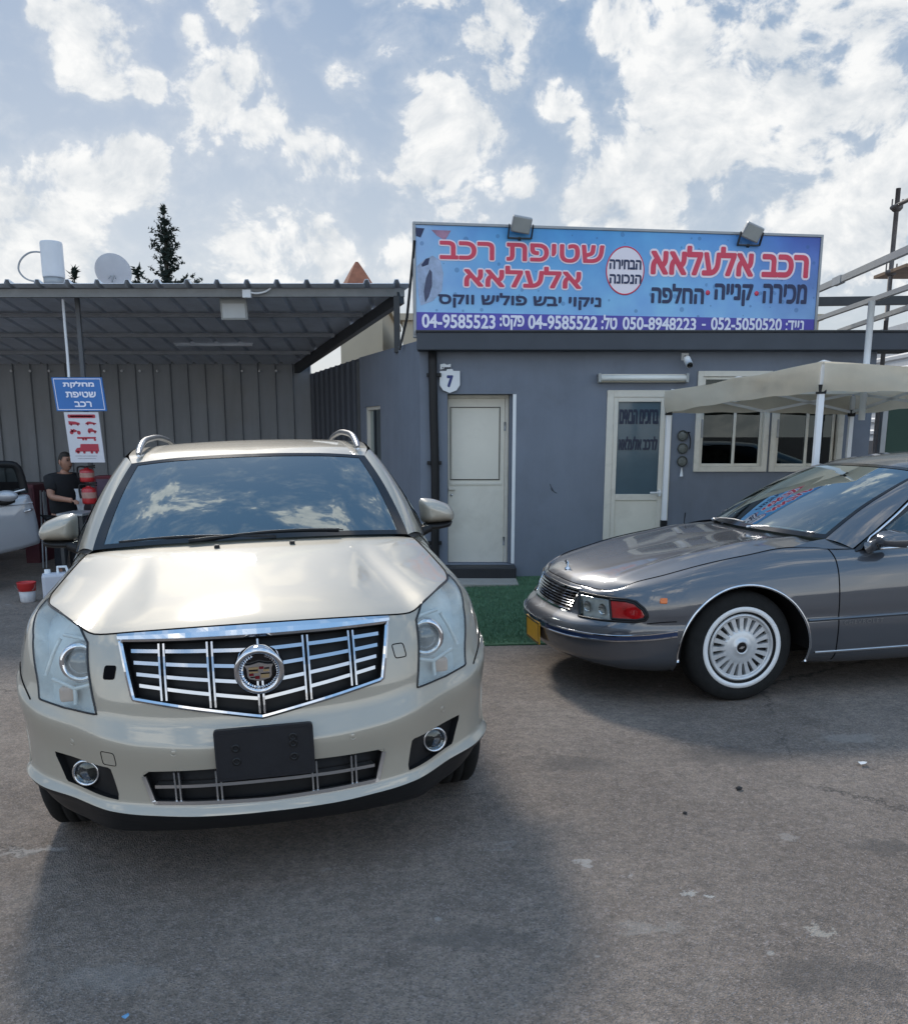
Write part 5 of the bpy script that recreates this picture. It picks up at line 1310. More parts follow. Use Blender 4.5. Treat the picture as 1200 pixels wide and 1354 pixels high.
def heb(s): return s[::-1]
M_INK = pbr('dark_blue_ink', (.012, .02, .045), rough=.5, var=.0)
for k, (s_, zz) in enumerate(((heb('ברוכים הבאים'), 1.775), (heb('לרכב אלעלאא'), 1.49))):
    mb = MB(); lettering(mb, s_, (0, FY+.006, 0), (1, 0, 0), (0, 0, 1), (x0+.125, zz, x1-.125, zz+(.16 if k == 0 else .15)), .035, 0); mb.build('lettering', M_INK, d)
mb = MB(); mb.box((x1-.10, FY-.07, .98), (x1-.075, FY-.01, 1.05), .004); mb.box((x1-.20, FY-.075, 1.01), (x1-.07, FY-.06, 1.03), .004); mb.build('handle', M_WHITE, d)
# windows
def window(x0, z0, x1, z1, mid, open_w):
    w = empty('window'); w.parent = office
    mb = MB(); frame_box(mb, x0-.015, z0-.015, x1+.015, z1+.015, FY-.025, FY+.08, .06); mb.build('frame', M_ALU, w)
    mb = MB(); frame_box(mb, x0+.046, z0+.046, mid+.02, z1-.046, FY-.005, FY+.025, .03); frame_box(mb, mid-.012, z0+.046, x1-.046-open_w, z1-.046, FY+.030, FY+.06, .03); mb.build('sash', M_ALU, w)
    mb = MB()
    mb.add([(x0+.07,FY+.012,z0+.07),(mid,FY+.012,z0+.07),(mid,FY+.012,z1-.07),(x0+.07,FY+.012,z1-.07)], [(0,1,2,3)]); mb.add([(mid,FY+.045,z0+.07),(x1-.07-open_w,FY+.045,z0+.07),(x1-.07-open_w,FY+.045,z1-.07),(mid,FY+.045,z1-.07)], [(0,1,2,3)]); mb.build('panes', M_PANE, w)
    mb = MB(); mb.box((x0+.05, FY-.012, z0+.36), (x0+.075, FY-.005, z0+.56), .003); mb.build('latch', M_GREY, w)
window(*WIN1, 3.12, .0); window(*WIN2, 3.93, .02)

# doorstep and threshold slab
mb = MB(); mb.box((-.12, 10.14, gz(.3)-.05), (.70, 10.62, .195), .012); tag(mb.build('doorstep', pbr('black_step', (.018, .018, .02), rough=.6, var=.2), None), 'black raised step below the solid cream door', 'step')
mb = MB(); mb.box((-.10, 9.72, gz(.3)-.02), (.70, 10.13, gz(.3)+.045), .01); tag(mb.build('paving_slab', pbr('pale_concrete', (.30, .28, .25), rough=.9, var=.12, bump=.2), None), 'pale flat slab on the artificial grass in front of the black step', 'slab')
# downpipe
mb = MB(); pp = [(-.235, FY-.05, 2.55), (-.225, FY-.055, 1.9), (-.21, FY-.05, 1.2), (-.215, FY-.05, .35), (-.21, FY-.06, .06)]; mb.tube(curve(pp, 24), .047, 14)
for z_ in (2.3, 1.35, .45): mb.box((-.30, FY-.06, z_-.02), (-.14, FY-.002, z_+.02), .004)
tag(mb.build('drainpipe', M_BLACK, None), 'black drainpipe down the corner of the office by the number plaque', 'pipe')
# house number plaque
o = empty('house_number_plaque', (0, 0, 0), label='small white shield plaque with a blue 7 above the solid door', cat='plaque')
c = at(594.5, 503, FY-.02); sh_ = [(-.11,.10), (-.04,.10), (-.03,.12), (.03,.12), (.04,.10), (.11,.10), (.112,-.05), (.075,-.105), (0,-.135), (-.075,-.105), (-.112,-.05)]
MF = lambda p: Matrix.Translation(p) @ Matrix(((1,0,0,0),(0,0,-1,0),(0,1,0,0),(0,0,0,1)))
mb = MB(); mb.prism(sh_, .012, MF(c)); mb.prism([(-.105,.115), (-.065,.125), (-.06,.14), (.005,.14), (.01,.118), (.01,.175), (-.03,.165), (-.06,.178), (-.105,.17)], .012, MF(c)); mb.build('plaque', M_WHITE, o)
mb = MB(); lettering(mb, '7', c + Vector((0, -.013, 0)), (1, 0, 0), (0, 0, 1), (-.033, -.075, .038, .055), .07, .001); mb.build('numeral', pbr('navy_print', (.02, .035, .16), rough=.5, var=0), o)
mb = MB()
for k in range(4): mb.box(c + Vector((-.085+.026*k, -.0145, .128)), c + Vector((-.070+.026*k, -.013, .14)))
mb.build('crest_marks', M_INK, o)
# wall lamp, camera
o = empty('wall_lamp', label='long cream fluorescent wall lamp above the glazed door', cat='lamp')
p0, p1 = at(790, 500, FY-.06), at(909, 500, FY-.06)
mb = MB(); mb.box((p0.x, FY-.055, p0.z-.045), (p1.x, FY-.001, p0.z+.045), .01); mb.build('lamp_body', M_ALU, o)
mb = MB(); mb.tube([(p0.x+.03, FY-.085, p0.z), (p1.x-.03, FY-.085, p0.z)], .030, 16); mb.build('diffuser', pbr('milk_diffuser', (.74, .74, .70), rough=.35, var=.04), o)
mb = MB()
for x_ in (p0.x, p1.x-.03): mb = MB(); mb.box((x_, FY-.12, p0.z-.05), (x_+.03, FY-.0, p0.z+.05), .01); mb.build('end_cap', pbr('grey_cap', (.35, .36, .35), rough=.5), o)
o = empty('security_camera', label='small white security camera under the dark fascia', cat='camera')
c = at(908, 478, FY-.12)
mb = MB(); mb.tube([c+Vector((0, .02, .03)), c+Vector((.01, -.08, -.045))], .038, 16); mb.build('housing', M_WHITE, o)
mb = MB(); mb.tube([c+Vector((.010, -.075, -.042)), c+Vector((.012, -.088, -.051))], .030, 16); mb.build('lens', M_GLOSSBLACK, o)
mb = MB(); mb.tube([c+Vector((0, .12, .06)), c+Vector((0, .02, .05))], .018, 8); mb.box(c+Vector((-.04, .105, .02)), c+Vector((.04, .12, .10)), .005); mb.build('bracket', M_WHITE, o)
# hanging wall ornament of three rings
o = empty('wall_ornament', label='dark hanging ornament of three discs and a pale tassel beside the window', cat='wall ornament')
for (px, py) in ((902, 576), (902, 593), (901.5, 610)):
    c = at(px, py, FY-.02); mb = MB(); mb.lathe([(.046, 0), (.056, .006), (.060, .0), (.056, -.008), (.046, -.008)], 28, M=MF(c)); mb.build('ring', pbr('bronze_ring', (.06, .065, .06), rough=.4, metal=.5, var=.2), o)
    mb = MB(); mb.lathe([(0, .004), (.020, .004), (.03, .001), (.047, -.004)], 24, M=MF(c)); mb.build('disc', pbr('patina_disc', (.17, .18, .16) if py < 580 else (.085, .095, .10), rough=.5, var=.3, vscale=40) if False else pbr('patina_disc', (.13, .14, .13), rough=.5, var=.4, vscale=30), o)
c = at(900.5, 624, FY-.02); mb = MB(); mb.tube([c+Vector((0, 0, .05)), c, c+Vector((0, 0, -.05))], [.006, .013, .02], 8); mb.build('tassel', M_WHITE, o)
mb = MB(); mb.tube(curve([at(909, 571, FY-.015), at(912, 580, FY-.015), at(911, 594, FY-.015)], 10), .006, 6); mb.tube([at(903, 572, FY-.015), at(912, 571.5, FY-.015)], .005, 6); mb.build('cord', M_BLACK, o)
# a scrape in the render
mb = MB(); mb.tube(curve([at(727, 640, FY-.001), at(729, 646, FY-.001), at(731, 649, FY-.001), at(736, 652, FY-.001)], 12), [.004]*4+[.009]*3+[.004]*5, 5); tag(mb.build('wall_scrape', M_FASCIA, None), 'short dark scratch mark on the blank blue-grey wall', 'scratch')
# artificial grass
def turf_mat():
    m = pbr('artificial_grass', (.085, .17, .095), rough=.85, var=.35, vscale=40, bump=.9, bscale=260, spec=.2, dirt=(.06, .115, .068), dirt_amt=.6, dirt_scale=5); return m
mb = MB(); cs = [(-.75, 6.98), (1.75, 6.93), (2.6, 6.9), (2.6, 10.4), (-.37, 10.4), (-.75, 9.2)]
mb.add([(x, y, gz(x)+.012) for x, y in cs] + [(x, y, gz(x)-.01) for x, y in cs], [tuple(range(6))] + [(i, (i+1) % 6, 6+(i+1) % 6, 6+i)[::-1] for i in range(6)])
turf = mb.build('artificial_turf', turf_mat(), None); tag(turf, 'strip of green artificial turf between the two parked cars and the office', 'artificial grass')
v = []; f = []; rg = random.Random(3)
for k in range(36000):
    x = rg.uniform(-.62, 1.75); y = rg.uniform(6.99, 10.30); a = rg.uniform(0, 6.28); h = rg.uniform(.016, .032); c_, s_ = math.cos(a)*.0035, math.sin(a)*.0035; z = gz(x)+.011; n = len(v)
    v += [(x-c_, y-s_, z), (x+c_, y+s_, z), (x+rg.uniform(-.014, .014), y+rg.uniform(-.014, .014), z+h)]; f.append((n, n+1, n+2))
obj('blades', v, f, pbr('grass_blade', (.10, .20, .11), rough=.7, var=.4, vscale=8), turf)['kind'] = 'stuff'

# ================================================================ the big signboard
SO, SU = Vector((-.405, 10.28, 2.716)), Vector((4.518, .642, 0)).normalized()
SV = Vector((0, 0, 1)); SN = SU.cross(SV); SW, SH = 4.575, 1.115
def suv_(px, py):
    p = on_plane(px, py, SO, SN) - SO; return p.dot(SU), p.dot(SV)
def sbox(x0, y0, x1, y1, sl=0.0):
    a = suv_(x0, y1); b = suv_(x1, y0 + sl); c = suv_(x0, y0); return (a[0], a[1], b[0], c[1])
def print_mat():
    m = bpy.data.materials.new('printed_banner'); m.use_nodes = True; nt = m.node_tree; N, L = nt.nodes.new, nt.links.new; b = nt.nodes['Principled BSDF']; b.inputs['Roughness'].default_value = .45
    tc = N('ShaderNodeTexCoord'); mp = N('ShaderNodeMapping'); L(tc.outputs['Object'], mp.inputs[0])
    sep = N('ShaderNodeSeparateXYZ'); L(tc.outputs['Object'], sep.inputs[0])
    rp = N('ShaderNodeValToRGB'); mr = N('ShaderNodeMapRange'); L(sep.outputs[0], mr.inputs[0]); mr.inputs[2].default_value = SW; L(mr.outputs[0], rp.inputs[0])
    e = rp.color_ramp.elements; e[0].position = 0; e[0].color = (.30, .46, .72, 1); e[1].position = 1; e[1].color = (.05, .10, .42, 1)
    for pos, c in ((.10, (.15, .38, .70)), (.22, (.07, .33, .68)), (.42, (.06, .30, .65)), (.60, (.12, .38, .72)), (.82, (.09, .28, .66)), (.93, (.05, .12, .46))):
        q = e.new(pos); q.color = (*c, 1)
    # lighter towards the lower half of the print
    mz = N('ShaderNodeMapRange'); L(sep.outputs[2], mz.inputs[0]); mz.inputs[1].default_value = SH; mz.inputs[2].default_value = .2; mz.inputs[4].default_value = .62
    mx = N('ShaderNodeMix'); mx.data_type = 'RGBA'; L(mz.outputs[0], mx.inputs[0]); L(rp.outputs[0], mx.inputs[6]); mx.inputs[7].default_value = (.34, .60, .86, 1)
    # printed water drops
    vo = N('ShaderNodeTexVoronoi'); vo.inputs['Scale'].default_value = 11; L(tc.outputs['Object'], vo.inputs['Vector']); s2 = N('ShaderNodeSeparateColor'); L(vo.outputs['Color'], s2.inputs[0])
    r_ = N('ShaderNodeMath'); r_.operation = 'MULTIPLY'; L(s2.outputs[0], r_.inputs[0]); r_.inputs[1].default_value = .36
    ls = N('ShaderNodeMath'); ls.operation = 'LESS_THAN'; L(vo.outputs['Distance'], ls.inputs[0]); L(r_.outputs[0], ls.inputs[1])
    n2 = N('ShaderNodeMath'); n2.operation = 'GREATER_THAN'; L(s2.outputs[1], n2.inputs[0]); n2.inputs[1].default_value = .55
    ml = N('ShaderNodeMath'); ml.operation = 'MULTIPLY'; L(ls.outputs[0], ml.inputs[0]); L(n2.outputs[0], ml.inputs[1]); ms = N('ShaderNodeMath'); ms.operation = 'MULTIPLY'; L(ml.outputs[0], ms.inputs[0]); ms.inputs[1].default_value = .45
    m2 = N('ShaderNodeMix'); m2.data_type = 'RGBA'; L(ms.outputs[0], m2.inputs[0]); L(mx.outputs[2], m2.inputs[6]); m2.inputs[7].default_value = (.03, .12, .30, 1)
    ns = N('ShaderNodeTexNoise'); ns.inputs['Scale'].default_value = 3; ns.inputs['Detail'].default_value = 6; L(tc.outputs['Object'], ns.inputs['Vector'])
    m3 = N('ShaderNodeMix'); m3.data_type = 'RGBA'; m3.blend_type = 'OVERLAY'; m3.inputs[0].default_value = .35; L(m2.outputs[2], m3.inputs[6]); L(ns.outputs[0], m3.inputs[7])
    L(m3.outputs[2], b.inputs['Base Color'])
    return m
sign = empty('signboard', SO, math.atan2(SU.y, SU.x), 'wide blue shop signboard with red and navy lettering on the flat roof', 'sign')
def spart(mb, name, mat, p=sign):
    o = mb.build(name, mat, p); return o
# local frame of the sign: x along, -y out of the face, z up
mb = MB(); mb.box((0, .0, 0), (SW, .045, SH)); spart(mb, 'panel', print_mat())
mb = MB()
for a in (((-.03,-.012,-.03),(SW+.03,.06,-.002)), ((-.03,-.012,SH+.002),(SW+.03,.06,SH+.03)), ((-.03,-.012,-.002),(-.002,.06,SH+.002)), ((SW+.002,-.012,-.002),(SW+.03,.06,SH+.002))): mb.box(*a, .003)
spart(mb, 'frame', M_GREY)
def sl(px, py): u, v = suv_(px, py); return u, v
M_RED = pbr('print_red', (.66, .05, .10), rough=.45, var=.05); M_PINK = pbr('print_pale', (.88, .74, .80), rough=.45, var=.03); M_NAVY = pbr('print_navy', (.014, .025, .085), rough=.45, var=.05)
M_VIOLET = pbr('print_violet', (.085, .07, .40), rough=.45, var=.12, vscale=2); M_LILAC = pbr('print_white', (.82, .82, .92), rough=.45, var=.03)
zb = suv_(552, 412.5)[1]
mb = MB(); mb.box((.002, -.002, .002), (SW-.002, -.0005, zb)); spart(mb, 'phone_band', M_VIOLET)
def sign_text(name, s_, x0, y0, x1, y1, yr0, yr1, off, mat, outline=None, lift=.004):
    """bbox from photo pixels: left edge spans y0..y1 at x0, right edge spans yr0..yr1 at x1"""
    a = sl(x0, y1); b = sl(x1, yr1); c = sl(x0, y0); d = sl(x1, yr0)
    box = (a[0], (a[1]+b[1])/2, b[0], (c[1]+d[1])/2)
    if outline:
        mb = MB(); lettering(mb, s_, (0, -lift+.001, 0), (1, 0, 0), (0, 0, 1), box, outline[0], 0, ref=off); spart(mb, name+'_outline', outline[1])
    mb = MB(); lettering(mb, s_, (0, -lift-.0012, 0), (1, 0, 0), (0, 0, 1), box, off, 0); spart(mb, name, mat)
sign_text('red_lettering', heb('שטיפת רכב'), 581, 317, 798, 343, 325, 349, .045, M_RED, (.115, M_PINK))
sign_text('red_lettering', heb('אלעלאא'), 613, 352, 768, 379, 352, 382, .045, M_RED, (.115, M_PINK))
sign_text('navy_lettering', heb('ניקוי יבש פוליש ווקס'), 579, 386, 794, 407, 390, 410, .04, M_NAVY)
sign_text('red_lettering', heb('רכב אלעלאא'), 859, 323, 1067, 363, 330, 368, .045, M_RED, (.115, M_PINK))
for s_, xa, xb in (('החלפה', 860, 929.5), ('קנייה', 943, 993.5), ('מכירה', 1007, 1065)): sign_text('navy_lettering', heb(s_), xa, 374.5, xb, 401 if s_ != 'קנייה' else 404, 376, 402 if s_ != 'קנייה' else 405, .04, M_NAVY)
for px, py in ((935, 387), (999.5, 388)):
    u, v = sl(px, py); mb = MB(); mb.lathe([(0, .002), (.026, .002), (.026, 0)], 20, M=Matrix.Translation((u, -.003, v)) @ Matrix.Rotation(R(90), 4, 'X')); spart(mb, 'red_dot', M_RED)
for s_, xa, xb, ya, yb in (('04-9585523', 557.5, 654.5, 415.5, 434), (heb('פקס:'), 660, 692.5, 416.5, 437), ('04-9585522', 697.5, 789, 417, 435.5), (heb('טל:'), 794, 815, 416, 435.5), ('050-8948223', 822, 919, 419.5, 436.5), ('-', 927, 932, 428, 430.5), ('052-5050520', 938.5, 1032, 420, 437), (heb('נייד:'), 1037, 1061, 423.5, 438)):
    sign_text('phone_lettering', s_, xa, ya, xb, yb, ya+.7, yb+.7, .035, M_LILAC, lift=.006)
u, v = sl(826, 358)
TQ = Matrix.Translation((u, -.002, v)) @ Matrix.Rotation(R(90), 4, 'X') @ Matrix.Diagonal((.93, 1.08, 1, 1))
mb = MB(); mb.lathe([(.236, .002), (.222, .002), (.222, 0), (.236, 0)], 64, M=TQ, closed=True); spart(mb, 'badge_ring', M_RED)
mb = MB(); mb.lathe([(0, .002), (.222, .002)], 64, M=TQ); spart(mb, 'badge', pbr('print_badge', (.82, .76, .82), rough=.45, var=.03))
for s_, ya, yb in (('הבחירה', 343, 356), ('הנכונה', 362.5, 375)): sign_text('badge_lettering', heb(s_), 805, ya, 847, yb, ya+.8, yb+.8, .05, M_NAVY, lift=.006)
# printed picture at the left end: a pale car nose with its wheel
M_PALEPRINT = pbr('print_pale_car', (.34, .42, .58), rough=.5, var=.35, vscale=9)
def sprint(name, pts, mat, o):
    mb = MB(); mb.add([(*(lambda q: (q[0], -o, q[1]))(sl(x, y)),) for x, y in pts], [tuple(range(len(pts)-1, -1, -1))]); spart(mb, name, mat)
sprint('printed_car', [(551,352),(561,343),(572,338),(582,345),(586,362),(584,385),(572,398),(556,404),(553,390)], M_PALEPRINT, .0022)
sprint('printed_window', [(557,350),(563,342),(568,341),(566,350),(558,353)], M_NAVY, .0030)
sprint('printed_wheel', [(563,368),(568,356),(571,360),(571,378),(567,392),(562,400),(560,386)], pbr('print_wheel', (.06, .07, .13), rough=.5, var=.3, vscale=20), .0034)
sprint('printed_tag', [(549,301),(561,302),(556,314),(550,312)], M_NAVY, .0026)
sprint('printed_smear', [(570,304),(596,305),(588,318),(578,312)], pbr('print_smear', (.38, .20, .30), rough=.5, var=.3, vscale=9), .0026)
# braces behind the board
for u_ in (.5, 2.3, 4.1):
    mb = MB(); mb.bar((u_, .05, SH*.9), (u_, .8, .02), .04, .04); mb.bar((u_, .07, 0), (u_, .07, SH), .04, .04, up=(1, 0, 0)); spart(mb, 'brace', M_GREY)
mb = MB(); a = at(546, 345, 10.25); mb.tube([at(548, 318, 10.27), at(546, 340, 10.27), at(538, 420, 10.6), at(528, 462, 10.9)], .016, 8); tag(mb.build('stay_cable', M_DKMETAL, None), 'thin dark stay running down from the left edge of the signboard', 'stay')
# floodlights on the sign's top edge
def floodlight(px, py, tilt, label):
    c = on_plane(px, py, SO - SN*-.10, SN); o = empty('floodlight', c, math.atan2(SU.y, SU.x), label, 'floodlight', 'floodlights on the signboard')
    T = Matrix.Rotation(R(tilt), 4, 'Y') @ Matrix.Rotation(R(24), 4, 'X')
    mb = MB(); mb.box((-.104, -.03, -.082), (.104, .035, .082), .012, T)
    for k in range(6): mb.box((-.09+.036*k-.004, .03, -.07), (-.09+.036*k+.004, .055, .07), 0, T)
    mb.build('lamp_body', M_GREY, o)
    mb = MB(); mb.box((-.09, -.034, -.068), (.09, -.031, .068), 0, T); mb.build('lamp_glass', pbr('lamp_face', (.33, .34, .33), rough=.25, var=.08), o)
    mb = MB(); mb.bar((-.128, .0, .0), (-.128, .08, -.12), .012, .03); mb.bar((.128, .0, .0), (.128, .08, -.12), .012, .03); mb.bar((-.13, .08, -.12), (.13, .08, -.12), .03, .012); mb.bar((0, .08, -.12), (0, .14, -.14), .03, .03); mb.build('bracket', M_DKMETAL, o)
floodlight(689, 297, 8, 'nearly level grey floodlight on the signboard top, above the left red lettering')
floodlight(994, 307, 20, 'tilted grey floodlight at the right end of the signboard top')
# ================================================================ the wash shelter on the left
M_SHEET = pbr('dull_sheet_metal', (.66, .70, .76), rough=.6, metal=.2, var=.14, vscale=1.5, dirt=(.56, .57, .59), dirt_amt=.5, dirt_scale=1.2)
M_PANEL = pbr('grey_wall_panel', (.20, .21, .225), rough=.6, metal=.0, var=.08, vscale=1.3, dirt=(.19, .185, .18), dirt_amt=.5, dirt_scale=.9)
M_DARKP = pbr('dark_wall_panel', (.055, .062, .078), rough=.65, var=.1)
CF, CB = 11.1, 14.85
zf = at(270, 379, CF).z; zbk = at(250, 481, CB).z
def roof_z(y): return zf + (zbk - zf)*(y-CF)/(CB-CF)
shel = empty('wash_shelter', label='open-fronted lean-to shelter with a ribbed grey sheet roof and steel beams', cat='shelter')
xr0 = at(541, 378, CF).x; xr1 = -2.42
def yend(x): return min(CB+.1, CF + (CB-CF)*(xr0-x)/(xr0-xr1)) if x > xr1-.06 else CB+.1
v = []; f = []; cols = []
x = -9.5
while x < xr0 - .05:
    for dx, dz in ((0, 0), (.255, 0), (.275, .045), (.315, .045), (.335, 0)):
        if x+dx < xr0: cols.append((x+dx, dz))
    x += .342
cols.append((xr0, 0))
for (x, dz) in cols:
    ye = yend(x)
    for k in range(6):
        y = CF-.12 + (ye-CF+.12)*k/5; v.append((x, y, roof_z(y)+dz))
n = len(cols); f = [(i*6+k, (i+1)*6+k, (i+1)*6+k+1, i*6+k+1) for i in range(n-1) for k in range(5)]
o = obj('roof_sheet', v, f, M_SHEET, shel); md = o.modifiers.new('t', 'SOLIDIFY'); md.thickness = .006
def beam(name, p, q, w, h, mat=M_DKMETAL): mb = MB(); mb.bar(p, q, w, h); return mb.build(name, mat, shel)
beam('front_beam', (-9.5, CF+.05, zf-.075), (xr0-.06, CF+.05, zf-.06), .06, .09, pbr('beam_grey', (.22, .225, .225), rough=.6, var=.15))
for y in (12.05, 13.0, 13.95): beam('purlin', (-9.5, y, roof_z(y)-.05), (xr0-.15-(y-CF)*(xr0-xr1)/(CB-CF), y, roof_z(y)-.05), .04, .05, pbr('purlin_grey', (.20, .21, .23), rough=.6, var=.15))
beam('edge_beam', (xr0-.10, CF+.02, zf-.12), (xr1-.05, CB, zbk-.075), .08, .13)
mb = MB(); p = at(525, 452, 11.12); mb.box((p.x-.035, 11.09, 2.60), (p.x+.035, 11.16, zf-.10), .004); mb.build('post', M_DKMETAL, shel)
mb = MB(); p = at(118, 600, 11.45); mb.box((p.x-.025, 11.44, gz(p.x)-.05), (p.x+.025, 11.49, roof_z(11.45)-.02), .004); mb.build('post', pbr('grey_post', (.11, .115, .125), rough=.6, var=.12), shel)
mb = MB(); mb.box((-8.9, 11.1, -.4), (-8.8, 11.2, zf-.1), .004); mb.build('post', M_SHEET, shel)
# small white dots along the head of the back wall
# back wall of standing-seam panels
bw = empty('panel_wall', label='grey ribbed metal wall closing the back of the shelter', cat='wall')
v = []; cols = []; x = -10.5
while x < -2.18:
    for dx, dy in ((0, 0), (.245, 0), (.255, -.035), (.265, -.035), (.275, 0)): cols.append((x+dx, CB+dy))
    x += .275
cols = [c for c in cols if c[0] < -2.14]
mb = MB()
for (x, y) in cols: v += [(x, y, -.45), (x, y, zbk+.03)]
mb.add(v, [(2*i, 2*i+2, 2*i+3, 2*i+1) for i in range(len(cols)-1)]); mb.build('panels', M_PANEL, bw)
mb = MB()
for px in (15, 40, 65, 138, 161, 185, 208, 320, 343, 365):
    c = at(px, 490.5, CB-.05); mb.lathe([(0, .02), (.016, .014), (.02, 0)], 10, M=MF(c))
mb.build('white_dots', M_WHITE, bw)['kind'] = 'stuff'
mb = MB(); mb.box((-10.5, CB-.09, -.45), (-2.9, CB-.05, .92)); mb.build('dado', pbr('dark_dado', (.045, .03, .035), rough=.7, var=.3, vscale=2), bw)
# dark panelled stretch between the shelter and the painted side wall
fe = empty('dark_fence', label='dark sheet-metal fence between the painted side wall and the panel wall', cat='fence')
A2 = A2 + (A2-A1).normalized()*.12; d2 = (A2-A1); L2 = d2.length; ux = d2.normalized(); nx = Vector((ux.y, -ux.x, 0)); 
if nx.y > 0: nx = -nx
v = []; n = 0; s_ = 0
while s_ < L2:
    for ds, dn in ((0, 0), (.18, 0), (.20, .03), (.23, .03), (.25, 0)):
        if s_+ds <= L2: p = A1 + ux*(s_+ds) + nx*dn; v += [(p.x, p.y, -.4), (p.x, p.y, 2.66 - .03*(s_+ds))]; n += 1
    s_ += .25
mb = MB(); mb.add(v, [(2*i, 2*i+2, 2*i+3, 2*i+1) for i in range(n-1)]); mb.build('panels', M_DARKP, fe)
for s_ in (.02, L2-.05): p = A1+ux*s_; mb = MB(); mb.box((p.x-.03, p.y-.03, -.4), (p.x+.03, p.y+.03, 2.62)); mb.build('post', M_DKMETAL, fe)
# panel lamp under the front beam
o = empty('shelter_lamp', label='flat pale square lamp hanging under the shelter roof', cat='lamp'); c = at(309.5, 408, CF+.25)
T = Matrix.Translation(c) @ Matrix.Rotation(R(12), 4, 'X')
mb = MB(); mb.box((-.16, -.02, -.13), (.16, .03, .13), .012, T); mb.build('lamp_body', pbr('grey_cap', (.35, .36, .35), rough=.5), o)
mb = MB(); mb.box((-.135, -.026, -.105), (.135, -.021, .06), .004, T); mb.build('lamp_glass', pbr('lamp_face_pale', (.55, .57, .57), rough=.3, var=.05), o)
mb = MB(); mb.bar(c+Vector((-.09, .02, .12)), c+Vector((-.09, .04, .28)), .015, .03); mb.bar(c+Vector((.09, .02, .12)), c+Vector((.09, .04, .28)), .015, .03); mb.build('bracket', M_GREY, o)
mb = MB(); mb.tube(curve([at(325, 384, CF+.0), at(338, 388, CF-.02), at(350, 386, CF-.02), at(358, 381, CF)], 14), .012, 6); mb.box(at(326, 390, CF-.03)+Vector((-.05, 0, -.03)), at(326, 390, CF-.03)+Vector((.05, .06, .06)), .006); tag(mb.build('junction_cable', M_WHITE, None), 'white cable and junction box at the front edge of the shelter roof', 'cable')
for (xa, ya, xb, yb, Y, lb) in ((225, 420, 330, 424, 12.6, 'upper thin fluorescent tube under the shelter roof'), (232, 456, 334, 453, 13.6, 'lower thin fluorescent tube under the shelter roof')):
    a, b = at(xa, ya, Y), at(xb, yb, Y); mb = MB(); mb.tube([a, Vector((b.x, b.y, a.z))], .02, 10); mb.box((a.x-.02, a.y-.03, a.z+.012), (b.x+.02, a.y+.03, a.z+.05), .004); tag(mb.build('fluorescent_tube', M_SHEET, None), lb, 'lamp', 'tubes under the shelter roof')
# things on the shelter roof
o = empty('roof_antenna_drum', label='white upright drum with a thin pipe loop on the shelter roof', cat='water drum'); a, b = at(72, 371, 11.6), at(67.5, 320, 11.6)
mb = MB(); ax = (b-a); Q = Matrix.Translation(a) @ ax.to_track_quat('Z', 'Y').to_matrix().to_4x4(); h = ax.length; mb.lathe([(0, .03), (.125, .03), (.128, .05), (.128, h-.02), (.122, h), (0, h+.012)], 40, M=Q); mb.build('drum', pbr('pale_drum', (.60, .61, .63), rough=.45, var=.05), o)
mb = MB(); mb.lathe([(.10, -.06), (.12, -.05), (.12, .03), (.0, .03)], 32, M=Q); mb.box(a+Vector((-.28, -.08, -.10)), a+Vector((.20, .1, -.05)), .005); mb.build('drum_base', M_GREY, o)
mb = MB(); mb.tube(curve([at(57, 334, 11.6), at(40, 334, 11.6), at(27, 345, 11.6), at(25, 357, 11.6), at(34, 368, 11.6), at(50, 372, 11.6)], 30), .011, 8); mb.build('pipe_loop', M_GREY, o)
o = empty('satellite_dish', label='round grey satellite dish on the shelter roof', cat='satellite dish'); c = at(150, 359, 12.0); Q = Matrix.Translation(c) @ Vector((-.1, .88, .45)).to_track_quat('Z', 'Y').to_matrix().to_4x4()
mb = MB(); mb.lathe([(0, -.06), (.08, -.056), (.15, -.04), (.20, -.012), (.218, 0), (.222, .004), (.20, -.004), (.15, -.03), (.08, -.046), (0, -.05)], 40, M=Q); mb.build('dish', pbr('dish_grey', (.42, .42, .44), rough=.5, var=.06), o)
mb = MB(); mb.tube([c+Vector((0, 0, -.05)), c+Vector((0, .08, -.12)), c+Vector((0, .10, -.42))], .02, 8); mb.build('mast', M_GREY, o)
mb = MB(); mb.tube([c+Vector((0, -.06, -.14)), c+Vector((.0, -.02, -.02))], .01, 6); mb.tube([c+Vector((-.05, -.06, -.1)), c+Vector((.0, -.02, -.02))], .006, 6); mb.tube([c+Vector((.05, -.06, -.1)), c+Vector((.0, -.02, -.02))], .006, 6); mb.build('back_bracket', M_GREY, o)

streaks(M_SHEET, .08); streaks(M_PANEL, .10)
# ---- hanging signs
def quad_frame(tl, tr, bl, Y): return at(*tl, Y), at(*tr, Y), at(*bl, Y)
o = empty('hanging_sign', label='blue rectangular sign with three lines of white lettering', cat='sign')
Y = 11.2; TL, TR, BL = quad_frame((68, 499), (134.5, 499), (75.5, 543.5), Y); U_, V_ = TR-TL, TL-BL; Lw, Lh = U_.length, V_.length
Mq = Matrix((( U_.x, 0, V_.x, BL.x), (U_.y, 1, V_.y, BL.y), (U_.z, 0, V_.z, BL.z), (0, 0, 0, 1)))
mb = MB(); mb.box((0, 0, 0), (1, .02, 1), 0, Mq); mb.build('panel', pbr('sign_blue', (.03, .16, .46), rough=.45, var=.06), o)
mb = MB()
for a in ((.03, .035, .97, .055), (.03, .945, .97, .965), (.03, .055, .042, .945), (.958, .055, .97, .945)): mb.box((a[0], -.003, a[1]), (a[2], -.001, a[3]), 0, Mq)
mb.build('border_line', M_LILAC, o)
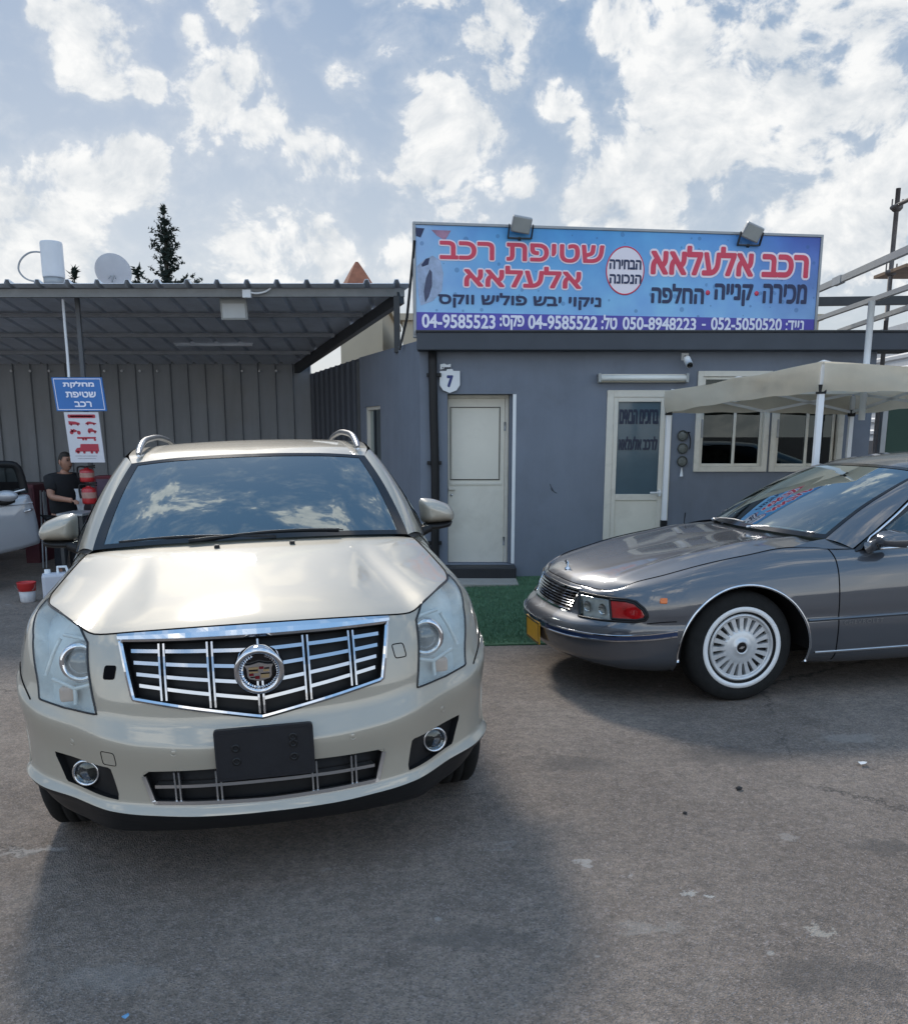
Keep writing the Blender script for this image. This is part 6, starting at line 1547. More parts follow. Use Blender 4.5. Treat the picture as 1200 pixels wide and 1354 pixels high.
for s_, b in ((heb('מחלקת'), (.21, .68, .83, .88)), (heb('שטיפת'), (.235, .40, .84, .58)), (heb('רכב'), (.38, .12, .72, .29))):
    mb = MB(); lettering(mb, s_, BL + Vector((0, -.004, 0)), U_, V_, b, .06, 0); mb.build('lettering', M_LILAC, o)
o2 = empty('notice_board', label='white notice with red vehicle pictures below the blue sign', cat='sign')
TL, TR, BL = quad_frame((84.5, 545), (130, 545), (94, 611.5), Y); U_, V_ = TR-TL, TL-BL
Mq = Matrix((( U_.x, 0, V_.x, BL.x), (U_.y, 1, V_.y, BL.y), (U_.z, 0, V_.z, BL.z), (0, 0, 0, 1)))
mb = MB(); mb.box((0, 0, 0), (1, .015, 1), 0, Mq); mb.build('panel', pbr('notice_white', (.62, .62, .66), rough=.5, var=.04), o2)
M_RED2 = pbr('notice_red', (.42, .03, .055), rough=.5, var=.08)
def icon(name, polys, mat=M_RED2):
    mb = MB()
    for p in polys: mb.add([Mq @ Vector((x, -.003, y)) for x, y in p], [tuple(range(len(p)))])
    mb.build(name, mat, o2)
def disc(cx, cy, r): return [(cx + r*math.cos(t), cy + r*.72*math.sin(t)) for t in np.linspace(0, 2*math.pi, 14)[:-1]]
icon('heading_bar', [[(.12,.885),(.88,.885),(.90,.90),(.90,.94),(.88,.955),(.12,.955),(.10,.94),(.10,.90)]])
icon('heading_line', [[(.17,.905),(.83,.905),(.83,.932),(.17,.932)]], pbr('notice_pale', (.55, .35, .38), rough=.5, var=.2, vscale=60))
icon('van_picture', [[(.10,.755),(.42,.755),(.42,.79),(.36,.80),(.30,.815),(.10,.825)], disc(.17,.755,.03), disc(.36,.755,.03)])
icon('car_picture', [[(.58,.765),(.90,.765),(.90,.785),(.80,.80),(.74,.815),(.66,.815),(.60,.79)], disc(.65,.765,.03), disc(.83,.765,.03)])
icon('motorcycle_picture', [disc(.15,.60,.055), disc(.36,.595,.055), [(.13,.61),(.22,.67),(.30,.64),(.37,.60),(.33,.63),(.25,.60)], [(.12,.67),(.18,.66),(.24,.62),(.15,.62)]])
icon('jeep_picture', [[(.62,.61),(.88,.61),(.88,.635),(.80,.65),(.76,.68),(.66,.68),(.63,.65)], disc(.67,.605,.035), disc(.83,.605,.035)])
icon('trailer_picture', [[(.30,.475),(.82,.475),(.84,.50),(.84,.51),(.30,.51),(.28,.49)], disc(.46,.465,.035), disc(.54,.465,.035), disc(.80,.455,.035)])
icon('truck_picture', [[(.32,.22),(.88,.22),(.88,.37),(.36,.37),(.34,.30),(.24,.29),(.18,.24),(.18,.20),(.32,.20)], disc(.26,.205,.04), disc(.44,.205,.04), disc(.66,.205,.04), disc(.80,.205,.04)])
icon('small_print', [[(.16,.125),(.80,.125),(.80,.135),(.16,.135)], [(.22,.075),(.76,.075),(.76,.085),(.22,.085)]], pbr('notice_grey', (.30, .30, .34), rough=.5, var=.5, vscale=90))
mb = MB(); mb.tube([at(91.5, 499, 11.2), at(89.5, 470, 11.2), at(86, 430, 11.17), at(83.5, 396, 11.15)], .016, 8); tag(mb.build('sign_hanger', M_WHITE, None), 'thin white conduit running up from the blue sign to the beam', 'conduit')

# ---- fire extinguishers and clutter round the post
M_FIRE = pbr('fire_red', (.42, .018, .022), rough=.3, coat=.4, var=.08); M_LBL = pbr('pale_label', (.40, .22, .18), rough=.6, var=.2, vscale=30)
def extinguisher(px, py, hgt, rad, Y, label, lab=True):
    c = at(px, py, Y); o = empty('fire_extinguisher', c, 0, label, 'fire extinguisher', 'red extinguishers on the shelter post')
    mb = MB(); mb.lathe([(0, 0), (rad*.95, 0), (rad, .02), (rad, hgt*.78), (rad*.8, hgt*.88), (rad*.35, hgt*.93), (rad*.3, hgt)], 24); mb.build('cylinder', M_FIRE, o)
    mb = MB(); mb.lathe([(rad*1.01, hgt*.32), (rad*1.012, hgt*.34), (rad*1.012, hgt*.62), (rad*1.01, hgt*.64)], 24); mb.build('label_band', M_LBL, o)
    mb = MB(); mb.lathe([(rad*.34, hgt), (rad*.34, hgt*1.08), (0, hgt*1.09)], 12); mb.bar((0, 0, hgt*1.07), (rad*1.3, -.02, hgt*1.16), .02, .02); mb.bar((0, 0, hgt*1.05), (rad*1.3, -.02, hgt*1.02), .02, .015); mb.tube(curve([(0, -.02, hgt*1.05), (-rad*1.2, -.02, hgt*1.0), (-rad*1.25, -.02, hgt*.6), (-rad*1.1, -.02, hgt*.3)], 12), .012, 6); mb.build('valve', M_BLACK, o)
extinguisher(116, 637, .17, .085, 11.33, 'short red fire extinguisher just under the white notice')
extinguisher(119, 666, .22, .085, 11.31, 'red fire extinguisher lowest on the shelter post')
o = empty('hose_cabinet', label='dark red cabinet to the right of the fire extinguishers', cat='cabinet'); a, b = at(126, 629, 11.9), at(143, 665, 11.9)
mb = MB(); mb.box((a.x, 11.85, b.z-.2), (b.x+.1, 12.1, a.z), .01); mb.build('cabinet_body', pbr('dull_red', (.16, .02, .035), rough=.5, var=.2), o)
mb = MB(); mb.box((a.x+.03, 11.842, b.z-.15), (b.x+.07, 11.849, a.z-.04), .004); mb.build('cabinet_door', pbr('dull_violet', (.13, .085, .13), rough=.5, var=.25, vscale=8), o)
mb = MB(); mb.box((a.x+.04, 11.9, gz(-4.6)-.02), (a.x+.09, 12.05, b.z-.19)); mb.box((b.x, 11.9, gz(-4.6)-.02), (b.x+.05, 12.05, b.z-.19)); mb.build('cabinet_leg', M_DKMETAL, o)
o = empty('work_table', label='low grey work table in front of the man in black', cat='table'); a, b = at(86, 677, 10.9), at(120, 677, 10.9)
mb = MB(); mb.box((a.x, 10.65, a.z-.03), (b.x, 11.15, a.z), .006); mb.build('table_top', M_GREY, o)
for x_ in (a.x+.03, b.x-.03):
    for y_ in (10.69, 11.11): mb = MB(); mb.box((x_-.02, y_-.02, gz(x_)-.01), (x_+.02, y_+.02, a.z-.03)); mb.build('leg', M_DKMETAL, o)
o = empty('tool_cabinet', label='dark red cabinet against the wall behind the man', cat='cabinet'); a, b = at(34, 640, 13.2), at(58, 700, 13.2)
mb = MB(); mb.box((a.x, 13.0, gz(a.x)-.05), (b.x, 13.5, a.z), .015); mb.build('cabinet_body', pbr('maroon', (.085, .018, .025), rough=.6, var=.25), o)
mb = MB(); mb.box((a.x+.02, 12.988, .2), (b.x-.02, 12.998, a.z-.05), .004); mb.build('cabinet_door', pbr('maroon_door', (.065, .016, .022), rough=.55, var=.25), o)
o = empty('folded_chair', label='pale folded chair leaning beside the man in black', cat='chair'); a, b = at(57, 650, 12.6), at(66, 700, 12.6)
mb = MB(); mb.box((a.x, 12.55, b.z), (b.x, 12.6, a.z), .01); mb.build('chair_panel', pbr('dull_grey', (.30, .29, .30), rough=.6), o)
mb = MB(); mb.tube([(a.x, 12.53, a.z+.02), (a.x, 12.4, gz(a.x))], .012, 6); mb.tube([(b.x, 12.53, a.z+.02), (b.x, 12.4, gz(a.x))], .012, 6); mb.build('chair_frame', M_GREY, o)
# bucket and jug
def bucket():
    p = on_plane(37.5, 796, (-.85, 0, 0), (-.03, 0, 1)); o = empty('bucket', p, R(15), 'small white bucket with a red rim on the shelter floor', 'bucket')
    mb = MB(); mb.lathe([(0, .004), (.066, .002), (.072, .01), (.086, .150), (.083, .150), (.069, .014), (0, .012)], 36); mb.build('pail', pbr('bucket_white', (.55, .55, .57), rough=.45, var=.06), o)
    mb = MB(); mb.lathe([(.0865, .125), (.090, .127), (.096, .205), (.101, .215), (.097, .219), (.090, .21), (.082, .15)], 36); mb.build('collar', pbr('bucket_red', (.50, .03, .03), rough=.4, var=.06), o)
    mb = MB(); mb.tube([(.10*math.cos(t), .10*math.sin(t)*.35-.09, .20-.08*math.sin(t)) for t in np.linspace(0, math.pi, 16)], .003, 6); mb.build('handle', M_GREY, o)
bucket()
p = on_plane(78, 800, (-.85, 0, 0), (-.03, 0, 1)); o = empty('jerrycan', (p.x, p.y, gz(p.x)), .4, 'white plastic canister half hidden by the wing of the SUV', 'canister')
mb = MB(); mb.box((-.14, -.09, 0), (.14, .09, .34), .03); mb.build('canister', pbr('canister_white', (.52, .53, .58), rough=.4, var=.06), o)
mb = MB(); mb.tube([(.02, 0, .33), (.02, 0, .40), (.10, 0, .40), (.12, 0, .33)], .016, 8); mb.lathe([(.03, .335), (.03, .38), (0, .38)], 16, M=Matrix.Translation((-.08, 0, 0))); mb.build('cap_and_grip', M_WHITE, o)
# ================================================================ white car in the shelter, its door standing open
def white_car():
    H, E = Vector((-5.62, 10.15, 0)), at(51, 700, 10.85); E.z = 0
    car = empty('white_car', (H.x, H.y, gz(H.x)), 0, 'silver-white car at the left edge of the shelter with its door open', 'car')
    paint = paint_material('white_car_paint', (.36, .37, .40), .15, .35)
    d = (E-H).normalized(); n = Vector((d.y, -d.x, 0)); inv = car.matrix_world.inverted() if False else Matrix.Translation((-H.x, -H.y, -gz(H.x)))
    def pp(px, py, o=0.0):
        p = on_plane(px, py, H, n) + n*o
        return inv @ p
    def panel(name, pts, mat, o0, o1, parent, crown=0.0):
        b = round_poly(pts, 4, 3); k = len(b); c = b.mean(0); mb = MB(); v = []
        for r_ in (1.0, .85, .6, .3): v += [pp(*(c+(q-c)*r_), o0 + crown*(1-r_**2)) for q in b]
        v.append(pp(*c, o0+crown)); f = [(i*k+j, i*k+(j+1) % k, (i+1)*k+(j+1) % k, (i+1)*k+j) for i in range(3) for j in range(k)] + [(3*k+j, 3*k+(j+1) % k, 4*k) for j in range(k)]
        m = len(v); v += [pp(*q, o1) for q in b]; f += [(j, m+j, m+(j+1) % k, (j+1) % k) for j in range(k)] + [tuple(m+j for j in range(k))]
        mb.add(v, f, True); return mb.build(name, mat, parent)
    dr = empty('open_door'); dr.parent = car
    panel('door_skin', [(-70,662), (20,657), (37,653), (44,672), (49,692), (52.5,718), (26,726), (-70,748)], paint, .03, -.10, dr, .04)
    mb = MB()
    mb.tube(curve([pp(-70,612,-.03), pp(5,614,-.03), pp(18,614.5,-.03), pp(25,620,-.03), pp(30,633,-.03), pp(34,652,-.03)], 30), .045, 8); mb.build('window_frame', M_BLACK, dr)
    mb = MB(); mb.add([pp(-70,614,-.03), pp(17,616,-.03), pp(24,622,-.03), pp(31,655,-.03), pp(-70,660,-.03)], [(0,1,2,3,4)]); mb.build('door_glass', glass('door_glass_tint', (.45, .52, .53), 1.5, .5), dr)
    mb = MB(); mb.tube([pp(-70,658,.03), pp(12,652,.03), pp(32,647,.03)], .012, 6); mb.build('belt_trim', M_SATIN, dr)
    mb = MB(); mb.tube([pp(-70,673,.075), pp(20,667,.078), pp(41,664,.05)], .006, 6); mb.build('door_crease', paint, dr)
    mb = MB(); mb.tube(curve([pp(31,676,.06), pp(35,674,.10), pp(40,672.5,.06)], 8), .014, 8); mb.build('door_handle', M_SATIN, dr)
    m = empty('side_mirror'); m.parent = dr
    c = pp(2, 655, .16); mb = MB(); prof = [(math.sin(t), -math.cos(t)) for t in np.linspace(0, math.pi, 12)]
    mb.lathe(prof, 20, M=Matrix.Translation(c) @ Matrix.Diagonal((.13, .08, .065, 1))); mb.build('mirror_shell', paint, m)
    mb = MB(); mb.tube([pp(-4, 664, .02), pp(2, 663, .13), pp(14, 661, .1)], [.04, .045, .03], 8); mb.build('mirror_foot', M_BLACK, m)
    # the body itself stands out of the picture to the left, nose towards the viewer
    B = Matrix.Translation(Vector((-.85, .15, -.02))) @ Matrix.Rotation(R(180+27), 4, 'Z')
    body = empty('body_shell'); body.parent = car; body.matrix_basis = B
    sh = SEDAN; x, y, z = sh.C[..., 0], sh.C[..., 1], sh.C[..., 2]
    arch = (np.hypot(y, z-.305) < .40) & (x > .6) | (np.hypot(y+2.944, z-.305) < .40) & (x > .6)
    o = sh.sub(~arch, 'lower_body', paint, body, both=True); o.scale = (.92, .86, 1)
    top = sh.top(); fr = curve(top[:int(sh.ui[9])], 50)
    G = np.stack([fr*[t, 1, 1] + [0, 0, .05*(1-t*t)] for t in np.linspace(-1, 1, 12)], 1); o = grid_obj(G, 'hood', paint, body); o.scale = (.92, .86, 1)
    rs = curve([(.70,-.62,.90), (.60,-1.35,1.36), (.62,-2.4,1.40), (.58,-3.0,1.33), (.70,-3.9,.93)], 50)
    G = np.stack([rs*[t, 1, 1] + [0, 0, .05*(1-t*t)] for t in np.linspace(-1, 1, 12)], 1); o = grid_obj(G, 'roof', paint, body); o.scale = (.92, .86, 1)
    for s in (1, -1):
        for ya in (0, -2.53): mb = make_tyre_mb(.32, .19, .20); w = mb.build('wheel', M_RUBBER, body); w.matrix_basis = Matrix.Translation((s*.72, ya, .32)) @ Matrix.Rotation(R(90), 4, 'Y')
white_car()

# ================================================================ the man in black
def skin_body(name, chain, edges, mat, parent, root=0, sub=2):
    me = bpy.data.meshes.new(name); me.from_pydata([c[:3] for c in chain], edges, []); o = bpy.data.objects.new(name, me); COL.objects.link(o); o.parent = parent
    sk = o.modifiers.new('s', 'SKIN'); 
    lay = me.skin_vertices[0] if me.skin_vertices else None
    if lay is None: 
        bpy.context.view_layer.objects.active = o; bm = bmesh.new(); bm.from_mesh(me); bm.verts.layers.skin.verify(); bm.to_mesh(me); bm.free(); lay = me.skin_vertices[0]
    for i, c in enumerate(chain): lay.data[i].radius = (c[3], c[4] if len(c) > 4 else c[3]); lay.data[i].use_root = (i == root)
    sb = o.modifiers.new('b', 'SUBSURF'); sb.levels = sub; sb.render_levels = sub
    dg = bpy.context.evaluated_depsgraph_get(); m2 = bpy.data.meshes.new_from_object(o.evaluated_get(dg)); o.modifiers.clear(); o.data = m2; m2.name = name
    m2.materials.clear(); m2.materials.append(mat); m2.polygons.foreach_set('use_smooth', [True]*len(m2.polygons)); return o
def person():
    c = at(80, 620, 11.6); g = gz(c.x); man = empty('person', (c.x, 11.6, g), R(58), 'man in a black t-shirt with short dark hair working beside the red extinguishers', 'person')
    # local: faces +x' after turning; built facing -y, 1.55 m tall in this stooped pose
    SKIN = pbr('skin', (.36, .19, .13), rough=.55, var=.08, vscale=15); BLK = pbr('black_cotton', (.014, .015, .018), rough=.9, var=.3, vscale=8, bump=.3, bscale=30); TR = pbr('dark_trousers', (.018, .02, .026), rough=.85, var=.3)
    # skin figure
    V = [(0,0,.80,.135,.10), (0,-.01,.95,.14,.10), (0,-.03,1.10,.165,.11), (0,-.06,1.235,.15,.10), (0,-.075,1.305,.055,.055), (0,-.095,1.36,.052,.055)]
    E_ = [(0,1),(1,2),(2,3),(3,4),(4,5)]
    def add(v, j): V.append(v); E_.append((j, len(V)-1)); return len(V)-1
    hands = []
    for s in (1, -1):
        a = add((s*.19,-.06,1.235,.062), 3); b = add((s*.235,-.10,1.02,.048), a)
        e = (s*.22,-.33,.97) if s > 0 else (s*.16,-.34,.99)
        w = add((*e,.032), b); k = add((e[0]-s*.01, e[1]-.06, e[2]-.005, .036, .020), w); hands.append((s, Vector(e) + Vector((-s*.012, -.10, -.006))))
        h = add((s*.10,0,.74,.085), 0); kn = add((s*.11,-.05,.44,.062), h); an = add((s*.11,.01,.09,.042), kn); add((s*.12,-.13,.04,.04,.035), an)
    skin_body('body', V, E_, SKIN, man)
    # head
    mb = MB(); n, m = 20, 26; v = []
    hc = Vector((0, -.118, 1.448))
    for i in range(n+1):
        t = math.pi*i/n
        for k in range(m):
            p = 2*math.pi*k/m; x, y, z = math.sin(t)*math.cos(p), math.sin(t)*math.sin(p), math.cos(t)
            X, Y, Z = x*.074, y*.094, z*.118
            if z < 0: X *= 1 - .32*(-z)**1.3; Y = Y*(1-.15*(-z)) - .012*(-z)
            if y < -.55:
                if abs(x) < .22 and -.25 < z < .12: Y -= .022*(1-abs(x)/.22)*(1-abs(z+.07)/.2)
                if .10 < abs(x) < .52 and 0 < z < .28: Y += .009
                if abs(x) < .35 and -.55 < z < -.38: Y -= .006
            v.append(hc + Vector((X, Y, Z)))
    f = [(i*m+k, i*m+(k+1) % m, (i+1)*m+(k+1) % m, (i+1)*m+k) for i in range(n) for k in range(m)]; mb.add(v, f, True)
    for s in (1, -1): mb.lathe([(math.sin(t), -math.cos(t)) for t in np.linspace(0, math.pi, 8)], 10, M=Matrix.Translation(hc+Vector((s*.076, .005, -.005))) @ Matrix.Diagonal((.012, .02, .034, 1)))
    mb.build('head', SKIN, man)
    mb = MB()
    for s in (1, -1): mb.lathe([(math.sin(t), -math.cos(t)) for t in np.linspace(0, math.pi, 8)], 10, M=Matrix.Translation(hc+Vector((s*.028, -.083, .014))) @ Matrix.Diagonal((.013, .008, .007, 1)))
    mb.tube([hc+Vector((-.024, -.092, -.055)), hc+Vector((0, -.097, -.056)), hc+Vector((.024, -.092, -.055))], .004, 6)
    for s in (1, -1): mb.tube([hc+Vector((s*.012, -.090, .036)), hc+Vector((s*.044, -.082, .036))], .005, 6)
    mb.build('face_features', pbr('dark_features', (.05, .025, .02), rough=.5, var=.1), man)
    mb = MB(); v = []
    for i in range(9):
        t = math.pi*.46*i/8
        for k in range(m):
            p = 2*math.pi*k/m; lim = 1.0 if math.sin(p) > -.45 else .72
            tt = t*lim*(1.25 if math.sin(p) > .3 else 1); v.append(hc + Vector((math.sin(tt)*math.cos(p)*.080, math.sin(tt)*math.sin(p)*.101+.003, math.cos(tt)*.126)))
    mb.add(v, [(i*m+k, i*m+(k+1) % m, (i+1)*m+(k+1) % m, (i+1)*m+k) for i in range(8) for k in range(m)], True); mb.build('hair', pbr('dark_hair', (.022, .017, .014), rough=.7, var=.4, vscale=60), man)
    # t-shirt
    V2 = [(0,0,.70,.19,.16), (0,-.01,.95,.195,.155), (0,-.03,1.10,.215,.165), (0,-.06,1.235,.205,.15), (0,-.075,1.305,.092,.088)]; E2 = [(0,1),(1,2),(2,3),(3,4)]
    for s in (1, -1): V2.append((s*.19,-.06,1.225,.098)); E2.append((3, len(V2)-1)); V2.append((s*.228,-.088,1.07,.085)); E2.append((len(V2)-2, len(V2)-1))
    skin_body('t_shirt', V2, E2, BLK, man)
    V3 = [(0,0,.79,.18,.15)]; E3 = []
    for s in (1, -1):
        b = len(V3); V3 += [(s*.10,0,.70,.12), (s*.11,-.05,.44,.092), (s*.11,.01,.10,.075)]; E3 += [(0,b), (b,b+1), (b+1,b+2)]
    skin_body('trousers', V3, E3, TR, man)
    for s, h in hands:                                      # five separate fingers each
        mb = MB()
        for k, (L_, dx) in enumerate(((.060, -.024), (.070, -.008), (.066, .008), (.052, .022))):
            b = h + Vector((dx, .005, 0)); mb.tube([b, b+Vector((0, -L_*.45, -.006)), b+Vector((0, -L_*.75, -.024)), b+Vector((0, -L_*.8, -.042))], [.0095, .009, .008, .006], 7)
        mb.tube([h+Vector((-s*.03, .045, 0)), h+Vector((-s*.052, .015, -.01)), h+Vector((-s*.045, -.015, -.022))], [.011, .010, .007], 7)
        mb.build('fingers', SKIN, man)
    mb = MB()
    for s in (1, -1): mb.box((s*.11-.05, -.19, -.0), (s*.11+.05, .075, .085), .03)
    mb.build('shoes', M_BLACK, man)
    # the pale cloth he holds
    o = empty('cleaning_cloth', at(106, 655, 11.32), 0, 'pale cloth hanging from the hand of the man in black', 'cloth')
    v = []; 
    for i in range(7):
        for j in range(5): v.append(((j-2)*.035*(1-.06*i) + .01*math.sin(i*1.3+j), .02*math.sin(j*1.8+i*.6), .08-.045*i))
    obj('cloth', v, [(i*5+j, i*5+j+1, (i+1)*5+j+1, (i+1)*5+j) for i in range(6) for j in range(4)], pbr('pale_cloth', (.45, .47, .50), rough=.9, var=.1), o, smooth=True)
person()

# ================================================================ the pop-up canopy
def canopy():
    nl, nf_ = at(1076, 622, 7.35), at(872, 700, 9.55)
    A = Vector((nl.x, 7.35, 0)); B = Vector((at(879, 560, 9.55).x, 9.55, 0))
    ab = (B-A); perp = Vector((-ab.y, ab.x, 0)); perp = -perp if perp.x < 0 else perp
    D, Cc = A + perp*1.0, B + perp*1.0
    za_t, za_b = at(1078, 478, 7.35).z, at(1078, 518, 7.35).z
    zb_t, zb_b = at(880, 517, 9.55).z, at(880, 547, 9.55).z
    zt = {'A': za_t, 'B': zb_t, 'C': zb_t+.0, 'D': za_t-.02}; zb_ = {'A': za_b, 'B': zb_b, 'C': zb_b, 'D': za_b-.02}
    o = empty('canopy_tent', (A.x, A.y, gz(A.x)), 0, 'cream pop-up canopy tent on thin white legs in front of the office windows', 'canopy')
    inv = Matrix.Translation((-A.x, -A.y, -gz(A.x)))
    FAB = pbr('cream_canvas', (.80, .73, .60), rough=.9, var=.08, vscale=2.5, dirt=(.52, .46, .37), dirt_amt=.45, dirt_scale=1.6, bump=.5, bscale=14, spec=.2)
    nt = FAB.node_tree; b = nt.nodes['Principled BSDF']        # thin cloth lets light through
    tr = nt.nodes.new('ShaderNodeBsdfTranslucent'); tr.inputs[0].default_value = (.70, .62, .50, 1); mx = nt.nodes.new('ShaderNodeMixShader'); mx.inputs[0].default_value = .5
    nt.links.new(b.outputs[0], mx.inputs[1]); nt.links.new(tr.outputs[0], mx.inputs[2]); nt.links.new(mx.outputs[0], nt.nodes['Material Output'].inputs[0])
    cor = {'A': A, 'B': B, 'C': Cc, 'D': D}; top = {k: Vector((p.x, p.y, zt[k])) for k, p in cor.items()}; bot = {k: Vector((p.x, p.y, zb_[k])) for k, p in cor.items()}
    ctr = (A+B+Cc+D)/4; apex = Vector((ctr.x, ctr.y, .5*(za_t+zb_t)+.02))
    N_ = 24
    # roof: four sagging faces
    V = []; F = []
    def sagz(k, t): return {0: .0}.get(k, 0)
    names = 'ABCD'
    for q in range(4):
        p0, p1 = top[names[q]], top[names[(q+1) % 4]]; rows = 8; base = len(V)
        for r_ in range(rows+1):
            s_ = r_/rows
            for k in range(N_+1):
                t = k/N_; e = p0.lerp(p1, t)
                e = e + Vector((0, 0, -.018*math.sin(math.pi*t)**2 + (.022*max(0, 1-abs(t-.5)/.16))))
                p = e.lerp(apex, s_); p.z -= .05*math.sin(math.pi*s_)*(1 - .5*abs(2*t-1)); V.append(inv @ p)
        F += [(base+r_*(N_+1)+k, base+r_*(N_+1)+k+1, base+(r_+1)*(N_+1)+k+1, base+(r_+1)*(N_+1)+k) for r_ in range(rows) for k in range(N_)]
    obj('roof_cover', V, F, FAB, o, smooth=True)
    for q in range(4):
        a, b_ = names[q], names[(q+1) % 4]; V = []; F = []
        dirn = (top[b_]-top[a]).normalized(); out = Vector((dirn.y, -dirn.x, 0)); out = out if out.dot((top[a]+top[b_])/2-ctr) > 0 else -out
        for r_ in range(6):
            s_ = r_/5
            for k in range(N_+1):
                t = k/N_; e = top[a].lerp(top[b_], t) + Vector((0, 0, -.018*math.sin(math.pi*t)**2 + .022*max(0, 1-abs(t-.5)/.16)))
                f_ = bot[a].lerp(bot[b_], t) + Vector((0, 0, .02*math.sin(math.pi*t) + .005*math.sin(9*t*math.pi)))
                p = e.lerp(f_, s_) + out*(.008 + .02*math.sin(s_*2.2)*(.5+.5*math.sin(11*t*math.pi)) + .012*math.sin(7*t+3*s_)); V.append(inv @ p)
        F = [(r_*(N_+1)+k, r_*(N_+1)+k+1, (r_+1)*(N_+1)+k+1, (r_+1)*(N_+1)+k) for r_ in range(5) for k in range(N_)]
        obj('valance', V, F, FAB, o, smooth=True)
    LEG = pbr('white_leg', (.80, .80, .81), rough=.4, metal=.0, var=.05)
    for k in names:
        p = cor[k]; c2 = p + (ctr-p).normalized()*.03; mb = MB()
        g = gz(p.x)
        mb.bar(inv @ Vector((c2.x, c2.y, g+.01)), inv @ Vector((c2.x, c2.y, zt[k]-.02)), .034, .034, up=(0, 1, 0)); mb.bar(inv @ Vector((c2.x, c2.y, g+.55)), inv @ Vector((c2.x, c2.y, zt[k]-.04)), .044, .044, up=(0, 1, 0)); mb.box(inv @ Vector((c2.x-.05, c2.y-.05, g)), inv @ Vector((c2.x+.05, c2.y+.05, g+.012))); leg = mb.build('leg', LEG, o)
        mb = MB()
        for z_ in (g+.66, zb_[k]+.02): mb.box(inv @ Vector((c2.x-.032, c2.y-.032, z_-.035)), inv @ Vector((c2.x+.032, c2.y+.032, z_+.035)), .006)
        mb.bar(inv @ Vector((c2.x, c2.y, g+.6)), inv @ Vector((c2.x+.06, c2.y-.03, g+.61)), .02, .02); mb.build('leg_bracket', M_BLACK, leg)
    for q in range(4):                                       # scissor trusses
        a, b_ = cor[names[q]], cor[names[(q+1) % 4]]; mb = MB(); z0, z1 = zb_[names[q]]+.03, zb_[names[(q+1) % 4]]+.03
        ins = lambda p: p + (ctr-p).normalized()*.05
        pa, pb = ins(a), ins(b_)
        for (t0, h0, t1, h1) in ((0, 0, .5, .20), (0, .20, .5, 0.0), (.5, .20, 1, 0), (.5, 0, 1, .20)):
            P0 = pa.lerp(pb, t0); P1 = pa.lerp(pb, t1); mb.bar(inv @ Vector((P0.x, P0.y, z0+(z1-z0)*t0+h0)), inv @ Vector((P1.x, P1.y, z0+(z1-z0)*t1+h1)), .014, .028)
        mb.build('truss', LEG, o)
canopy()

# ================================================================ beyond the yard on the right
M_WHITESHEET = pbr('white_ribbed_sheet', (.55, .56, .58), rough=.5, metal=.1, var=.06, dirt=(.40, .38, .35), dirt_amt=.4, dirt_scale=.8)
o = empty('white_warehouse', label='white warehouse wall of horizontal ribbed sheet beyond the end of the office', cat='building')
p0, p1 = Vector((7.35, 17.5)), Vector((7.02, 9.5)); zt_ = at(1152, 434, 16.2).z
rows = []; z_ = 1.55; 
while z_ < zt_ - .2:
    rows += [(z_, 0), (z_+.10, 0), (z_+.125, .03), (z_+.175, .03), (z_+.20, 0)]; z_ += .2
v = []
for z_, d in rows: v += [(p0.x-d, p0.y, z_), (p1.x-d, p1.y, z_ - 0)]
mb = MB(); mb.add(v, [(2*i, 2*i+1, 2*i+3, 2*i+2) for i in range(len(rows)-1)]); mb.build('wall_sheet', M_WHITESHEET, o)
mb = MB(); mb.box((7.05, 9.5, -.1), (7.45, 17.4, 1.56)); mb.build('base_wall', M_DARKP, o)
mb = MB(); mb.bar((7.30, 17.5, zt_-.12), (6.97, 9.5, zt_-.12), .12, .16); mb.build('eaves', M_WHITESHEET, o)
mb = MB(); mb.add([(7.3, 17.5, zt_-.06), (6.97, 9.5, zt_-.06), (12, 9.5, zt_+.35), (12, 17.5, zt_+.35)], [(0,1,2,3)]); mb.build('roof', M_WHITESHEET, o)
# dark green boarded panel and the corner it stands against
o = empty('green_hoarding', label='dark green boarded panel to the right of the office corner', cat='hoarding')
mb = MB(); x = 4.84; mb.box((4.84, 10.42, -.05), (6.9, 10.47, 2.25))
mb.build('boards', pbr('dark_green_board', (.018, .052, .034), rough=.6, var=.2, vscale=1.5), o)
for x in (4.80, 5.5, 6.2, 6.9): mb = MB(); mb.box((x-.03, 10.40, -.05), (x+.03, 10.48, 2.30), .004); mb.build('post', M_GREY, o)
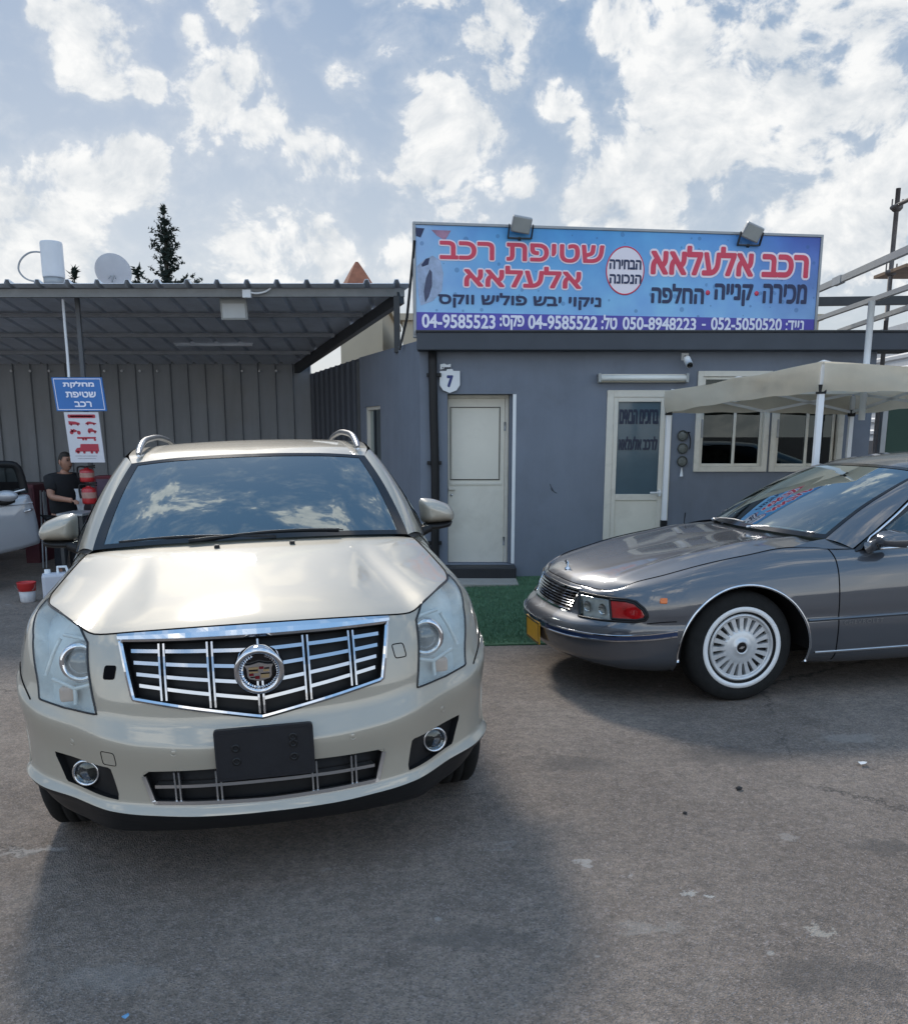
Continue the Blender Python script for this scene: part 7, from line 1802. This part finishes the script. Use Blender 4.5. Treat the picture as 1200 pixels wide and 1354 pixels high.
# scaffold tower and slanting roof trusses
M_SCAF = pbr('scaffold_steel', (.13, .115, .11), rough=.6, metal=.3, var=.3, vscale=8); M_CHORD = pbr('galvanised_chord', (.30, .30, .295), rough=.45, metal=.3, var=.1)
YS = 14.5
o = empty('scaffold', label='scaffold standard with ledgers and a timber deck beyond the office', cat='scaffold')
def vtube(px, y0, y1, Y, r, name, mat, par):
    a = at(px, y1, Y); b = at(px, y0, Y); mb = MB(); mb.tube([(a.x, Y, a.z), (a.x, Y, b.z)], r, 10); return mb.build(name, mat, par), a.x, a.z, b.z
st, sx, s0, s1 = vtube(1171, 249, 424, YS, .035, 'standard', M_SCAF, o)
mb = MB(); mb.tube([(sx, YS, -.1), (sx, YS, s0+.02)], .034, 10); mb.build('standard_foot', M_SCAF, o)
for px, py in ((1177, 275), (1167, 360)):
    c = at(px, py, YS); mb = MB(); mb.lathe([(.045, -.05), (.06, -.04), (.085, -.01), (.085, .01), (.06, .03), (.04, .04)], 16, M=Matrix.Translation((sx, YS, c.z))); mb.box((sx-.085, YS-.02, c.z), (sx-.07, YS+.0, c.z+.12)); mb.box((sx+.07, YS-.02, c.z), (sx+.085, YS+.0, c.z+.12)); mb.build('coupler', M_SCAF, o)
for a_, b_, Yb in (((1178, 275), (1215, 257), 13.6),):
    mb = MB(); mb.tube([at(*a_, YS), at(*b_, Yb)], .03, 8); mb.build('ledger', M_SCAF, o)
mb = MB(); a_, b_ = at(1174, 357, YS), at(1216, 345, YS-.4); mb.box((a_.x, YS-.55, a_.z-.05), (a_.x+2.2, YS+.5, a_.z), .004); mb.build('deck', pbr('plank_wood', (.20, .13, .085), rough=.8, var=.25, vscale=5), o)
def member(name, label, cat, a, Ya, b, Yb, w, h, mat, group=None):
    p, q = at(*a, Ya), at(*b, Yb); e = empty(name, p, 0, label, cat, group); mb = MB(); mb.bar((0, 0, 0), q-p, w, h); mb.build('bar', mat, e); return e, p, q
e, p, q = member('roof_truss_chord', 'highest of the slanting pale steel members right of the signboard', 'steel beam', (1072, 387), 13.2, (1214, 324), 9.4, .05, .075, M_CHORD, 'slanting steel members beyond the office')
mb = MB(); t0, t1 = (q-p)*.28, (q-p)*.37; mb.bar(t0, t1, .065, .095); mb.build('splice_plate', M_GREY, e)
member('roof_truss_chord', 'middle slanting pale steel member right of the signboard', 'steel beam', (1066, 427), 13.2, (1214, 375), 9.4, .05, .05, M_CHORD, 'slanting steel members beyond the office')
member('roof_truss_chord', 'lowest slanting pale steel member right of the signboard', 'steel beam', (1108, 438), 13.4, (1214, 402), 9.6, .05, .05, M_CHORD, 'slanting steel members beyond the office')
member('steel_beam', 'dark level steel beam behind the right end of the signboard', 'steel beam', (1070, 399), 12.8, (1216, 397), 12.8, .08, .11, M_DKMETAL)
mb = MB(); p = at(1145, 478, 9.9); q = at(1147, 398, 9.9); mb.tube([(p.x, 9.9, p.z-.6), (p.x, 9.9, q.z)], .034, 12); tag(mb.build('white_pole', M_WHITE, None), 'upright white pole rising behind the canopy in front of the dark fascia', 'pole')
# houses beyond
M_STONE = pbr('beige_stone', (.42, .36, .27), rough=.9, var=.06, vscale=.6, dirt=(.33, .28, .21), dirt_amt=.4, dirt_scale=.3)
def far_house(x0, x1, ytop, Y, label, deep=6, extra=None):
    a, b = at(x0, ytop, Y), at(x1, ytop, Y); o = empty('house', (a.x, Y, 0), 0, label, 'house', 'beige houses behind the shelter')
    w_ = b.x-a.x; mb = MB(); mb.box((0, 0, -1), (w_, deep, a.z)); mb.build('walls', M_STONE, o); mb = MB(); mb.box((-.08, -.08, a.z), (w_+.08, deep+.08, a.z+.14), .01); mb.build('parapet', M_STONE, o)
    return o, w_, a.z
far_house(449, 505, 398, 21, 'beige flat-roofed house seen in the gap beneath the shelter roof')
far_house(532, 556, 424, 20, 'narrow beige house showing behind the left end of the signboard')
o, w_, zt2 = far_house(1052, 1082, 424, 22, 'beige house with two thin aerials past the right end of the signboard')
for x in (w_-.28, w_-.12): mb = MB(); mb.tube([(x, .3, zt2), (x, .3, zt2+.30)], .012, 6); mb.build('aerial', M_GREY, o)
c = at(472, 378, 26); o = empty('tiled_tower', (c.x, 26, 0), R(20), 'small pointed red tiled roof peeping over the shelter roof', 'house')
tip = at(473, 344, 26).z; mb = MB(); hw = .36; mb.box((-hw, -hw, -1), (hw, hw, c.z-.1)); mb.build('walls', M_STONE, o)
mb = MB(); lv = 9
pv = [(sx*hw*1.12*(1-t)**.9, sy*hw*1.12*(1-t)**.9, c.z-.1+(tip-c.z+.1)*t) for t in np.linspace(0, .94, lv) for sx, sy in ((-1,-1),(1,-1),(1,1),(-1,1))]
mb.add(pv, [(4*i+k, 4*i+(k+1) % 4, 4*i+4+(k+1) % 4, 4*i+4+k) for i in range(lv-1) for k in range(4)] + [(4*lv-4, 4*lv-3, 4*lv-2, 4*lv-1)]); mb.build('roof', pbr('terracotta', (.30, .12, .07), rough=.85, var=.3, vscale=6), o)

# ================================================================ the conifer behind the shelter, and two tips beside it
M_NEEDLE = pbr('dark_needles', (.022, .032, .026), rough=.85, var=.5, vscale=2, spec=.2); M_BARK = pbr('bark', (.05, .04, .032), rough=.9, var=.3)
def conifer(px, ytip, ybase, Y, label, seed, wide=1.0, tiers=20):
    rg = random.Random(seed); c = at(px, ybase, Y); tip = at(px-2, ytip, Y); o = empty('conifer', (c.x, Y, gz(0)), 0, label, 'tree')
    Ht = tip.z - gz(0); zb0 = c.z - gz(0) - 1.6
    mb = MB(); mb.tube([(0, 0, -.2), (.02, 0, Ht*.5), (tip.x-c.x, 0, Ht)], [.16*wide+.03, .10*wide+.02, .015], 8); mb.build('trunk', M_BARK, o)
    v = []; f = []
    def spray(p, d, L_):
        d = d.normalized(); n_ = max(12, int(L_*85)); 
        for k in range(n_):
            t = rg.random(); q = p + d*L_*t + Vector((rg.gauss(0, .03), rg.gauss(0, .03), rg.gauss(0, .03)+.12*L_*t*t)); s_ = rg.uniform(.06, .13)*(1.15-.5*t)
            a = Vector((rg.gauss(0, 1), rg.gauss(0, 1), rg.gauss(0, .7)+.5)).normalized(); b_ = a.cross(Vector((rg.gauss(0, 1), rg.gauss(0, 1), rg.gauss(0, 1)))).normalized()
            m = len(v); v.extend([q - b_*s_*.35, q + b_*s_*.35, q + a*s_*1.5]); f.append((m, m+1, m+2))
    for i in range(tiers):
        t = i/(tiers-1); z_ = zb0 + (Ht-zb0)*(t**.9); nb = rg.randint(4, 5); Lm = wide*(1.15*(1-t)**.85 + .10)
        for k in range(nb):
            an = k*6.283/nb + rg.uniform(-.5, .5); L_ = Lm*rg.uniform(.6, 1.1); up = rg.uniform(.0, .3) + .5*t
            spray(Vector(((tip.x-c.x)*z_/Ht, 0, z_+rg.uniform(-.08, .08))), Vector((math.cos(an), math.sin(an), up)), L_)
    obj('crown', v, f, M_NEEDLE, o)
conifer(219, 280, 376, 25, 'tall dark conifer rising behind the shelter roof', 5, 1.0, 13)
conifer(184, 362, 392, 22, 'small dark conifer tip left of the tall conifer', 9, .26, 7)
conifer(100, 363, 392, 22, 'small dark conifer tip beside the white drum', 12, .2, 7)

# ================================================================ litter on the asphalt
def scrap(name, px, py, pts, mat, label, cat):
    p = on_plane(px, py, (-.85, 0, 0), (-.03, 0, 1)); o = empty(name, (p.x, p.y, gz(p.x)+.004), .4, label, cat)
    mb = MB(); n = len(pts); mb.add([(x, y, .004+.012*abs(math.sin(5*x*20+y*40))) for x, y in pts] + [(0, 0, .016)], [(i, (i+1) % n, n) for i in range(n)]); mb.build('scrap', mat, o)
scrap('paper_scrap', 1139, 1012, [(-.022,-.012),(.0,-.018),(.024,-.008),(.020,.012),(.0,.016),(-.018,.012)], pbr('paper', (.66, .65, .64), rough=.8, var=.05), 'small crumpled white paper scrap on the asphalt at the right', 'litter')
scrap('blue_wrapper', 166, 1350, [(-.010,-.006),(.0,-.008),(.012,-.004),(.010,.007),(-.008,.007)], pbr('blue_wrapper', (.12, .30, .52), rough=.5, var=.1), 'tiny light blue wrapper on the asphalt at the bottom edge', 'litter')
mb = MB()
def pebble(px, py, r, label):
    p = on_plane(px, py, (-.85, 0, 0), (-.03, 0, 1)); rg = random.Random(px); mb = MB(); n = 8; v = []
    for i in range(6):
        t = math.pi*i/5
        for k in range(n): q = 2*math.pi*k/n; j = rg.uniform(.75, 1.15); v.append((r*j*math.sin(t)*math.cos(q), r*j*math.sin(t)*math.sin(q), r*.6*(math.cos(t)+.8)))
    mb.add(v, [(i*n+k, i*n+(k+1) % n, (i+1)*n+(k+1) % n, (i+1)*n+k) for i in range(5) for k in range(n)], True); o = mb.build('pebble', pbr('dark_pebble', (.03, .028, .028), rough=.9, var=.3), None); o.location = (p.x, p.y, gz(p.x)); tag(o, label, 'pebble')
pebble(976, 1044, .016, 'dark pebble on the open asphalt right of the SUV')
pebble(905, 1076, .010, 'tiny dark pebble left of the larger pebble on the asphalt')
